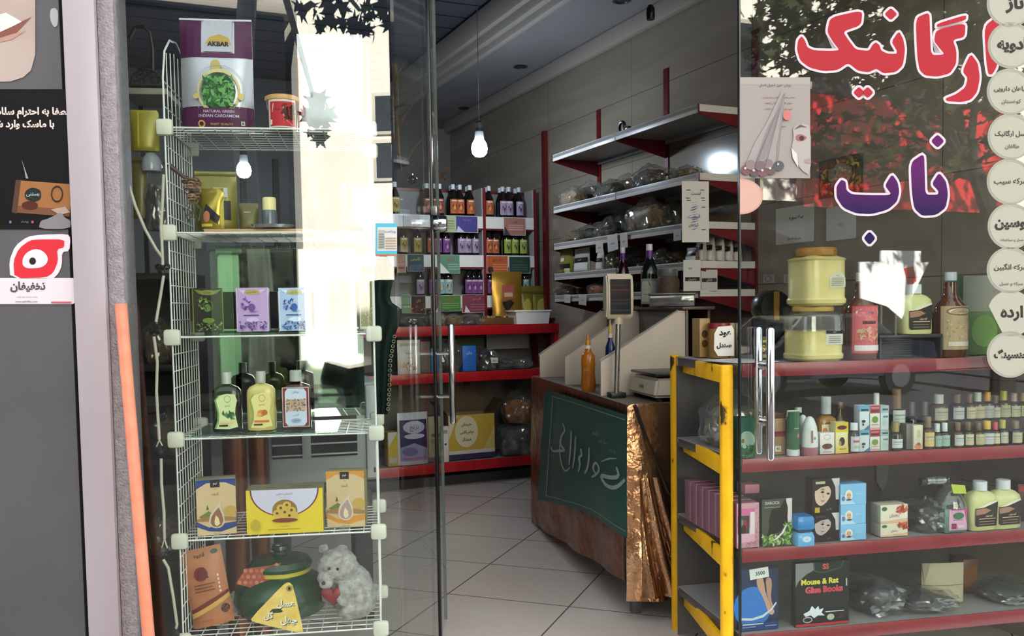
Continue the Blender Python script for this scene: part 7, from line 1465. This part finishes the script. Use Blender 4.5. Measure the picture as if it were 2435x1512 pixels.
# ================================================================ stickers, lettering and posters on the front
def glue(name, lab, cat, pl, x0, y0, x1, y1, outline, base, items, group=None, th=.0012, eps=.0005, part='print', rough=.5):
    """a flat sheet stuck on an upright plane between two photo corners; outline in fractions of it"""
    f, w, h, fr = onplane(pl, x0, y0, x1, y1)
    g = G(); g.prism([(a*w, b*h) for a, b in outline], 0, th, M(base, rough, 0, .12) if isinstance(base, str) else base, lambda x, y, z: f(x, z, th-y))
    o = g.link(name, world=f(w/2, h/2, 0), smooth=0); tag(o, lab, cat, group)
    if items:
        g = G(); art(g, items, lambda x, z, e: f(x, z, th+e), w, h, eps=eps, rough=rough); c = g.link(part, smooth=0); c.parent = o; c.matrix_parent_inverse = Matrix.Translation(o.location).inverted()
    return o
RECT = [(0, 0), (1, 0), (1, 1), (0, 1)]
GL = shift(FAC, -.0062)
# big vinyl words, white edged
def word(name, lab, parts, fill, scale, ox, oy, edge, grad=None):
    pl = GL; u0, v0 = ox, oy
    t = thing(name, lab, 'lettering', hv(ox+ (parts[0][0][0])/scale, oy+parts[0][0][1]/scale, pl)); L0 = t.location.copy(); n = Vector((-sin(FA), cos(FA), 0))
    gw, gf = G(), G()
    for P_ in parts:
        px = soft([(ox+a/scale, -(oy+b/scale)) for a, b in P_], 2, .16)
        for g, q, d0, d1, m in ((gw, grow(px, edge), .0004, 0, M('#c2b6bf', .4, 0, .12)), (gf, px, .0010, .0005, fill)):
            g.prism(q, d0, d1, m, lambda x, y, z: hv(x, -z, pl)-n*y-L0)
    gw.link('white_edge', t, smooth=0); gf.link('coloured_letters', t, smooth=0)
    return t
nik = [(632, 112), (838, 66), (830, 162), (712, 203), (752, 262), (795, 318), (880, 328), (905, 285), (925, 272), (948, 290), (958, 325), (1000, 345), (1058, 346), (1060, 325), (1025, 268), (1072, 200), (1100, 250), (1112, 320), (1098, 420), (1055, 462), (975, 472), (928, 440), (880, 464), (810, 455), (747, 404), (680, 450), (590, 457), (500, 435), (440, 390), (418, 320), (425, 258), (448, 232), (468, 258), (485, 305), (530, 324), (640, 327), (692, 322), (650, 270), (612, 205)]
ga = [(1180, 115), (1268, 78), (1272, 200), (1278, 355), (1368, 350), (1330, 305), (1298, 262), (1312, 192), (1500, 146), (1495, 238), (1418, 256), (1442, 325), (1440, 410), (1400, 472), (1320, 492), (1240, 485), (1205, 450), (1190, 360)]
gab = [(1318, 152), (1505, 95), (1502, 130), (1316, 178)]
ra = [(1533, 343), (1580, 408), (1592, 500), (1575, 590), (1535, 640), (1480, 655), (1382, 650), (1370, 632), (1440, 605), (1500, 560), (1515, 500), (1480, 458)]
al = [(1720, 92), (1714, 330), (1700, 430), (1672, 478), (1647, 478), (1634, 400), (1620, 168)]
dia = lambda cx, cy, a, b: [(cx, cy-b), (cx+a, cy), (cx, cy+b), (cx-a, cy)]
word('vinyl_lettering', 'large red Persian word at the top of the right door leaf', [nik, ga, gab, ra, al, dia(1021, 91, 42, 40), dia(816, 594, 38, 38), dia(872, 594, 38, 38)], M('#9c2630', .4, 0, .12), 2.7, 1740, 0, 5.5)
def mat_grad(name, c0, c1, z0, z1):
    m, nt, b, o = _nt(name); L = nt.links.new; g = N(nt, 'ShaderNodeTexCoord'); s = N(nt, 'ShaderNodeSeparateXYZ'); L(g.outputs['Object'], s.inputs[0]); mr = N(nt, 'ShaderNodeMapRange'); mr.inputs[1].default_value = z0; mr.inputs[2].default_value = z1; L(s.outputs['Z'], mr.inputs[0])
    mx = N(nt, 'ShaderNodeMix', data_type='RGBA'); L(mr.outputs[0], mx.inputs[0]); mx.inputs[6].default_value = (*rgb(c0), 1); mx.inputs[7].default_value = (*rgb(c1), 1); L(mx.outputs[2], b.inputs['Base Color']); b.inputs['Roughness'].default_value = .4; b.inputs['Specular IOR Level'].default_value = .12; return m
nb = [(1095, -250), (1150, -290)]
na = [(1148, 1042), (1234, 984), (1238, 1120), (1242, 1250), (1322, 1250), (1328, 1228), (1284, 1180), (1330, 1108), (1375, 1165), (1388, 1250), (1372, 1335), (1312, 1380), (1222, 1386), (1172, 1340), (1156, 1240)]
sc8 = 3.023; b8 = [(545, 82), (575, 95), (582, 160), (622, 188), (750, 194), (880, 194), (903, 183), (858, 125), (910, 42), (950, 100), (962, 170), (945, 240), (880, 298), (760, 330), (650, 324), (560, 285), (512, 212), (510, 130)]
cv = lambda P_: [((1820+a/sc8-1740)*2.7, (400+b/sc8)*2.7) for a, b in P_]
word('vinyl_lettering', 'dark blue Persian word in the middle of the right door leaf', [na, cv(b8), dia(1321, 906, 44, 44), cv(dia(748, 503, 44, 50))], mat_grad('violet_to_navy', '#120f40', '#521657', -.18, -.02), 2.7, 1740, 0, 5.5)
# column of round stickers
cir = [(10, ['کا', 'تاز'], None), (108, ['ادویه'], None), (218, ['گیاهان دارویی'], 'کوهستان'), (325, ['عسل ارگانیک'], 'طالقان'), (432, ['سرکه سیب'], None), (538, ['لوسین'], 'عسل و سیاهدانه'), (642, ['سرکه انگبین'], 'سرکه و عسل'), (745, ['ارده'], None), (843, ['جنسینگ'], None)]
names = ['cut by the top edge', 'with one short word, below the cut one', 'with two lines about mountain herbs', 'with two lines about honey', 'with vinegar written on it', 'with a bold word over small print', 'with two words over small print', 'with its lower left trimmed straight', 'at the bottom of the column']
for k, ((cy, tx, sub), nm) in enumerate(zip(cir, names)):
    r = 55; x0 = 2401-r+(k % 2)*2; ol = ell(.5, .5, .5, .5, 40)
    if k == 7: ol = [p for p in ol if not (p[0] < .28 and p[1] < .62)]; ol = sorted(ol, key=lambda p: math.atan2(p[1]-.5, p[0]-.5))
    it = [('ring', .5, .5, .49, .49, .025, '#8f9086'), ('ring', .5, .5, .455, .455, .012, '#a3a498')] if k != 7 else []
    if len(tx) == 2: it += [('tb', tx[1], .6, .5, .8, .4, '#23231f')]
    else: it += [('tb' if k in (1, 5, 7, 8) else 't', tx[0], .52, .56 if sub else .5, .74, .34, '#26261f')]
    if sub: it += [('t', sub, .52, .2 if k > 4 else .28, .5, .11, '#4a4a40')]
    glue('round_sticker', 'pale round sticker on the right door leaf, ' + nm, 'sticker', GL, x0, cy-r, x0+2*r, cy+r, ol, '#9fa093', it, 'round stickers down the right door leaf', rough=.45)
# beauty advert and half disc at the meeting edge
ad = [('r', 0, 0, 1, 1, '#8d8783'), ('r', 0, .93, 1, 1, '#948f8a'), ('t', 'روغن خون انجیل اصل', .5, .92, .55, .035, '#5a4a48'), *[('t', w_, .55-.0*k, .80-.057*k, .8-.04*k, .026, '#6a5654') for k, w_ in enumerate(['خواص روغن های گیاهی برای پوست', 'جوان کننده و روشن کننده', 'ضد چروک و مرطوب کننده', 'درمان ریزش مو', 'تقویت کننده', 'بدون افزودنی'])],
      ('p', [(.60, .88), (.63, .72), (.58, .5), (.5, .3), (.56, .12), (.05, .10), (.2, .34), (.4, .58)], '#8d8988'), ('p', [(.6, .74), (.5, .5), (.35, .2), (.2, .14), (.38, .5)], '#7c7878'), ('p', soft([(.74, .5), (.86, .54), (1, .52), (1, .02), (.86, .08), (.78, .2), (.72, .3), (.76, .4)], 1), '#9a9693'), ('p', soft([(.78, .42), (.86, .44), (.96, .40), (.88, .36), (.79, .37)], 1), '#8a5a5a'), ('e', .87, .395, .035, .025, '#3a2c2c'), ('p', [(.76, .48), (.85, .53), (.95, .5), (.86, .505)], '#55494a'), ('p', [(.9, .18), (1, .2), (1, .14), (.92, .15)], '#8f8080'), ('p', [(.72, .3), (.8, .24), (.82, .1), (.74, .2)], '#c0bcb8'),
      ('e', .66, .62, .06, .05, '#b06a66'), *[('e', x, z, .075, .05, c) for x, z, c in ((.08, .08, '#6a4a4c'), (.2, .06, '#55484c'), (.32, .06, '#6e4a4e'), (.43, .08, '#5a4c50'), (.54, .12, '#4c4c52'), (.14, .13, '#7a6a6a'), (.38, .14, '#77696a'), (.27, .12, '#645a5e'))], *[('e', x-.02, z+.015, .018, .012, '#b5acac') for x, z in ((.08, .08), (.2, .06), (.32, .06), (.43, .08), (.54, .12))], *[('p', [(x, .12), (x+.012, .12), (.62, .84), (.615, .84)], '#6a6464') for x in (.2, .34, .5)]]
glue('beauty_advert', 'grey advert with half a face and dark cherries on the right door leaf', 'poster', GL, 1759, 184, 1926, 424, RECT, '#8d8783', ad, eps=.0003)
glue('half_disc_sticker', 'pale pink half disc sticker under the advert at the door edge', 'sticker', GL, 1759, 424, 1814, 510, [(0, 0)]+[(sin(a), .5-.5*cos(a)) for a in [pi*k/20 for k in range(21)]]+[(0, 1)], '#b08c80', [('p', [(0, .04)]+[(.92*sin(a), .5-.46*cos(a)) for a in [pi*k/16 for k in range(17)]], '#b99589')])
# small cyan label on the left pane's edge
glue('cyan_label', 'small cyan framed label on the edge of the left pane', 'label', GL, 893, 531, 944, 607, RECT, '#4aa5bd', [('r', .08, .14, 1, .88, '#b9bdb9'), ('r', .12, .2, .42, .8, '#9aa09c'), ('t', 'پرداخت', .68, .74, .5, .12, '#3a4aa0'), *[('r', .46, .2+.08*k, .95, .23+.08*k, '#a08068') for k in range(5)], *[('r', .15, .24+.08*k, .4, .27+.08*k, '#6a706c') for k in range(6)], ('r', 0, -.02, 1, .03, '#a8623a')])
# posters on the grey pilaster
PP = shift(FAC, -.0215)
glue('pale_poster', 'pale poster with rounded corner and a reddish mark at the top of the pilaster', 'poster', PP, -60, -40, 84, 196, [(0, 0), (.6, .01), (.8, .05), (.93, .12), (1, .28), (1, 1), (0, 1)], mat_noise('poster_beige', ['#9a8982', '#ad9e97'], (4, 4, 4), .5), [('p', [(.4, .42), (.7, .50), (.95, .66), (.8, .62), (.6, .56), (.4, .56)], '#7a4c44'), ('p', [(.4, .5), (.62, .56), (.78, .61), (.52, .70), (.4, .68)], '#d6cdca'), ('p', [(.4, .4), (.62, .43), (.85, .52), (.6, .48), (.4, .44)], '#a88478')])
glue('black_poster', 'black poster with white Persian writing and a snack pack picture', 'poster', PP, -60, 212, 180, 545, [(0, 0), (1, 0), (.985, .35), (.92, 1), (0, 1)], '#100f11', [('tb', 'لطفا به احترام سلامتی', .52, .83, .82, .11, '#cfc2bc'), ('tb', 'با ماسک وارد شوید', .44, .745, .70, .10, '#cfc2bc'), ('p', [(.37, .12), (.94, .09), (.97, .32), (.41, .35)], '#8f6038'), ('p', [(.37, .12), (.94, .09), (.945, .14), (.38, .17)], '#6a4630'), ('p', [(.37, .12), (.42, .11), (.46, .35), (.41, .35)], '#4a3428'), ('p', soft([(.5, .22), (.58, .19), (.66, .21), (.66, .28), (.57, .30), (.5, .27)], 2), '#1c2023'), ('t', 'بستنی', .58, .245, .13, .05, '#a8c0c8'), ('e', .55, .17, .08, .03, '#4a2018'), ('ring', .82, .25, .06, .06, .012, '#2a1c18'), ('p', [(.76, .14), (.9, .16), (.95, .12), (.85, .1)], '#a08c84'), ('t', 'پوستر', .5, .05, .2, .02, '#5a6a80'), ('e', .36, .05, .012, .01, '#4a7aa8'), ('e', .58, .05, .012, .01, '#a84a5a'), ('p', soft([(.64, 0), (.66, .06), (.72, .07), (.78, .09), (.86, .12), (.90, .08), (.96, .06), (.95, 0)], 1), '#77767a'), ('p', [(.49, .46), (.52, .40), (.54, .36), (.515, .36), (.5, .42), (.47, .50)], '#8a8a8a')], eps=.0004)
glue('red_logo_sticker', 'red and white rounded logo sticker above a white name strip', 'sticker', PP, 22, 556, 168, 664, soft([(.02, .02), (.0, .4), (.1, .74), (.3, .94), (.5, .98), (.95, 1), (1, .9), (.98, .62), (.86, .6), (.86, .3), (.8, .12), (.7, .0)], 1, .2), '#d6ccd2', [('p', soft([(.09, .02), (.07, .4), (.16, .68), (.34, .86), (.5, .88), (.9, .88), (.9, .70), (.78, .66), (.8, .4), (.72, .14), (.6, .04)], 1, .2), '#c52a36'), ('p', soft([(.22, .24), (.22, .5), (.36, .66), (.52, .66), (.64, .5), (.62, .34), (.5, .24)], 2, .25), '#d6ccd2'), ('e', .385, .4, .055, .08, '#1d1b1e')])
glue('name_strip_sticker', 'white name strip sticker below the red logo', 'sticker', PP, -20, 661, 178, 723, soft([(0, 0), (.98, 0), (1, .06), (1, .94), (.98, 1), (0, 1)], 0), '#d2c8cf', [('tb', 'تخفیفان', .44, .66, .52, .42, '#4a4650'), ('t', 'معرفی و پیشنهاد خرید گروهی', .43, .28, .52, .08, '#8a8088'), ('t', 'www.takhfifan.com', .42, .1, .36, .08, '#7a7078'), ('r', .72, .03, .96, .1, '#b8566a')])
glue('torn_paper', 'small torn white paper scrap taped at the top of the pilaster', 'paper', PP, 117, 18, 140, 66, soft([(.1, .9), (.6, 1), (.95, .8), (.9, .1), (.5, .0), (.1, .4)], 1), '#9aa0a4', None)
